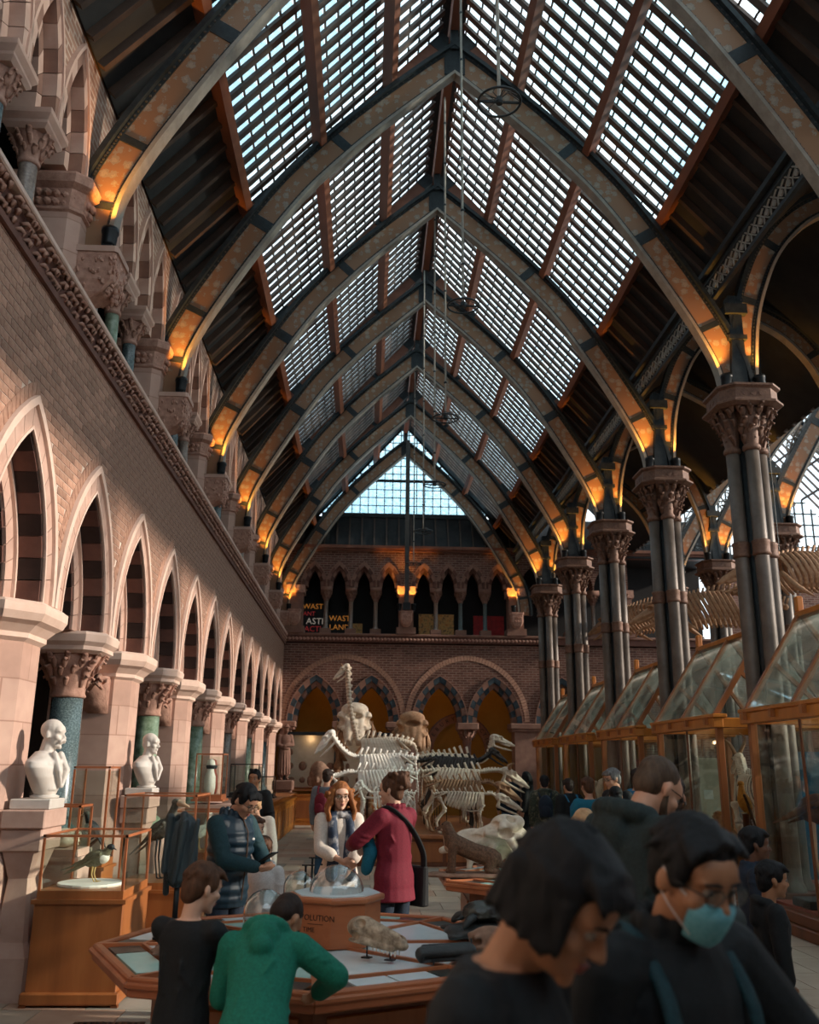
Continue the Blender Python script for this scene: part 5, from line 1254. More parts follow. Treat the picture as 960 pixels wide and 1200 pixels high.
    if 'beard' in extras:
        b = MB(); E = lambda c, r: b.ell(P.head(c), tuple(v * P.hs for v in r), P.Rh, 12, 8); E((0, .077, -.101), (.022, .018, .02)); b.cap(P.head((-.018, .094, -.05)), P.head((.018, .094, -.05)), .007, .007)
        for q in (-1, 1): b.chain([P.head((q * .07, .0, -.02)), P.head((q * .062, .018, -.062)), P.head((q * .045, .048, -.092)), P.head((q * .01, .08, -.108))], [.011, .016, .018, .018])
        b.build('beard', hair[1], t, fuse=.008)
    if inner:
        b = MB(); b.loft(P.rings([(1.1, .012, .11, .115), (1.3, .02, .12, .12), (1.42, .005, .08, .085)], .012)); b.build('shirt', inner, t, fuse=.012)
    if 'vest' in extras:
        b = MB(); rows = torso_rows(P, .80, 1.46); b.loft(P.rings(rows, e + .016))
        for i in (0, 1): b.cap(P.T((0, -.005, 1.37)), P.S[i].lerp(P.T((0, 0, 1.36)), .18), (.08 + e) * k, (.066 + e) * k, 12)
        for zz in (.86, .93, 1.0, 1.07, 1.14, 1.21, 1.28, 1.34): r_ = [q for q in torso_rows(P, .8) if q[0] >= zz][0]; b.loft(P.rings([(zz - .026, r_[1], r_[2] - .005, r_[3] - .005), (zz - .012, r_[1], r_[2] + .006, r_[3] + .006), (zz + .012, r_[1], r_[2] + .006, r_[3] + .006), (zz + .026, r_[1], r_[2] - .005, r_[3] - .005)], e + .018))
        for a in range(11): an = 2 * PI * a / 10; b.ell(P.T((.09 * math.cos(an), -.01 + .08 * math.sin(an), 1.485)), (.026 * k, .026 * k, .045 * k))
        vo = b.build('vest', 'cloth_vest', t, fuse=.009, iters=1)
        b = MB(); b.tube([P.T((0, .118 + e + .03, .86)), P.T((0, .135 + e + .022, 1.2)), P.T((0, .125 + e + .02, 1.36)), P.T((0, .1, 1.45))], .006 * k, 5); b.build('zip', 'cloth_brown', vo)
        b = MB(); b.ell(P.T((-.085, .13 + e + .01, 1.3)), (.018 * k, .006 * k, .010 * k)); b.build('emblem', 'cloth_white', vo)
    return t, P
def worn(t, P, p): return t.matrix_basis @ P.T(p)
def backpack(t, P, label, m_, sz=1.0):
    o = thing('backpack', label, 'backpack', t.location, t.rotation_euler[2])
    b = MB(); k = P.k * sz
    b.ell(P.T((0, -.245, 1.22)), (.14 * k, .085 * k, .2 * k)); b.box(P.T((0, -.24, 1.17)), (.24 * k, .13 * k, .3 * k), rotx(-P.L)); b.build('pack', m_, o, fuse=.014, iters=5)
    b = MB(); b.ell(P.T((0, -.32, 1.13)), (.1 * k, .04 * k, .1 * k)); b.build('pocket', m_, o, True)
    for q in (-1, 1): b = MB(); b.tube(spline([P.T((q * .09, -.16, 1.36)), P.T((q * .115, -.06, 1.475)), P.T((q * .12, .06, 1.43)), P.T((q * .13, .15, 1.3)), P.T((q * .155, .10, 1.12)), P.T((q * .14, -.1, 1.02))], 4), .022 * k, 6, .45); b.build('strap', m_, o, True)
    return o
PEOPLE = {}
NEAR = [(-.25, .22, .98), (.25, .22, .98)]
person('woman in black top with dark bobbed hair bowing her head, closest to camera', .22, 1.80, -121, 1.66, 'skin_tan', ('bob', 'hair_black'), ('cloth_black', .012, .80, 'short'), 'cloth_black', pitch=38, yaw=-6, lean=6, arms=[(-.22, .06, .87), (.2, .12, .9)], fem=True, vox=.007, seed=3)
t, P = person('man in black jacket with glasses and pale blue face mask', .64, 2.22, -152, 1.645, 'skin_tan', ('crop', 'hair_black'), ('cloth_black', .03, .80, 'long'), 'cloth_black', pitch=24, lean=10, yaw=-4, arms=[(-.52, .24, .98), (.24, .0, .86)], vox=.007, extras=('glasses', 'mask', 'collar'), seed=4)
backpack(t, P, 'navy backpack on the back of the man with the face mask', 'cloth_teal', 1.1)
person('bearded man in dark green hoodie looking down with cropped hair', 1.0, 3.66, -68, 1.83, 'skin', ('buzz', 'hair_stub'), ('cloth_hood', .03, .80, 'long'), 'cloth_black', pitch=38, lean=6, arms=[(-.15, .34, 1.12), (.15, .34, 1.12)], vox=.008, extras=('glasses', 'hood', 'beard'), seed=5)
person('boy in black short sleeved shirt standing at the near table', -.775, 4.40, -24, 1.265, 'skin_light', ('short', 'hair_brown'), ('cloth_black', .014, .80, 'short'), 'cloth_navy', pitch=16, yaw=-28, lean=2, arms=[(-.06, .42, 1.0), (.2, .44, 1.06)], vox=.008, seed=6)
person('boy in green hoodie leaning over the near table', -.43, 4.10, -3, 1.29, 'skin_tan', ('buzz', 'hair_dark'), ('cloth_green', .03, .80, 'long'), 'cloth_black', pitch=60, yaw=-30, lean=38, arms=[(-.1, .52, .98), (.3, .50, 1.02, .9, -.2, -.3)], vox=.008, extras=('hood',), seed=7)
t, P = person('teenager in quilted dark vest and glasses looking down at a phone', -1.0, 7.14, -122, 1.62, 'skin', ('short', 'hair_black'), ('cloth_teal', .02, .80, 'long'), 'cloth_navy', pitch=36, lean=4, arms=[(-.06, .34, 1.10, -.8, -.3, -.6), (.06, .34, 1.10, .8, -.3, -.6)], vox=.009, extras=('glasses', 'vest'), curl=.8, hand_n=[(.3, .2, .9), (-.3, .2, .9)], seed=8)
ph = thing('phone', 'dark phone held by the teenager in the quilted vest', 'phone', t.matrix_basis @ Vector((0, .40 * P.k, 1.17 * P.k)), R(-122))
MB().box((0, 0, 0), (.075, .15, .009), (.5, 0, 0)).build('phone_body', 'lamp_black', ph, bevel=.003); MB().box((0, -.003, .0055), (.066, .135, .001), (.5, 0, 0)).build('screen', 'panel_navy', ph)
person('small child in white hooded top beside the teenager', -.80, 7.8, 165, 1.12, 'skin_light', ('short', 'hair_brown'), ('cloth_white', .025, .80, 'long'), 'cloth_denim', vox=.011, extras=('hood',), pitch=6, seed=9)
person('child with brown hair half hidden behind the teenager', -.98, 8.5, -140, 1.25, 'skin_light', ('short', 'hair_brown'), ('cloth_cream', .02, .80, 'long'), 'cloth_denim', vox=.013, seed=10)
person('person in cream jacket and jeans behind the teenager', -1.12, 9.9, 172, 1.44, 'skin_light', ('short', 'hair_blond'), ('cloth_cream', .02, .80, 'long'), 'cloth_denim', fem=True, vox=.013, pitch=40, seed=11)
person('woman in black jacket with sunglasses on her head in the left aisle', -1.47, 12.7, 170, 1.66, 'skin_tan', ('tied', 'hair_black'), ('cloth_black', .02, .80, 'long'), 'cloth_denim', fem=True, vox=.012, extras=('sunglasses',), arms=[(-.28, .05, .86), (.2, .3, 1.1)], seed=12)
person('woman with long auburn hair, glasses and patterned scarf facing the camera', -.22, 8.32, -168, 1.575, 'skin_light', ('curly', 'hair_auburn'), ('cloth_cream', .018, .80, 'rolled'), 'cloth_navy', fem=True, vox=.009, extras=('glasses', 'scarf'), arms=[(-.05, .3, 1.0, -.8, -.3, -.4), (.02, .28, 1.06, .8, -.3, -.4)], seed=13, inner=None)
t, P = person('woman in crimson coat with pinned up brown hair seen from behind', .24, 7.72, 46, 1.65, 'skin_light', ('bun', 'hair_brown'), ('cloth_crimson', .024, .74, 'long'), 'cloth_navy', fem=True, vox=.009, extras=('collar',), yaw=22, arms=[(-.16, .36, 1.16, -.9, -.1, -.5), (.1, .34, 1.12, .8, -.4, -.4)], seed=14)
o = thing('shoulder_bag', 'black shoulder bag with long strap on the woman in crimson', 'bag', t.location, t.rotation_euler[2])
b = MB(); b.loft([[P.T((.24 + x_ * (1 - .25 * (z_ - .72) / .3), y_ * 1.0 - .03, z_)) for x_, y_ in octo(0, 0, .045, .13, .12)] for z_ in (.68, .72, .98, 1.0)]); b.build('bag_body', 'leather_black', o, bevel=.012)
b = MB(); b.tube(spline([P.T((.235, -.13, .98)), P.T((.19, -.155, 1.12)), P.T((.06, -.15, 1.30)), P.T((-.07, -.118, 1.42)), P.T((-.115, -.02, 1.475)), P.T((-.09, .09, 1.42)), P.T((.05, .155, 1.25)), P.T((.19, .13, 1.1)), P.T((.235, .07, .99))], 5), .026 * P.k, 6, .3); b.build('strap', 'leather_black', o, True)
o = tag(MB().chain([(0, 0, 0), (.03, -.02, -.12), (.0, .0, -.24)], [.05, .06, .05]).build('folded_cloth', 'cloth_turq', loc=t.matrix_basis @ P.T((-.17, .16, 1.24)), fuse=.012), 'teal scarf draped over the crimson coated arm', 'scarf')
t, P = person('visitor in grey jacket behind the auburn haired woman', -.62, 15.2, -20, 1.66, top=('cloth_grey', .02, .8, 'long'), bottom='cloth_denim', vox=.015, seed=15); backpack(t, P, 'small red backpack on the visitor in grey', 'cloth_crimson', .8)
person('man in dark jacket and blue jeans beyond the skeletons', 3.12, 20.6, 20, 1.68, top=('cloth_navy', .025, .8, 'long'), bottom='cloth_denim', vox=.016, seed=16)
person('woman all in black beyond the skeletons', 3.5, 20.4, 60, 1.62, hair=('long', 'hair_black'), top=('cloth_black', .025, .8, 'long'), bottom='cloth_black', fem=True, vox=.016, seed=17)
t, P = person('youth in camouflage jacket seen from behind near the cases', 3.02, 15.9, -8, 1.58, 'skin', ('short', 'hair_black'), ('cloth_camo', .03, .8, 'long'), 'cloth_black', vox=.015, extras=('hood',), seed=18); backpack(t, P, 'navy backpack on the camouflage jacket', 'cloth_navy')
t, P = person('girl in black padded jacket seen from behind near the cases', 3.22, 14.9, 14, 1.54, 'skin', ('short', 'hair_dark'), ('cloth_black', .04, .8, 'long'), 'cloth_black', fem=True, vox=.015, extras=('collar',), seed=19); backpack(t, P, 'small bright teal backpack on the black padded jacket', 'cloth_blue', .85)
person('grey haired man with glasses beside the third case', 3.02, 11.3, 110, 1.73, 'skin', ('short', 'hair_grey'), ('cloth_black', .025, .8, 'long'), 'cloth_black', vox=.013, extras=('glasses',), pitch=14, seed=20)
person('brown haired visitor just left of the grey haired man', 2.82, 11.9, 10, 1.6, 'skin', ('short', 'hair_brown'), ('cloth_turq', .02, .8, 'long'), 'cloth_denim', vox=.015, fem=True, seed=21)
person('visitor in blue jacket facing the cases', 3.56, 12.3, -80, 1.72, 'skin', ('short', 'hair_dark'), ('cloth_blue', .025, .8, 'long'), 'cloth_denim', vox=.014, seed=22)
person('black haired visitor in front of the grey haired man', 2.86, 10.75, -10, 1.5, 'skin', ('short', 'hair_black'), ('cloth_black', .02, .8, 'long'), 'cloth_black', vox=.014, seed=23)
person('blond visitor whose hair shows above the closest woman', 1.42, 6.15, -20, 1.44, 'skin_light', ('long', 'hair_blond'), ('cloth_cream', .02, .8, 'long'), 'cloth_denim', vox=.012, fem=True, seed=24)
person('person in striped shirt hidden behind the bearded man', 1.60, 4.95, -15, 1.70, 'skin', ('short', 'hair_dark'), ('cloth_stripe', .02, .8, 'long'), 'cloth_black', vox=.012, seed=25)
person('black haired child in profile beside the nearest case', 2.50, 6.15, -100, 1.33, 'skin_brown', ('short', 'hair_black'), ('cloth_navy', .025, .8, 'long'), 'cloth_black', vox=.011, extras=('collar',), seed=26)
person('smaller child in dark jacket in front of the nearest case', 2.36, 5.6, -95, 1.16, 'skin_tan', ('short', 'hair_black'), ('cloth_black', .03, .8, 'long'), 'cloth_black', vox=.011, extras=('hood',), seed=27)
person('small child in rainbow striped top leaning on the table corner', 1.12, 4.95, 78, 1.02, 'skin_light', ('short', 'hair_dark'), ('cloth_rainbow', .018, .8, 'long'), 'cloth_denim', vox=.011, lean=8, arms=[(-.22, .5, 1.26, -.8, -.1, -.3), (.18, .45, 1.25)], seed=28)
# ------------------------------------------------------------------ carved solids from distance fields
import numpy as np
def field_mesh(name, m_, prims, res, k=.02):
    """prims: (op, kind, ...) op '+' or '-' ; kind 'e' centre radii [euler] or 'c' a b ra rb"""
    lo = np.array([1e9] * 3); hi = -lo
    for p in prims:
        if p[0] != '+': continue
        if p[1] == 'e': c = np.array(p[2]); r = max(p[3]); lo = np.minimum(lo, c - r); hi = np.maximum(hi, c + r)
        else:
            for q, r in ((p[2], p[4]), (p[3], p[5])): lo = np.minimum(lo, np.array(q) - r); hi = np.maximum(hi, np.array(q) + r)
    lo -= 2.5 * res; hi += 2.5 * res; n = np.ceil((hi - lo) / res).astype(int) + 1
    ax = [lo[i] + res * np.arange(n[i]) for i in range(3)]
    G = np.stack(np.meshgrid(*ax, indexing='ij'), -1); D = None
    for p in prims:
        if p[1] == 'e':
            q = G - np.array(p[2])
            if len(p) > 4: q = q @ np.array(Euler(p[4]).to_matrix())
            r = np.array(p[3], float); kk = np.linalg.norm(q / r, axis=-1); d = (kk - 1) * r.min() if True else 0
            k2 = np.linalg.norm(q / (r * r), axis=-1) + 1e-9; d = kk * (kk - 1) / k2
        else:
            a = np.array(p[2], float); b = np.array(p[3], float); ba = b - a; t = np.clip(((G - a) @ ba) / max(ba @ ba, 1e-9), 0, 1)
            d = np.linalg.norm(G - a - t[..., None] * ba, axis=-1) - (p[4] + (p[5] - p[4]) * t)
        if D is None: D = d
        elif p[0] == '+':
            h = np.clip(.5 + .5 * (D - d) / k, 0, 1); D = D * (1 - h) + d * h - k * h * (1 - h)
        else:
            h = np.clip(.5 - .5 * (D + d) / (k * .5), 0, 1); D = D * (1 - h) + (-d) * h + k * .5 * h * (1 - h)
    S = D < 0; nx, ny, nz = S.shape
    c8 = [(i, j, l) for i in (0, 1) for j in (0, 1) for l in (0, 1)]
    sh_ = lambda A, o: A[o[0]:nx - 1 + o[0], o[1]:ny - 1 + o[1], o[2]:nz - 1 + o[2]]
    cnt_ = sum(sh_(S, o).astype(int) for o in c8); act = (cnt_ > 0) & (cnt_ < 8)
    idx = -np.ones(act.shape, int); idx[act] = np.arange(act.sum())
    acc = np.zeros(act.shape + (3,)); num = np.zeros(act.shape)
    for a in c8:
        for b in c8:
            if sum(abs(u - v) for u, v in zip(a, b)) != 1 or a > b: continue
            da, db = sh_(D, a), sh_(D, b); cr_ = (da < 0) != (db < 0); t = np.where(cr_, da / np.where(np.abs(da - db) < 1e-12, 1, da - db), 0)
            for ax_ in range(3): acc[..., ax_] += np.where(cr_, a[ax_] + t * (b[ax_] - a[ax_]), 0)
            num += cr_
    ii = np.argwhere(act); V = lo + res * (ii + acc[act] / num[act][:, None]); F = []
    for ax_ in range(3):
        o1, o2 = [(1, 2), (2, 0), (0, 1)][ax_]
        A = np.moveaxis(S, (ax_, o1, o2), (0, 1, 2)); I = np.moveaxis(idx, (ax_, o1, o2), (0, 1, 2))
        e = A[:-1, 1:-1, 1:-1] != A[1:, 1:-1, 1:-1]; w = np.argwhere(e)
        if len(w) == 0: continue
        x, y, z = w[:, 0], w[:, 1] + 1, w[:, 2] + 1
        q = np.stack([I[x, y - 1, z - 1], I[x, y, z - 1], I[x, y, z], I[x, y - 1, z]], 1); fl_ = ~A[x, y, z]; q[fl_] = q[fl_][:, ::-1]; F.append(q)
    F = np.concatenate(F) if F else np.zeros((0, 4), int); F = F[(F >= 0).all(1)]
    me = bpy.data.meshes.new(name); me.from_pydata(V.tolist(), [], F.tolist()); me.materials.append(MATS[m_]); me.polygons.foreach_set('use_smooth', [True] * len(me.polygons)); me.update(); return me
def both(prims): return [p for q in prims for p in ((q, mirror(q)) if True else ())]
def mirror(p):
    f = lambda v: (v[0], -v[1], v[2]); p = list(p); p[2] = f(p[2])
    if p[1] == 'c': p[3] = f(p[3])
    elif len(p) > 4: p[4] = (-p[4][0], p[4][1], -p[4][2])
    return tuple(p)
def skull_prims(s, slim=1.0):
    P = [('+', 'e', (0, 0, 0), (.25, .17 * slim, .17)), ('+', 'c', (.1, 0, -.01), (.86, 0, -.13), .16, .065)]
    P += both([('+', 'c', (.0, .17, -.08), (.45, .12, -.11), .035, .035), ('+', 'c', (.3, .07, -.17), (.68, .05, -.21), .035, .03), ('+', 'e', (.22, .13, .09), (.1, .05, .05))])
    P += both([('-', 'e', (.25, .19, .02), (.09, .13, .085)), ('-', 'e', (.02, .2, .0), (.11, .10, .09)), ('-', 'e', (.55, .12, -.03), (.1, .04, .03))]) + [('-', 'e', (.9, 0, -.06), (.14, .05, .05)), ('-', 'e', (.45, 0, -.27), (.35, .05, .08))]
    sc = lambda v: tuple(a * s for a in v); out = []
    for p in P:
        p = list(p); p[2] = sc(p[2])
        if p[1] == 'e': p[3] = sc(p[3])
        else: p[3] = sc(p[3]); p[4] *= s; p[5] *= s
        out.append(tuple(p))
    return out
def mandible_prims(s):
    P = both([('+', 'c', (-.04, .14, -.08), (.02, .13, -.34), .035, .055), ('+', 'c', (.02, .13, -.34), (.55, .06, -.31), .05, .035)]) + [('+', 'c', (.5, .0, -.31), (.86, 0, -.26), .05, .025)]
    return [tuple([p[0], p[1], tuple(a * s for a in p[2]), tuple(a * s for a in p[3]), p[4] * s, p[5] * s]) for p in P]
SKULLS = {}
def skull_me(s, m_, slim=1.0):
    key = (round(s, 3), m_, slim)
    if key not in SKULLS: SKULLS[key] = (field_mesh('skull', m_, skull_prims(s, slim), s * .024, s * .03), field_mesh('mandible', m_, mandible_prims(s), s * .03, s * .03))
    return SKULLS[key]
# unit rib, hanging from the spine at origin: width 1, depth 1
RIBS = {}
def rib_me(m_):
    if m_ not in RIBS:
        q = MB(); pts = spline([(0, .03, 0), (.0, .55, .06), (.02, .95, -.28), (.05, .9, -.68), (.10, .45, -.98)], 3); q.tube(pts, [.05] * (len(pts) - 1) + [.035], 6, .7); RIBS[m_] = q.mesh('rib', m_, True)
    return RIBS[m_]
def bone_leg(name, m_, parent, pts, r, hoof=True):
    q = MB()
    for i in range(len(pts) - 1):
        a, b = Vector(pts[i]), Vector(pts[i + 1]); k = r[i]
        q.tube([a, a.lerp(b, .1), a.lerp(b, .3), a.lerp(b, .7), a.lerp(b, .9), b], [k * 1.1, k * 1.35, k * .72, k * .68, k * 1.2, k * 1.0], 7)
    e = Vector(pts[-1]); q.cap(e, e + Vector((r[-1] * 2.2, 0, -r[-1] * .6)), r[-1] * 1.3, r[-1] * 1.1, 7)
    return q.build(name, m_, parent, True)
def skeleton(label, x, y, z, rz, L, H, neck, sk, m_='bone', depth=None, width=None, nr=12, horns=None, slim=1.0, spines=.08, thick=1.3, tail=.35, hpitch=.5, group='parade skeletons', cat='skeleton', scale=1.0):
    t = thing('animal_skeleton', label, cat, (x, y, z), rz, group); t.scale = (scale,) * 3
    depth = depth or H * .42; width = width or H * .17
    sp = spline([(-L / 2 - .06, 0, H * .96), (-L * .25, 0, H * 1.0), (L * .12, 0, H * .99), (L / 2, 0, H * .97)] + [(L / 2 + a, 0, H * .97 + b) for a, b in neck], 6)
    q = MB(); g = random.Random(int(L * 1000)); rr = .022 * thick * (H / 1.2)
    q.tube(sp, [rr] * len(sp), 7)
    for i, p in enumerate(sp):
        d = (sp[min(i + 1, len(sp) - 1)] - sp[max(0, i - 1)]).normalized(); up = Vector((0, 1, 0)).cross(d) * -1
        if up.z < 0 and abs(d.z) < .95: up = -up
        q.ell(p, (rr * 1.5, rr * 1.9, rr * 1.6), None, 7, 5)
        f = (p.x + L / 2) / L; hgt = spines * (.55 + .9 * max(0, 1 - abs(f - .92) * 2.2)) if f < 1.02 else spines * .3
        if i % 2 == 0: q.beam(p, p + up * (hgt + rr) - d * hgt * .6, rr * .7, rr * 1.5, d)
        if f < .3 or f > 1: q.box(p, (rr * 1.2, rr * 5, rr * .8))
    q.build('spine', m_, t, True)
    rme = rib_me(m_)
    for i in range(nr):
        f = .93 - .68 * i / (nr - 1); px = -L / 2 + L * f; sh_ = math.sin(PI * (.22 + .68 * i / (nr - 1)))
        for s in (-1, 1):
            put('rib', rme, t, (px, 0, H * .975), (0, .28 + .38 * i / nr, 0), (H * .40 * thick, s * width * (.5 + .55 * sh_), depth * (.55 + .45 * sh_)))
    q = MB(); q.tube([(L * .45, 0, H * .97 - depth * .95), (L * .2, 0, H * .97 - depth * 1.02), (0, 0, H * .97 - depth * .95)], [.02 * H, .022 * H, .012 * H], 6); q.build('breastbone', m_, t, True)
    for s in (-1, 1):
        q = MB(); q.loft([[(L * .46, s * width * .75, H * .98), (L * .38, s * width * .8, H * .99), (L * .41, s * width * .95, H * .72), (L * .45, s * width * .95, H * .72)], [(L * .46, s * (width * .75 + .012), H * .98), (L * .38, s * (width * .8 + .012), H * .99), (L * .41, s * (width * .95 + .02), H * .72), (L * .45, s * (width * .95 + .02), H * .72)]]); q.build('shoulder_blade', m_, t)
        b1 = .030 * H * thick
        bone_leg('leg', m_, t, [(L * .44, s * width, H * .72), (L * .36, s * width * .95, H * .50), (L * .40, s * width * .9, H * .24), (L * .39, s * width * .85, .04 * H)], [b1, b1 * .85, b1 * .65, b1 * .6])
        bone_leg('leg', m_, t, [(-L * .45, s * width * .8, H * .88), (-L * .33, s * width * .95, H * .58), (-L * .52, s * width * .9, H * .30), (-L * .46, s * width * .85, .04 * H)], [b1 * 1.05, b1 * .9, b1 * .65, b1 * .6])
        q = MB(); q.tube([(-L * .28, s * width * .8, H * 1.0), (-L * .42, s * width * .55, H * .93), (-L * .56, s * width * .4, H * .86)], [.05 * H * .7, .03 * H, .028 * H], 7, .5); q.build('hip_bone', m_, t, True)
    q = MB(); tl = spline([(-L / 2 - .05, 0, H * .96), (-L / 2 - tail * .5, 0, H * .92), (-L / 2 - tail * .75, 0, H * .70), (-L / 2 - tail * .8, 0, H * .5)], 4); q.tube(tl, [rr * (1 - .8 * i / len(tl)) for i in range(len(tl))], 6)
    for i, p in enumerate(tl): q.ell(p, rr * 1.3 * (1 - .7 * i / len(tl)), None, 6, 4)
    q.build('tail', m_, t, True)
    sm, mm = skull_me(sk, m_, slim); e = sp[-1]; so = put('skull', sm, t, (e.x + sk * .1, 0, e.z + sk * .02), (0, hpitch, 0)); put('mandible', mm, t, (e.x + sk * .1, 0, e.z + sk * .02), (0, hpitch + .12, 0))
    if horns:
        for s in (-1, 1):
            q = MB(); pts = spline([(Vector(h) * sk) * 1.0 for h in [(a, s * b, c) for a, b, c in horns]], 4); q.tube(pts, [sk * (.06 * (1 - i / len(pts)) + .012) for i in range(len(pts))], 7); q.build('horn', 'bone_brown' if m_ != 'bone_dark' else m_, so, True)
    for s in (-1, 1):
        q = MB(); q.tube([(s * L * .3, 0, -.0), (s * L * .3, 0, H * .96)], .008, 6); q.build('support_rod', 'lamp_black', t)
    return t
PZ = .54
# left facing
skeleton('tall giraffe skeleton with upright neck in the parade', .36, 20.2, PZ, PI, 1.02, 1.72, [(.1, .25), (.22, .75), (.27, 1.2), (.30, 1.58)], .42, 'bone', spines=.15, nr=13, hpitch=.65, horns=[(.12, .06, .13), (.10, .075, .22), (.08, .08, .30)], slim=.8)
skeleton('white skeleton with lowered pointed skull facing left below the giraffe', .38, 18.95, PZ, PI, 1.1, 1.38, [(.2, .06), (.38, .22), (.52, .42)], .52, 'bone_white', spines=.12, nr=13, hpitch=.75, tail=.12)
skeleton('horned ox skeleton facing left in the parade', .36, 18.05, PZ, PI, 1.1, 1.08, [(.16, .0), (.34, -.06), (.46, -.08)], .50, 'bone_white', spines=.12, nr=13, hpitch=.95, tail=.12, horns=[(.0, .1, .12), (.0, .26, .16), (.06, .36, .05), (.2, .38, .12)])
skeleton('small pale skeleton in the front row on the left of the parade', .48, 17.5, PZ, PI, .72, .72, [(.12, .08), (.2, .16)], .3, 'bone_white', nr=12, hpitch=.7, tail=.1)
# right facing
skeleton('camel skeleton with raised head facing right in the parade', 1.74, 20.5, PZ, 0, 1.0, 1.42, [(.2, -.1), (.40, .0), (.5, .22), (.54, .40)], .5, 'bone', spines=.13, nr=12, hpitch=.22)
skeleton('black stained skeleton standing between the pale ones', 1.75, 19.5, PZ, 0, 1.1, 1.34, [(.15, .05), (.3, .18)], .42, 'bone_dark', spines=.08, nr=13, hpitch=.5, tail=.7)
skeleton('horned cow skeleton facing right in the parade', 1.72, 18.5, PZ, 0, 1.1, 1.12, [(.16, .02), (.34, .02), (.46, -.02)], .56, 'bone', spines=.11, nr=13, hpitch=.45, tail=.1, horns=[(.0, .1, .13), (-.04, .22, .22), (.04, .28, .36)])
skeleton('brownish pig skeleton facing right in the parade', 1.7, 17.85, PZ, 0, 1.02, .92, [(.14, .0), (.3, -.08)], .52, 'bone_brown', spines=.13, nr=13, hpitch=.45, tail=.1)
skeleton('smaller tan boar skeleton at the front right of the parade', 1.76, 17.42, PZ, 0, .9, .72, [(.12, .0), (.24, -.08)], .48, 'bone', spines=.10, nr=12, hpitch=.35, tail=.1)
def elephant(label, x, y, z, rz, s):
    t = thing('elephant_skeleton', label, 'skeleton', (x, y, z), rz, 'elephant skeletons')
    # local: facing +X, Z up
    P = [('+', 'e', (0, 0, 0), (.30, .36, .32)), ('+', 'e', (.05, 0, .2), (.24, .30, .16)), ('+', 'c', (.2, .13, -.1), (.42, .12, -.52), .13, .09), ('+', 'c', (.2, -.13, -.1), (.42, -.12, -.52), .13, .09), ('+', 'c', (.28, 0, -.1), (.36, 0, -.35), .1, .06)]
    P += both([('+', 'c', (.05, .34, -.16), (.3, .25, -.2), .05, .06), ('+', 'e', (.14, .3, .02), (.1, .09, .14)), ('-', 'e', (.26, .36, -.08), (.17, .15, .13)), ('-', 'e', (-.02, .44, .0), (.18, .14, .2)), ('-', 'e', (.34, .11, .06), (.17, .09, .06)), ('-', 'e', (.5, .12, -.58), (.12, .06, .12))])
    P += [('-', 'e', (.30, 0, .06), (.22, .17, .07)), ('-', 'e', (.52, 0, -.42), (.16, .08, .26))]
    P = [tuple([p[0], p[1], tuple(a * s for a in p[2]), tuple(a * s for a in p[3])] + ([p[4] * s, p[5] * s] if p[1] == 'c' else list(p[4:]))) for p in P]
    H = 2.05 * s
    put('skull', field_mesh('skull', 'bone_brown' if s < .98 else 'bone', P, .024 * s, .025 * s), t, (.75 * s, 0, H))
    M = both([('+', 'c', (-.02, .26, -.2), (.1, .24, -.6), .06, .09), ('+', 'c', (.1, .24, -.6), (.42, .05, -.78), .09, .06)]); M = [tuple([p[0], p[1], tuple(a * s for a in p[2]), tuple(a * s for a in p[3]), p[4] * s, p[5] * s]) for p in M]
    put('mandible', field_mesh('mandible', 'bone_brown', M, .035 * s, .04 * s), t, (.75 * s, 0, H))
    q = MB(); sp = spline([(.5 * s, 0, H), (.2 * s, 0, H * .99), (-.5 * s, 0, H * 1.04), (-1.1 * s, 0, H * .95)], 6); q.tube(sp, .06 * s, 8)
    for p in sp: q.beam(p, p + Vector((-.05, 0, .17 * s)), .04 * s, .05 * s, (1, 0, 0)); q.ell(p, .075 * s, None, 7, 5)
    q.build('spine', 'bone_brown', t, True)
    rme = rib_me('bone_brown')
    for i in range(12):
        for sd in (-1, 1): put('rib', rme, t, ((.15 - .1 * i) * s, 0, H), (0, .15, 0), (.8 * s, sd * .52 * s * (.75 + .25 * math.sin(PI * i / 11)), .9 * s))
    for sd in (-1, 1):
        bone_leg('leg', 'bone_brown', t, [(.12 * s, sd * .36 * s, H * .78), (.02 * s, sd * .36 * s, H * .48), (.06 * s, sd * .36 * s, H * .14), (.06 * s, sd * .36 * s, .08 * s)], [.085 * s, .07 * s, .09 * s, .08 * s])
        bone_leg('leg', 'bone_brown', t, [(-1.0 * s, sd * .3 * s, H * .86), (-.95 * s, sd * .34 * s, H * .46), (-1.02 * s, sd * .34 * s, H * .13), (-1.0 * s, sd * .34 * s, .08 * s)], [.085 * s, .07 * s, .09 * s, .08 * s])
        q = MB(); q.ell((.16 * s, sd * .40 * s, H * .88), (.16 * s, .025 * s, .26 * s), (0, -.3, 0)); q.build('shoulder_blade', 'bone_brown', t, True)
    return t
elephant('larger elephant skeleton facing the camera behind the giraffe', -.28, 21.75, PZ + .09, -PI / 2, 1.02)
elephant('smaller elephant skeleton facing the camera in the middle of the parade', 1.02, 21.75, PZ + .085, -PI / 2, .95)
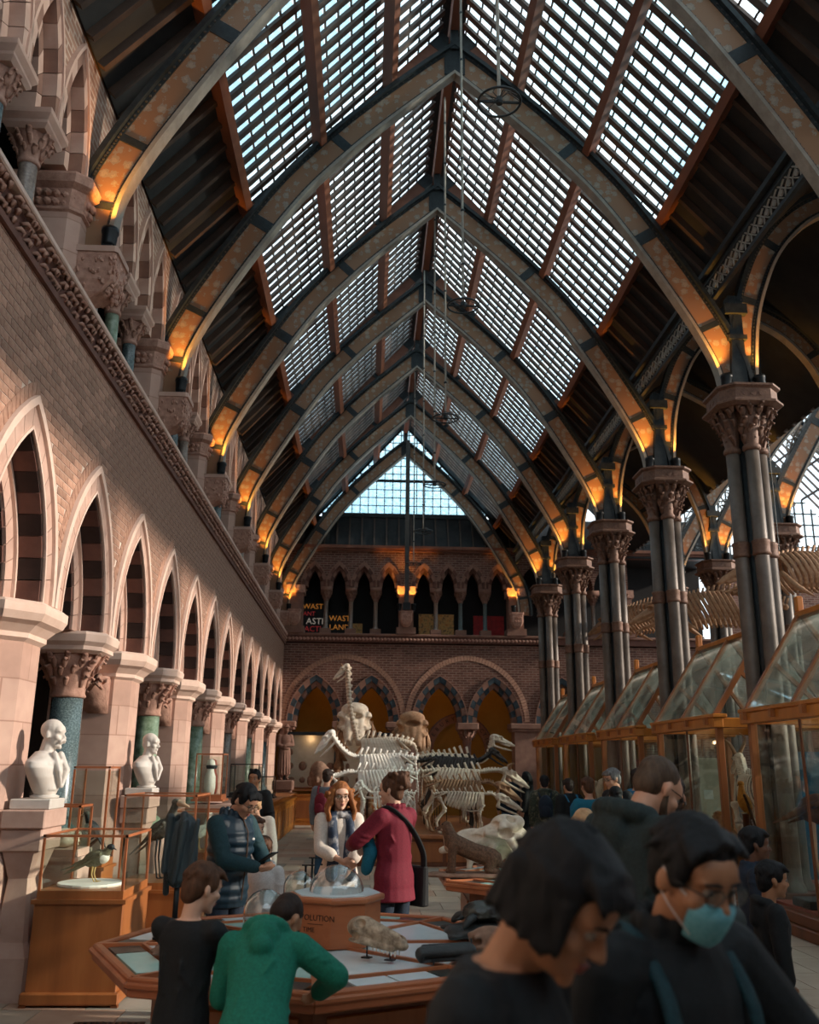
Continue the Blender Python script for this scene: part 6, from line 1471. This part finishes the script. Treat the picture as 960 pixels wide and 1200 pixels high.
# skeletons in the cases
skeleton('horse skeleton with white skull inside the nearest gabled case', 5.75, 9.6, .27, PI / 2, .95, 1.18, [(.1, .14), (.18, .26), (.22, .34)], .5, 'bone_white', nr=12, hpitch=.5, group=None, spines=.12)
skeleton('pale skeleton standing in the third gabled case', 5.35, 17.1, .27, -PI / 2, 1.0, 1.5, [(.1, .1), (.16, .2)], .4, 'bone', nr=11, group=None, thick=1.3)
skeleton('tan skeleton standing in the fourth gabled case', 5.3, 20.7, .27, -PI / 2, 1.1, 1.15, [(.1, .0), (.16, .02)], .5, 'bone', nr=11, group=None, thick=1.3)
skeleton('antlered skeleton in the second gabled case', 5.75, 13.6, .27, PI / 2, 1.0, 1.35, [(.1, .15), (.16, .3)], .42, 'bone', nr=11, horns=[(0, .08, .15), (-.2, .3, .5), (.1, .5, .9), (.3, .45, 1.2)], group=None)
# skeletons hung over the side aisle
def hung(label, x, y, z, rz, L, m_='bone', big=1.0, drop=.0):
    t = thing('hanging_skeleton', label, 'skeleton', (x, y, z), rz, 'skeletons hung over the side aisle')
    sp = spline([(L * .5, 0, .0), (L * .3, 0, .12), (0, 0, .22), (-L * .3, 0, .12), (-L * .5, 0, -.12)], 7); q = MB(); q.tube(sp, [.05 * big * (1 - .6 * max(0, i / len(sp) - .4)) for i in range(len(sp))], 7)
    for i, p in enumerate(sp): q.beam(p, p + Vector((-.06, 0, .16 * big)), .02, .04, (1, 0, 0)); q.ell(p, .06 * big, None, 7, 5); q.box(p, (.03, .24 * big, .02))
    q.build('spine', m_, t, True); rme = rib_me(m_)
    for i in range(11):
        for s in (-1, 1): put('rib', rme, t, (L * (.34 - .04 * i), 0, .13 + .05 * math.sin(i / 3)), (0, .5, 0), (.7 * big, s * .36 * big * (.8 + .2 * math.sin(PI * i / 10)), .62 * big))
    sm, mm = skull_me(.7 * big, m_); put('skull', sm, t, (L * .5 + .08, 0, 0), (0, .3, 0)); put('mandible', mm, t, (L * .5 + .08, 0, 0), (0, .45, 0))
    for s in (-1, 1): q = MB(); q.chain([(L * .36, s * .3 * big, -.15), (L * .3, s * .5 * big, -.4), (L * .2, s * .6 * big, -.55)], [.04, .05, .015]); q.build('flipper', m_, t, fuse=.016)
    for a in (.3, -.3): q = MB(); q.tube([(L * a, 0, .15), (L * a, 0, 10.68 - z)], .008, 5); q.build('suspension_wire', 'iron_dark', t)
hung('whale calf skeleton with round ribs hung beside the second column', 6.75, 16.9, 4.75, PI * .86, 2.2, 'bone_brown', big=1.05)
hung('finned whale skeleton hung beside the third column', 6.75, 21.4, 5.3, PI * .7, 2.4, 'bone_brown', big=1.1)
hung('whale skeleton at the right edge above the nearest case', 7.0, 13.6, 4.75, PI * 1.0, 2.0, 'bone_brown', big=.95)

# ------------------------------------------------------------------ mounted animals
def bird(label, x, y, z, rz, s, body, wing, headm, beakm, legm, legl=.5, neck=(.16, .22), bill=(.10, .03), tail=.3, tilt=.25, breast=None):
    t = thing('mounted_bird', label, 'bird', (x, y, z), rz); t.scale = (s,) * 3
    b0 = Vector((0, 0, legl + .16)); dr = Vector((math.cos(tilt), 0, math.sin(tilt)))
    hd = b0 + dr * .2 + Vector((neck[0], 0, neck[1]))
    q = MB(); q.ell(b0, (.24, .13, .14), (0, -tilt, 0)); q.cap(b0 + dr * .14, hd, .09, .05); q.ell(hd, (.07, .055, .055)); q.cap(b0 - dr * .15, b0 - dr * (.25 + tail * .4), .07, .03); q.build('body', body, t, fuse=.014)
    q = MB(); q.ell(hd + Vector((.0, 0, .005)), (.073, .058, .058)); q.build('head', headm, t, True)
    if breast: q = MB(); q.ell(b0 + dr * .13 - Vector((0, 0, .03)), (.12, .11, .1)); q.build('breast', breast, t, True)
    for sd in (-1, 1):
        q = MB()
        for k in range(6): a = b0 + dr * (.12 - .05 * k) + Vector((0, sd * .12, .04 - .012 * k)); q.cap(a, a - dr * (.2 + .04 * k) - Vector((0, sd * .03, .03 + .01 * k)), .035, .012)
        q.build('wing', wing, t, fuse=.012)
        q = MB(); a = b0 + Vector((-.02, sd * .05, -.1)); kn = Vector((-.03, sd * .05, legl * .55)); q.chain([a, kn, Vector((.02, sd * .05, .015))], [.022, .014, .012])
        for f in (-.5, 0, .5): q.cap((.02, sd * .05, .012), (.02 + .09 * math.cos(f), sd * .05 + .09 * math.sin(f), .008), .009, .005)
        q.build('leg', legm, t, fuse=.007)
        q = MB(); q.ell(hd + Vector((.035, sd * .045, .015)), .01, None, 8, 6); q.build('eye', 'iris', t, True)
    q = MB(); q.cap(hd + Vector((.05, 0, -.005)), hd + Vector((.05 + bill[0], 0, -.03 - bill[1] * .5)), bill[1], bill[1] * .3); q.build('beak', beakm, t, True)
    q = MB()
    for k in range(5): q.cap(b0 - dr * .2, b0 - dr * (.24 + tail) + Vector((0, (k - 2) * .03, -.02)), .022, .01)
    q.build('tail', wing, t, fuse=.012)
    return t
bird('large grey shoebill stork with heavy bill in the second oak case', -2.03, 9.68, .632, -.3, .64, 'feather_grey', 'feather_grey', 'feather_grey', 'beak_horn', 'feather_black', .55, (.06, .30), (.17, .055), .1, .55)
bird('small running bird with olive back and white breast in the nearest case', -2.14, 7.84, .812, -.15, .46, 'feather_olive', 'feather_olive', 'feather_black', 'feather_black', 'leg_yellow', .22, (.06, .12), (.06, .016), .38, .3, 'feather_white')
bird('white bird standing in the third oak case', -2.05, 12.1, .69, .4, .52, 'feather_white', 'feather_white', 'feather_white', 'beak_horn', 'leg_yellow', .25, (.03, .3), (.1, .02), .15, .5)
t = bird('black and white bird perched in the tall narrow case', -2.54, 9.12, 1.03, PI + .3, .4, 'feather_black', 'feather_black', 'feather_grey', 'beak_horn', 'feather_black', .08, (.05, .18), (.1, .03), .5, .9, 'feather_white')
tag(MB().chain([(-.12, 0, 0), (0, .02, .1), (.06, 0, .15)], [.02, .016, .012]).build('perch_branch', 'fur_brown', loc=(-2.54, 9.12, .895), fuse=.008), 'dark branch under the bird in the tall narrow case', 'branch')
bird('tall brown emu on a dark stand in the nearest gabled case', 5.08, 10.5, .36, -1.3, 1.2, 'fur_brown', 'fur_brown', 'fur_brown', 'feather_black', 'beak_horn', .62, (.05, .42), (.08, .02), .1, .1)
tag(MB().bb(-.3, .3, -.22, .22, 0, .085).build('animal_stand', 'rock_dark', loc=(5.08, 10.5, .271), bevel=.01), 'low dark stand under the emu', 'stand')
bird('orange owl on a perch in the second gabled case', 5.08, 12.55, 1.15, PI, .62, 'fur_orange', 'fur_brown', 'fur_orange', 'feather_black', 'leg_yellow', .06, (-.02, .2), (.03, .02), .1, 1.2)
tag(MB().lathe([(.14, 0), (.14, .03), (.05, .05), (.045, .86), (.07, .87)], 12).build('owl_perch', 'oak_dark', None, True, loc=(5.08, 12.55, .272)), 'turned wooden perch under the orange owl', 'perch')
def mammal(label, x, y, z, rz, s, m_, m2, legh=.35, nk=(.1, .14), tail=((-.5, .3), (-.75, .1), (-.9, .06)), up=0.0, name='mounted_mammal', leg=.035):
    t = thing(name, label, 'animal', (x, y, z), rz); t.scale = (s,) * 3
    a, b = Vector((-.28, 0, legh + .1)), Vector((.26, 0, legh + .13 + up)); hd = b + Vector((nk[0] + .05, 0, nk[1]))
    q = MB(); q.chain([a, (a + b) / 2 - Vector((0, 0, .015)), b], [.13, .12, .125]); q.cap(b, hd, .115, .075); q.ell(hd, (.085, .07, .068)); q.cap(hd + Vector((.04, 0, -.01)), hd + Vector((.12, 0, -.03)), .045, .03)
    for sd in (-1, 1):
        q.ell(hd + Vector((-.03, sd * .055, .05)), (.02, .012, .022)); q.chain([b + Vector((0, sd * .07, -.03)), Vector((b.x + .02, sd * .075, legh * .5)), Vector((b.x, sd * .075, .03)), Vector((b.x + .06, sd * .075, .02))], [.06, leg, leg * .8, leg * .7])
        q.chain([a + Vector((0, sd * .06, 0)), Vector((a.x + .07, sd * .09, legh * .55)), Vector((a.x - .06, sd * .085, legh * .3)), Vector((a.x - .0, sd * .085, .03)), Vector((a.x + .07, sd * .085, .02))], [.09, .055, leg * .8, leg * .8, leg * .7])
    q.chain([a] + [Vector((tx, 0, tz)) for tx, tz in tail], [.07] + [.045 * (1 - .25 * i) for i in range(len(tail))]); q.build('body', m_, t, fuse=.013)
    q = MB(); q.ell(hd + Vector((.05, 0, -.03)), (.06, .045, .035)); q.cap(b + Vector((.06, 0, -.07)), hd + Vector((.02, 0, -.05)), .06, .04); q.build('throat', m2, t, fuse=.012)
    q = MB(); q.ell(hd + Vector((.15, 0, -.022)), (.014, .016, .012)); q.build('nose', 'feather_black', t, True)
    for sd in (-1, 1): q = MB(); q.ell(hd + Vector((.06, sd * .045, .03)), .009, None, 8, 6); q.build('eye', 'iris', t, True)
    return t
OT = thing('otter_board', 'long brown base board under the otter', 'board', (1.02, 9.12, .722), R(-4)); MB().loft([[(x_, y_, z_) for x_, y_ in octo(0, 0, e, f_, .2)] for e, f_, z_ in ((.42, .14, 0), (.42, .14, .02), (.38, .11, .035))]).build('board', 'rock_brown', OT, bevel=.006)
mammal('stuffed brown otter with raised head on the far table', 1.02, 9.12, .752, PI - R(4), .7, 'otter_fur', 'otter_pale', .09, (.03, .2), ((-.42, .1), (-.62, .06), (-.84, .05)), .17, 'mounted_otter', .055)
mammal('tan long tailed mammal in the second gabled case', 5.2, 13.35, .275, PI / 2 + .2, .9, 'fur_tan', 'otter_pale', .3, (.08, .2), ((-.45, .3), (-.6, .12), (-.75, .05)), .25)
# ------------------------------------------------------------------ specimens on the tables
P_ = [('+', 'c', (.12, 0, .34), (-.5, .0, .16), .13, .035), ('+', 'e', (-.1, .02, .2), (.3, .05, .17), (0, .25, .1)), ('+', 'e', (.26, .02, .2), (.2, .06, .22), (0, -.35, .3)), ('+', 'e', (.16, 0, .42), (.15, .17, .1)), ('+', 'c', (.1, .16, .4), (.34, .2, .12), .05, .04), ('+', 'c', (.1, -.16, .4), (.3, -.2, .1), .05, .035), ('+', 'c', (-.05, -.12, .34), (.28, -.14, .3), .035, .045), ('+', 'e', (.28, .0, .44), (.08, .12, .07)), ('+', 'c', (.02, -.05, .2), (.0, -.08, .0), .05, .03), ('+', 'c', (.36, .0, .14), (.4, .02, .0), .05, .03), ('+', 'c', (-.2, .0, .12), (-.22, .0, .0), .04, .03),
      ('-', 'e', (.14, -.17, .34), (.08, .09, .055)), ('-', 'e', (.02, -.12, .42), (.07, .08, .04)), ('-', 'e', (.2, -.1, .47), (.05, .06, .05)), ('-', 'e', (.12, -.08, .1), (.1, .12, .12)), ('-', 'e', (-.25, -.08, .3), (.16, .05, .035)), ('-', 'e', (.26, -.08, .2), (.06, .06, .08))]
tag(put('whale_skull', field_mesh('whale_skull', 'bone', P_, .014, .014), None, (1.3, 9.92, .725)), 'big weathered skull with flared bones behind the otter', 'skull')
t = thing('crocodile_skull', 'long toothed fossil skull on two small stands on the near table', 'skull', (.07, 5.34, .722), R(-28))
P_ = [('+', 'e', (-.07, 0, .13), (.075, .06, .05)), ('+', 'c', (-.05, 0, .125), (.13, 0, .08), .052, .032), ('+', 'c', (-.1, .05, .09), (.1, .02, .055), .018, .016), ('+', 'c', (-.1, -.05, .09), (.1, -.02, .055), .018, .016), ('+', 'e', (.14, 0, .065), (.03, .03, .02)), ('-', 'e', (-.06, .05, .155), (.028, .03, .022)), ('-', 'e', (-.06, -.05, .155), (.028, .03, .022)), ('-', 'e', (-.09, .06, .1), (.03, .03, .02)), ('-', 'e', (-.09, -.06, .1), (.035, .03, .022)), ('-', 'e', (.14, 0, .1), (.02, .012, .012)), ('-', 'c', (-.05, 0, .07), (.08, 0, .05), .02, .012)]
put('skull', field_mesh('skull', 'skull_fossil', P_, .0048, .005), t, scale=(1.15, 1.15, 1.15))
for i in range(7):
    for s in (-1, 1): q = MB(); q.cap((.0 + .022 * i, s * .028, .07 - .004 * i), (.0 + .022 * i, s * .028, .05 - .004 * i), .006, .003, 6); q.build('tooth', 'bone_white', t)
for dx in (-.05, .09):
    q = MB(); q.box((dx, 0, .003), (.05, .04, .006)); so = q.build('stand_foot', 'lamp_black', t); q = MB(); q.tube([(dx, 0, .004), (dx, 0, .075)], .004, 6); q.build('stand_rod', 'lamp_black', so)
def rock(label, x, y, z, r, m_, seed, rz=0, nm='rock', cat='rock', res=.012):
    g = random.Random(seed); P_ = [('+', 'e', (0, 0, r[2] * 1.0), r)]
    for i in range(14):
        a = g.uniform(0, 6.28); P_.append((g.choice('++-'), 'e', (r[0] * .9 * math.cos(a), r[1] * .9 * math.sin(a), r[2] * g.uniform(.3, 1.5)), (r[0] * g.uniform(.15, .35), r[1] * g.uniform(.15, .4), r[2] * g.uniform(.15, .4)), (0, 0, a)))
    return tag(put(nm, field_mesh(nm, m_, P_, res, .015), None, (x, y, z), (0, 0, rz)), label, cat)
t = thing('log_fossil', 'dark log shaped fossil on a small wire stand', 'fossil', (.44, 5.22, .722), R(12))
P_ = [('+', 'c', (-.13, 0, .05), (.13, 0, .055), .036, .04)] + [('+' if i % 3 else '-', 'c', (-.14 + .02 * (i % 2), .03 * math.cos(i), .05 + .035 * math.sin(i * 1.3)), (.13, .035 * math.cos(i + .4), .055 + .035 * math.sin(i * 1.3 + .3)), .011, .009) for i in range(10)]
put('fossil_body', field_mesh('fossil_body', 'rock_dark', P_, .006, .008), t)
for dx in (-.08, .12): q = MB(); q.tube([(dx, -.05, .004), (dx, -.045, .03), (dx, 0, .012), (dx, .045, .03)], .004, 5); q.build('wire_stand', 'lamp_black', t)
rock('rough brown mineral lump held by black clips', .71, 5.50, .722, (.12, .09, .07), 'rock_brown', 3, .3, 'mineral_lump', 'rock', .009)
for i, dx in enumerate((-.09, .10)): tag(MB().tube([(0, -.02, .004), (0, -.025, .06), (0, .01, .085)], .005, 6).build('display_clip', 'lamp_black', loc=(.71 + dx * 1.25, 5.42, .722)), 'black clip on the %s of the brown mineral lump' % ('left' if i == 0 else 'right'), 'clip')
rock('flat black rock under the tortoise', .74, 5.92, .722, (.26, .15, .05), 'rock_dark', 8, .2, 'flat_rock', 'rock', .012)
t = thing('tortoise', 'dark tortoise standing on the black rock', 'tortoise', (.72, 5.92, .815), R(12)); t.scale = (.86,) * 3
q = MB(); q.ell((0, 0, .07), (.15, .115, .075)); q.ell((0, 0, .045), (.155, .12, .03)); q.build('shell', 'shell_dark', t, fuse=.009)
q = MB(); q.ell((0, 0, .045), (.13, .1, .03)); q.chain([(.1, 0, .05), (.2, 0, .08), (.255, 0, .085)], [.032, .026, .03]); q.cap((.25, 0, .085), (.29, 0, .08), .028, .02)
for sx in (-1, 1):
    for sy in (-1, 1): q.chain([(sx * .09, sy * .08, .045), (sx * .14, sy * .12, .03), (sx * .17, sy * .13, .0)], [.03, .028, .022])
q.cap((-.14, 0, .04), (-.19, 0, .02), .02, .008); q.build('body', 'rock_dark', t, fuse=.008)
rock('brown flattened fossil at the left of the boy in black', -1.02, 5.45, .722, (.12, .05, .035), 'rock_brown', 12, .4, 'flat_fossil', 'fossil', .008)
rock('large rounded brown fossil between the two boys', -.55, 5.45, .722, (.12, .16, .08), 'rock_brown', 15, .3, 'round_fossil', 'fossil', .01)
t = thing('charred_trunk', 'tall blackened fossil trunk mounted on a black rod and base', 'fossil', (-1.13, 5.98, .722), R(10))
q = MB(); q.box((0, 0, .006), (.24, .16, .012)); q.build('stand_base', 'lamp_black', t, bevel=.003); q = MB(); q.tube([(0, 0, .01), (0, 0, .32)], .017, 10); q.build('stand_rod', 'lamp_black', t, True)
P_ = [('+', 'c', (0, 0, .34), (.01, 0, .62), .07, .085)]; g_ = random.Random(3)
for i in range(22):
    a = g_.uniform(0, 6.28); r_ = g_.uniform(.04, .1); P_.append(('+' if i % 3 else '-', 'c', (r_ * math.cos(a), r_ * .8 * math.sin(a), .24 + g_.uniform(0, .2)), (r_ * 1.15 * math.cos(a + .4), r_ * .9 * math.sin(a + .4), .5 + g_.uniform(0, .2)), g_.uniform(.012, .024), g_.uniform(.012, .024)))
put('trunk', field_mesh('trunk', 'soot_wood', P_, .008, .006), t)
rock('pale skull like specimen in the small low case', -2.60, 8.48, 1.012, (.12, .09, .08), 'bone', 22, .3, 'pale_specimen', 'specimen', .012)
for i, (dy, m_) in enumerate(((-.1, 'feather_white'), (.1, 'board_red'))):
    q = MB(); q.lathe([(.07, 0), (.085, .1), (.08, .25), (.055, .32), (.05, .36), (.065, .42), (.05, .48), (.01, .5)], 14); o = thing('painted_figure', ('white carved figure in the teak framed ledge case', 'red carved figure in the teak framed ledge case')[i], 'figure', (-2.28, 14.1 + dy, 1.292), 0, 'painted figures'); q.build('figure_body', m_, o, True); q = MB(); q.lathe([(.058, .36), (.07, .40), (.06, .42)], 14); q.build('band', 'feather_black', o)
# ------------------------------------------------------------------ busts and statue
def bust(label, x, y, z, rz, s, hair, m_='marble', beard=False, group='marble busts'):
    t = thing('marble_bust', label, 'bust', (x, y, z), rz, group)
    P = Pose(1.75 * s, 0, 4, 0); q = MB(); off = Vector((0, 0, -1.13 * s)); q.xf = Matrix.Translation(off)
    head_prims(q, P); hair_prims(q, P, hair, 2) if hair else None
    q.cap(P.T((0, -.012, 1.40)), P.head((0, -.015, -.06)), .066 * s, .056 * s)
    q.loft(P.rings([(1.14, .02, .06, .055), (1.17, .02, .085, .07), (1.22, .015, .13, .085), (1.29, .01, .19, .10), (1.36, .0, .235, .105), (1.405, -.005, .225, .095), (1.44, -.01, .13, .085), (1.48, -.012, .07, .06)], .012, 48))
    g = random.Random(int(x * 10 + y))
    for i in range(16): a = -1.4 + 2.8 * i / 15; q.cap(P.T((.19 * math.sin(a), .11 * math.cos(a) * .9, 1.40 - .02 * abs(a))), P.T((.10 * math.sin(a + .3), .11 * math.cos(a + .2), 1.2)), .024 * s, .013 * s, 6)
    for q_ in (-1, 1): q.cap(P.T((q_ * .055, .09, 1.46)), P.T((q_ * .07, .145, 1.34)), .026 * s, .024 * s, 6); q.cap(P.T((q_ * .07, .145, 1.34)), P.T((q_ * .01, .145, 1.22)), .024 * s, .014 * s, 6)
    if beard: q.ell(P.head((0, .10, -.045)), (.034 * s, .016 * s, .012 * s)); q.ell(P.head((.03, .09, -.055)), (.014 * s, .014 * s, .016 * s)); q.ell(P.head((-.03, .09, -.055)), (.014 * s, .014 * s, .016 * s))
    q.build('figure', m_, t, fuse=.0075, iters=2)
    q = MB(); q.lathe([(.11, -.0), (.115, .02), (.085, .03), (.075, .06), (.09, .075)], 20, (0, .02, 0)); q.build('socle', m_, t, True)
    return t
bust('white marble bust of a balding man with moustache on the left wall', -2.62, 7.85, 1.44, R(-98), 1.05, None, beard=True)
bust('white marble bust of a man with short hair, second along the left wall', -2.62, 11.42, 1.44, R(-104), 1.05, 'buzz')
for i, y in enumerate((7.85, 11.42)):
    t = thing('bust_pedestal', 'stepped stone pedestal under the %s marble bust' % ('first' if i == 0 else 'second'), 'pedestal', (-2.65, y, 0), 0, 'bust pedestals')
    q = MB(); q.bb(-.16, .16, -.18, .18, 1.36, 1.44); q.build('top_block', 'marble', t, bevel=.008)
    q = MB(); q.bb(-.18, .16, -.27, .27, 1.22, 1.36); q.build('step', 'stone', t, bevel=.01); q = MB(); q.bb(-.18, .14, -.24, .24, 1.05, 1.22); q.build('block', 'stone', t, bevel=.01)
    q = MB(); q.loft([[(x_, y_, z_) for x_, y_ in octo(-.03, 0, .13 + e, .2 + e, .1)] for e, z_ in ((.06, 0), (.06, .3), (.0, .4), (-.04, .85), (.02, 1.05))]); q.build('shaft', 'stone', t)
t = thing('stone_statue', 'stone statue of a man in hat and robe by the end wall', 'statue', (-2.42, 28.0, 1.28), R(-160))
P = Pose(1.56, 2, 14, 8, arms=[(-.02, .2, 1.12, -.8, -.3, -.4), (.05, .2, 1.02, .8, -.3, -.4)]); q = MB(); head_prims(q, P); q.loft(P.rings(torso_rows(P, .80), .03))
q.cap(P.T((0, -.012, 1.43)), P.head((0, -.02, -.06)), .056, .05); q.ell(P.head((0, -.01, .08)), (.12, .13, .03)); q.ell(P.head((0, -.02, .11)), (.08, .09, .06)); q.loft(P.rings([(.16, 0, .19, .15), (.5, 0, .19, .15), (.9, 0, .185, .14), (1.05, 0, .16, .12)], .02))
for i in (0, 1):
    q.chain([P.S[i], P.E[i], P.W[i]], [.075, .06, .045]); hand_prims(q, P, i); q.chain([P.hip[i], P.knee[i], P.ank[i]], [.09, .07, .045]); q.cap(P.ank[i] - Vector((0, .02, .03)), P.ank[i] + Vector((0, .12, -.04)), .04, .035)
for i in range(14): a = 2 * PI * i / 14; q.cap((.17 * math.cos(a), .13 * math.sin(a), .8), (.185 * math.cos(a + .1), .15 * math.sin(a + .1), .18), .018, .022, 6)
q.build('figure', 'stone_end', t, fuse=.014); 
t = thing('statue_pedestal', 'square stone pedestal under the robed statue', 'pedestal', (-2.42, 28.0, 0)); q = MB(); q.bb(-.3, .3, -.3, .3, 0, .25); q.bb(-.25, .25, -.25, .25, .25, 1.0); q.build('shaft', 'stone_end', t, bevel=.02); q = MB(); q.bb(-.3, .3, -.3, .3, 1.0, 1.28); q.build('cap', 'stone_end', t, bevel=.03)
bust('small black bronze head on a white block near the far columns', 5.62, 29.35, 1.22, R(180), .8, 'buzz', 'bronze_black', group=None)
t = thing('bronze_plinth', 'stone plinth with white block under the black bronze head', 'pedestal', (5.62, 29.35, 0)); q = MB(); q.bb(-.22, .22, -.2, .2, 0, .85); q.build('shaft', 'stone_end', t, bevel=.015); q = MB(); q.bb(-.19, .19, -.17, .17, .85, 1.22); q.build('white_block', 'marble', t, bevel=.01)
rock('tall knobbly brown fossil on the end wall cabinet', -1.42, 28.7, 1.0, (.30, .22, .42), 'rock_brown', 31, 0, 'tall_fossil', 'fossil', .03)
# ------------------------------------------------------------------ posters in the end gallery
def poster(label, x, w, z, h, m_, lines=()):
    t = thing('gallery_poster', label, 'poster', (x, YEND + 1.0, 5.86)); q = MB(); q.bb(-w / 2, w / 2, -.02, .02, z - 5.86, z + h - 5.86); q.build('panel', m_, t); q = MB(); q.bb(-.03, .03, .0, .3, 0, .04); q.build('foot', 'lamp_black', t); q = MB(); q.bb(-.02, .02, .02, .05, 0, z + h * .5 - 5.86); q.build('post', 'lamp_black', t)
    for txt, sz, m2, dx, dz in lines: text('lettering', txt, sz, m2, t, (dx, -.022, dz + z - 5.86), (PI / 2, 0, 0))
    return t
poster('black poster with coloured block lettering at the left of the end gallery', -1.92, .9, 6.0, 1.1, 'poster_black', (('WAST', .25, 'text_orange', 0, .85), ('ANT', .2, 'text_red', -.12, .62), ('ASTI', .3, 'text_white', .08, .33), ('ACTI', .26, 'text_red', .02, .08)))
poster('black poster with orange lettering in the second gallery arch', -1.0, .8, 6.0, .75, 'poster_black', (('WAST', .26, 'text_orange', 0, .45), ('LAND', .26, 'text_orange', 0, .15)))
poster('orange leather chair coloured board in the third gallery arch', -.42, .4, 5.95, .42, 'poster_art')
poster('large brown and gold art poster right of the end post', 2.3, 1.2, 5.98, .75, 'poster_art')
poster('red poster near the right end of the gallery', 4.1, 1.05, 5.98, .72, 'poster_red')
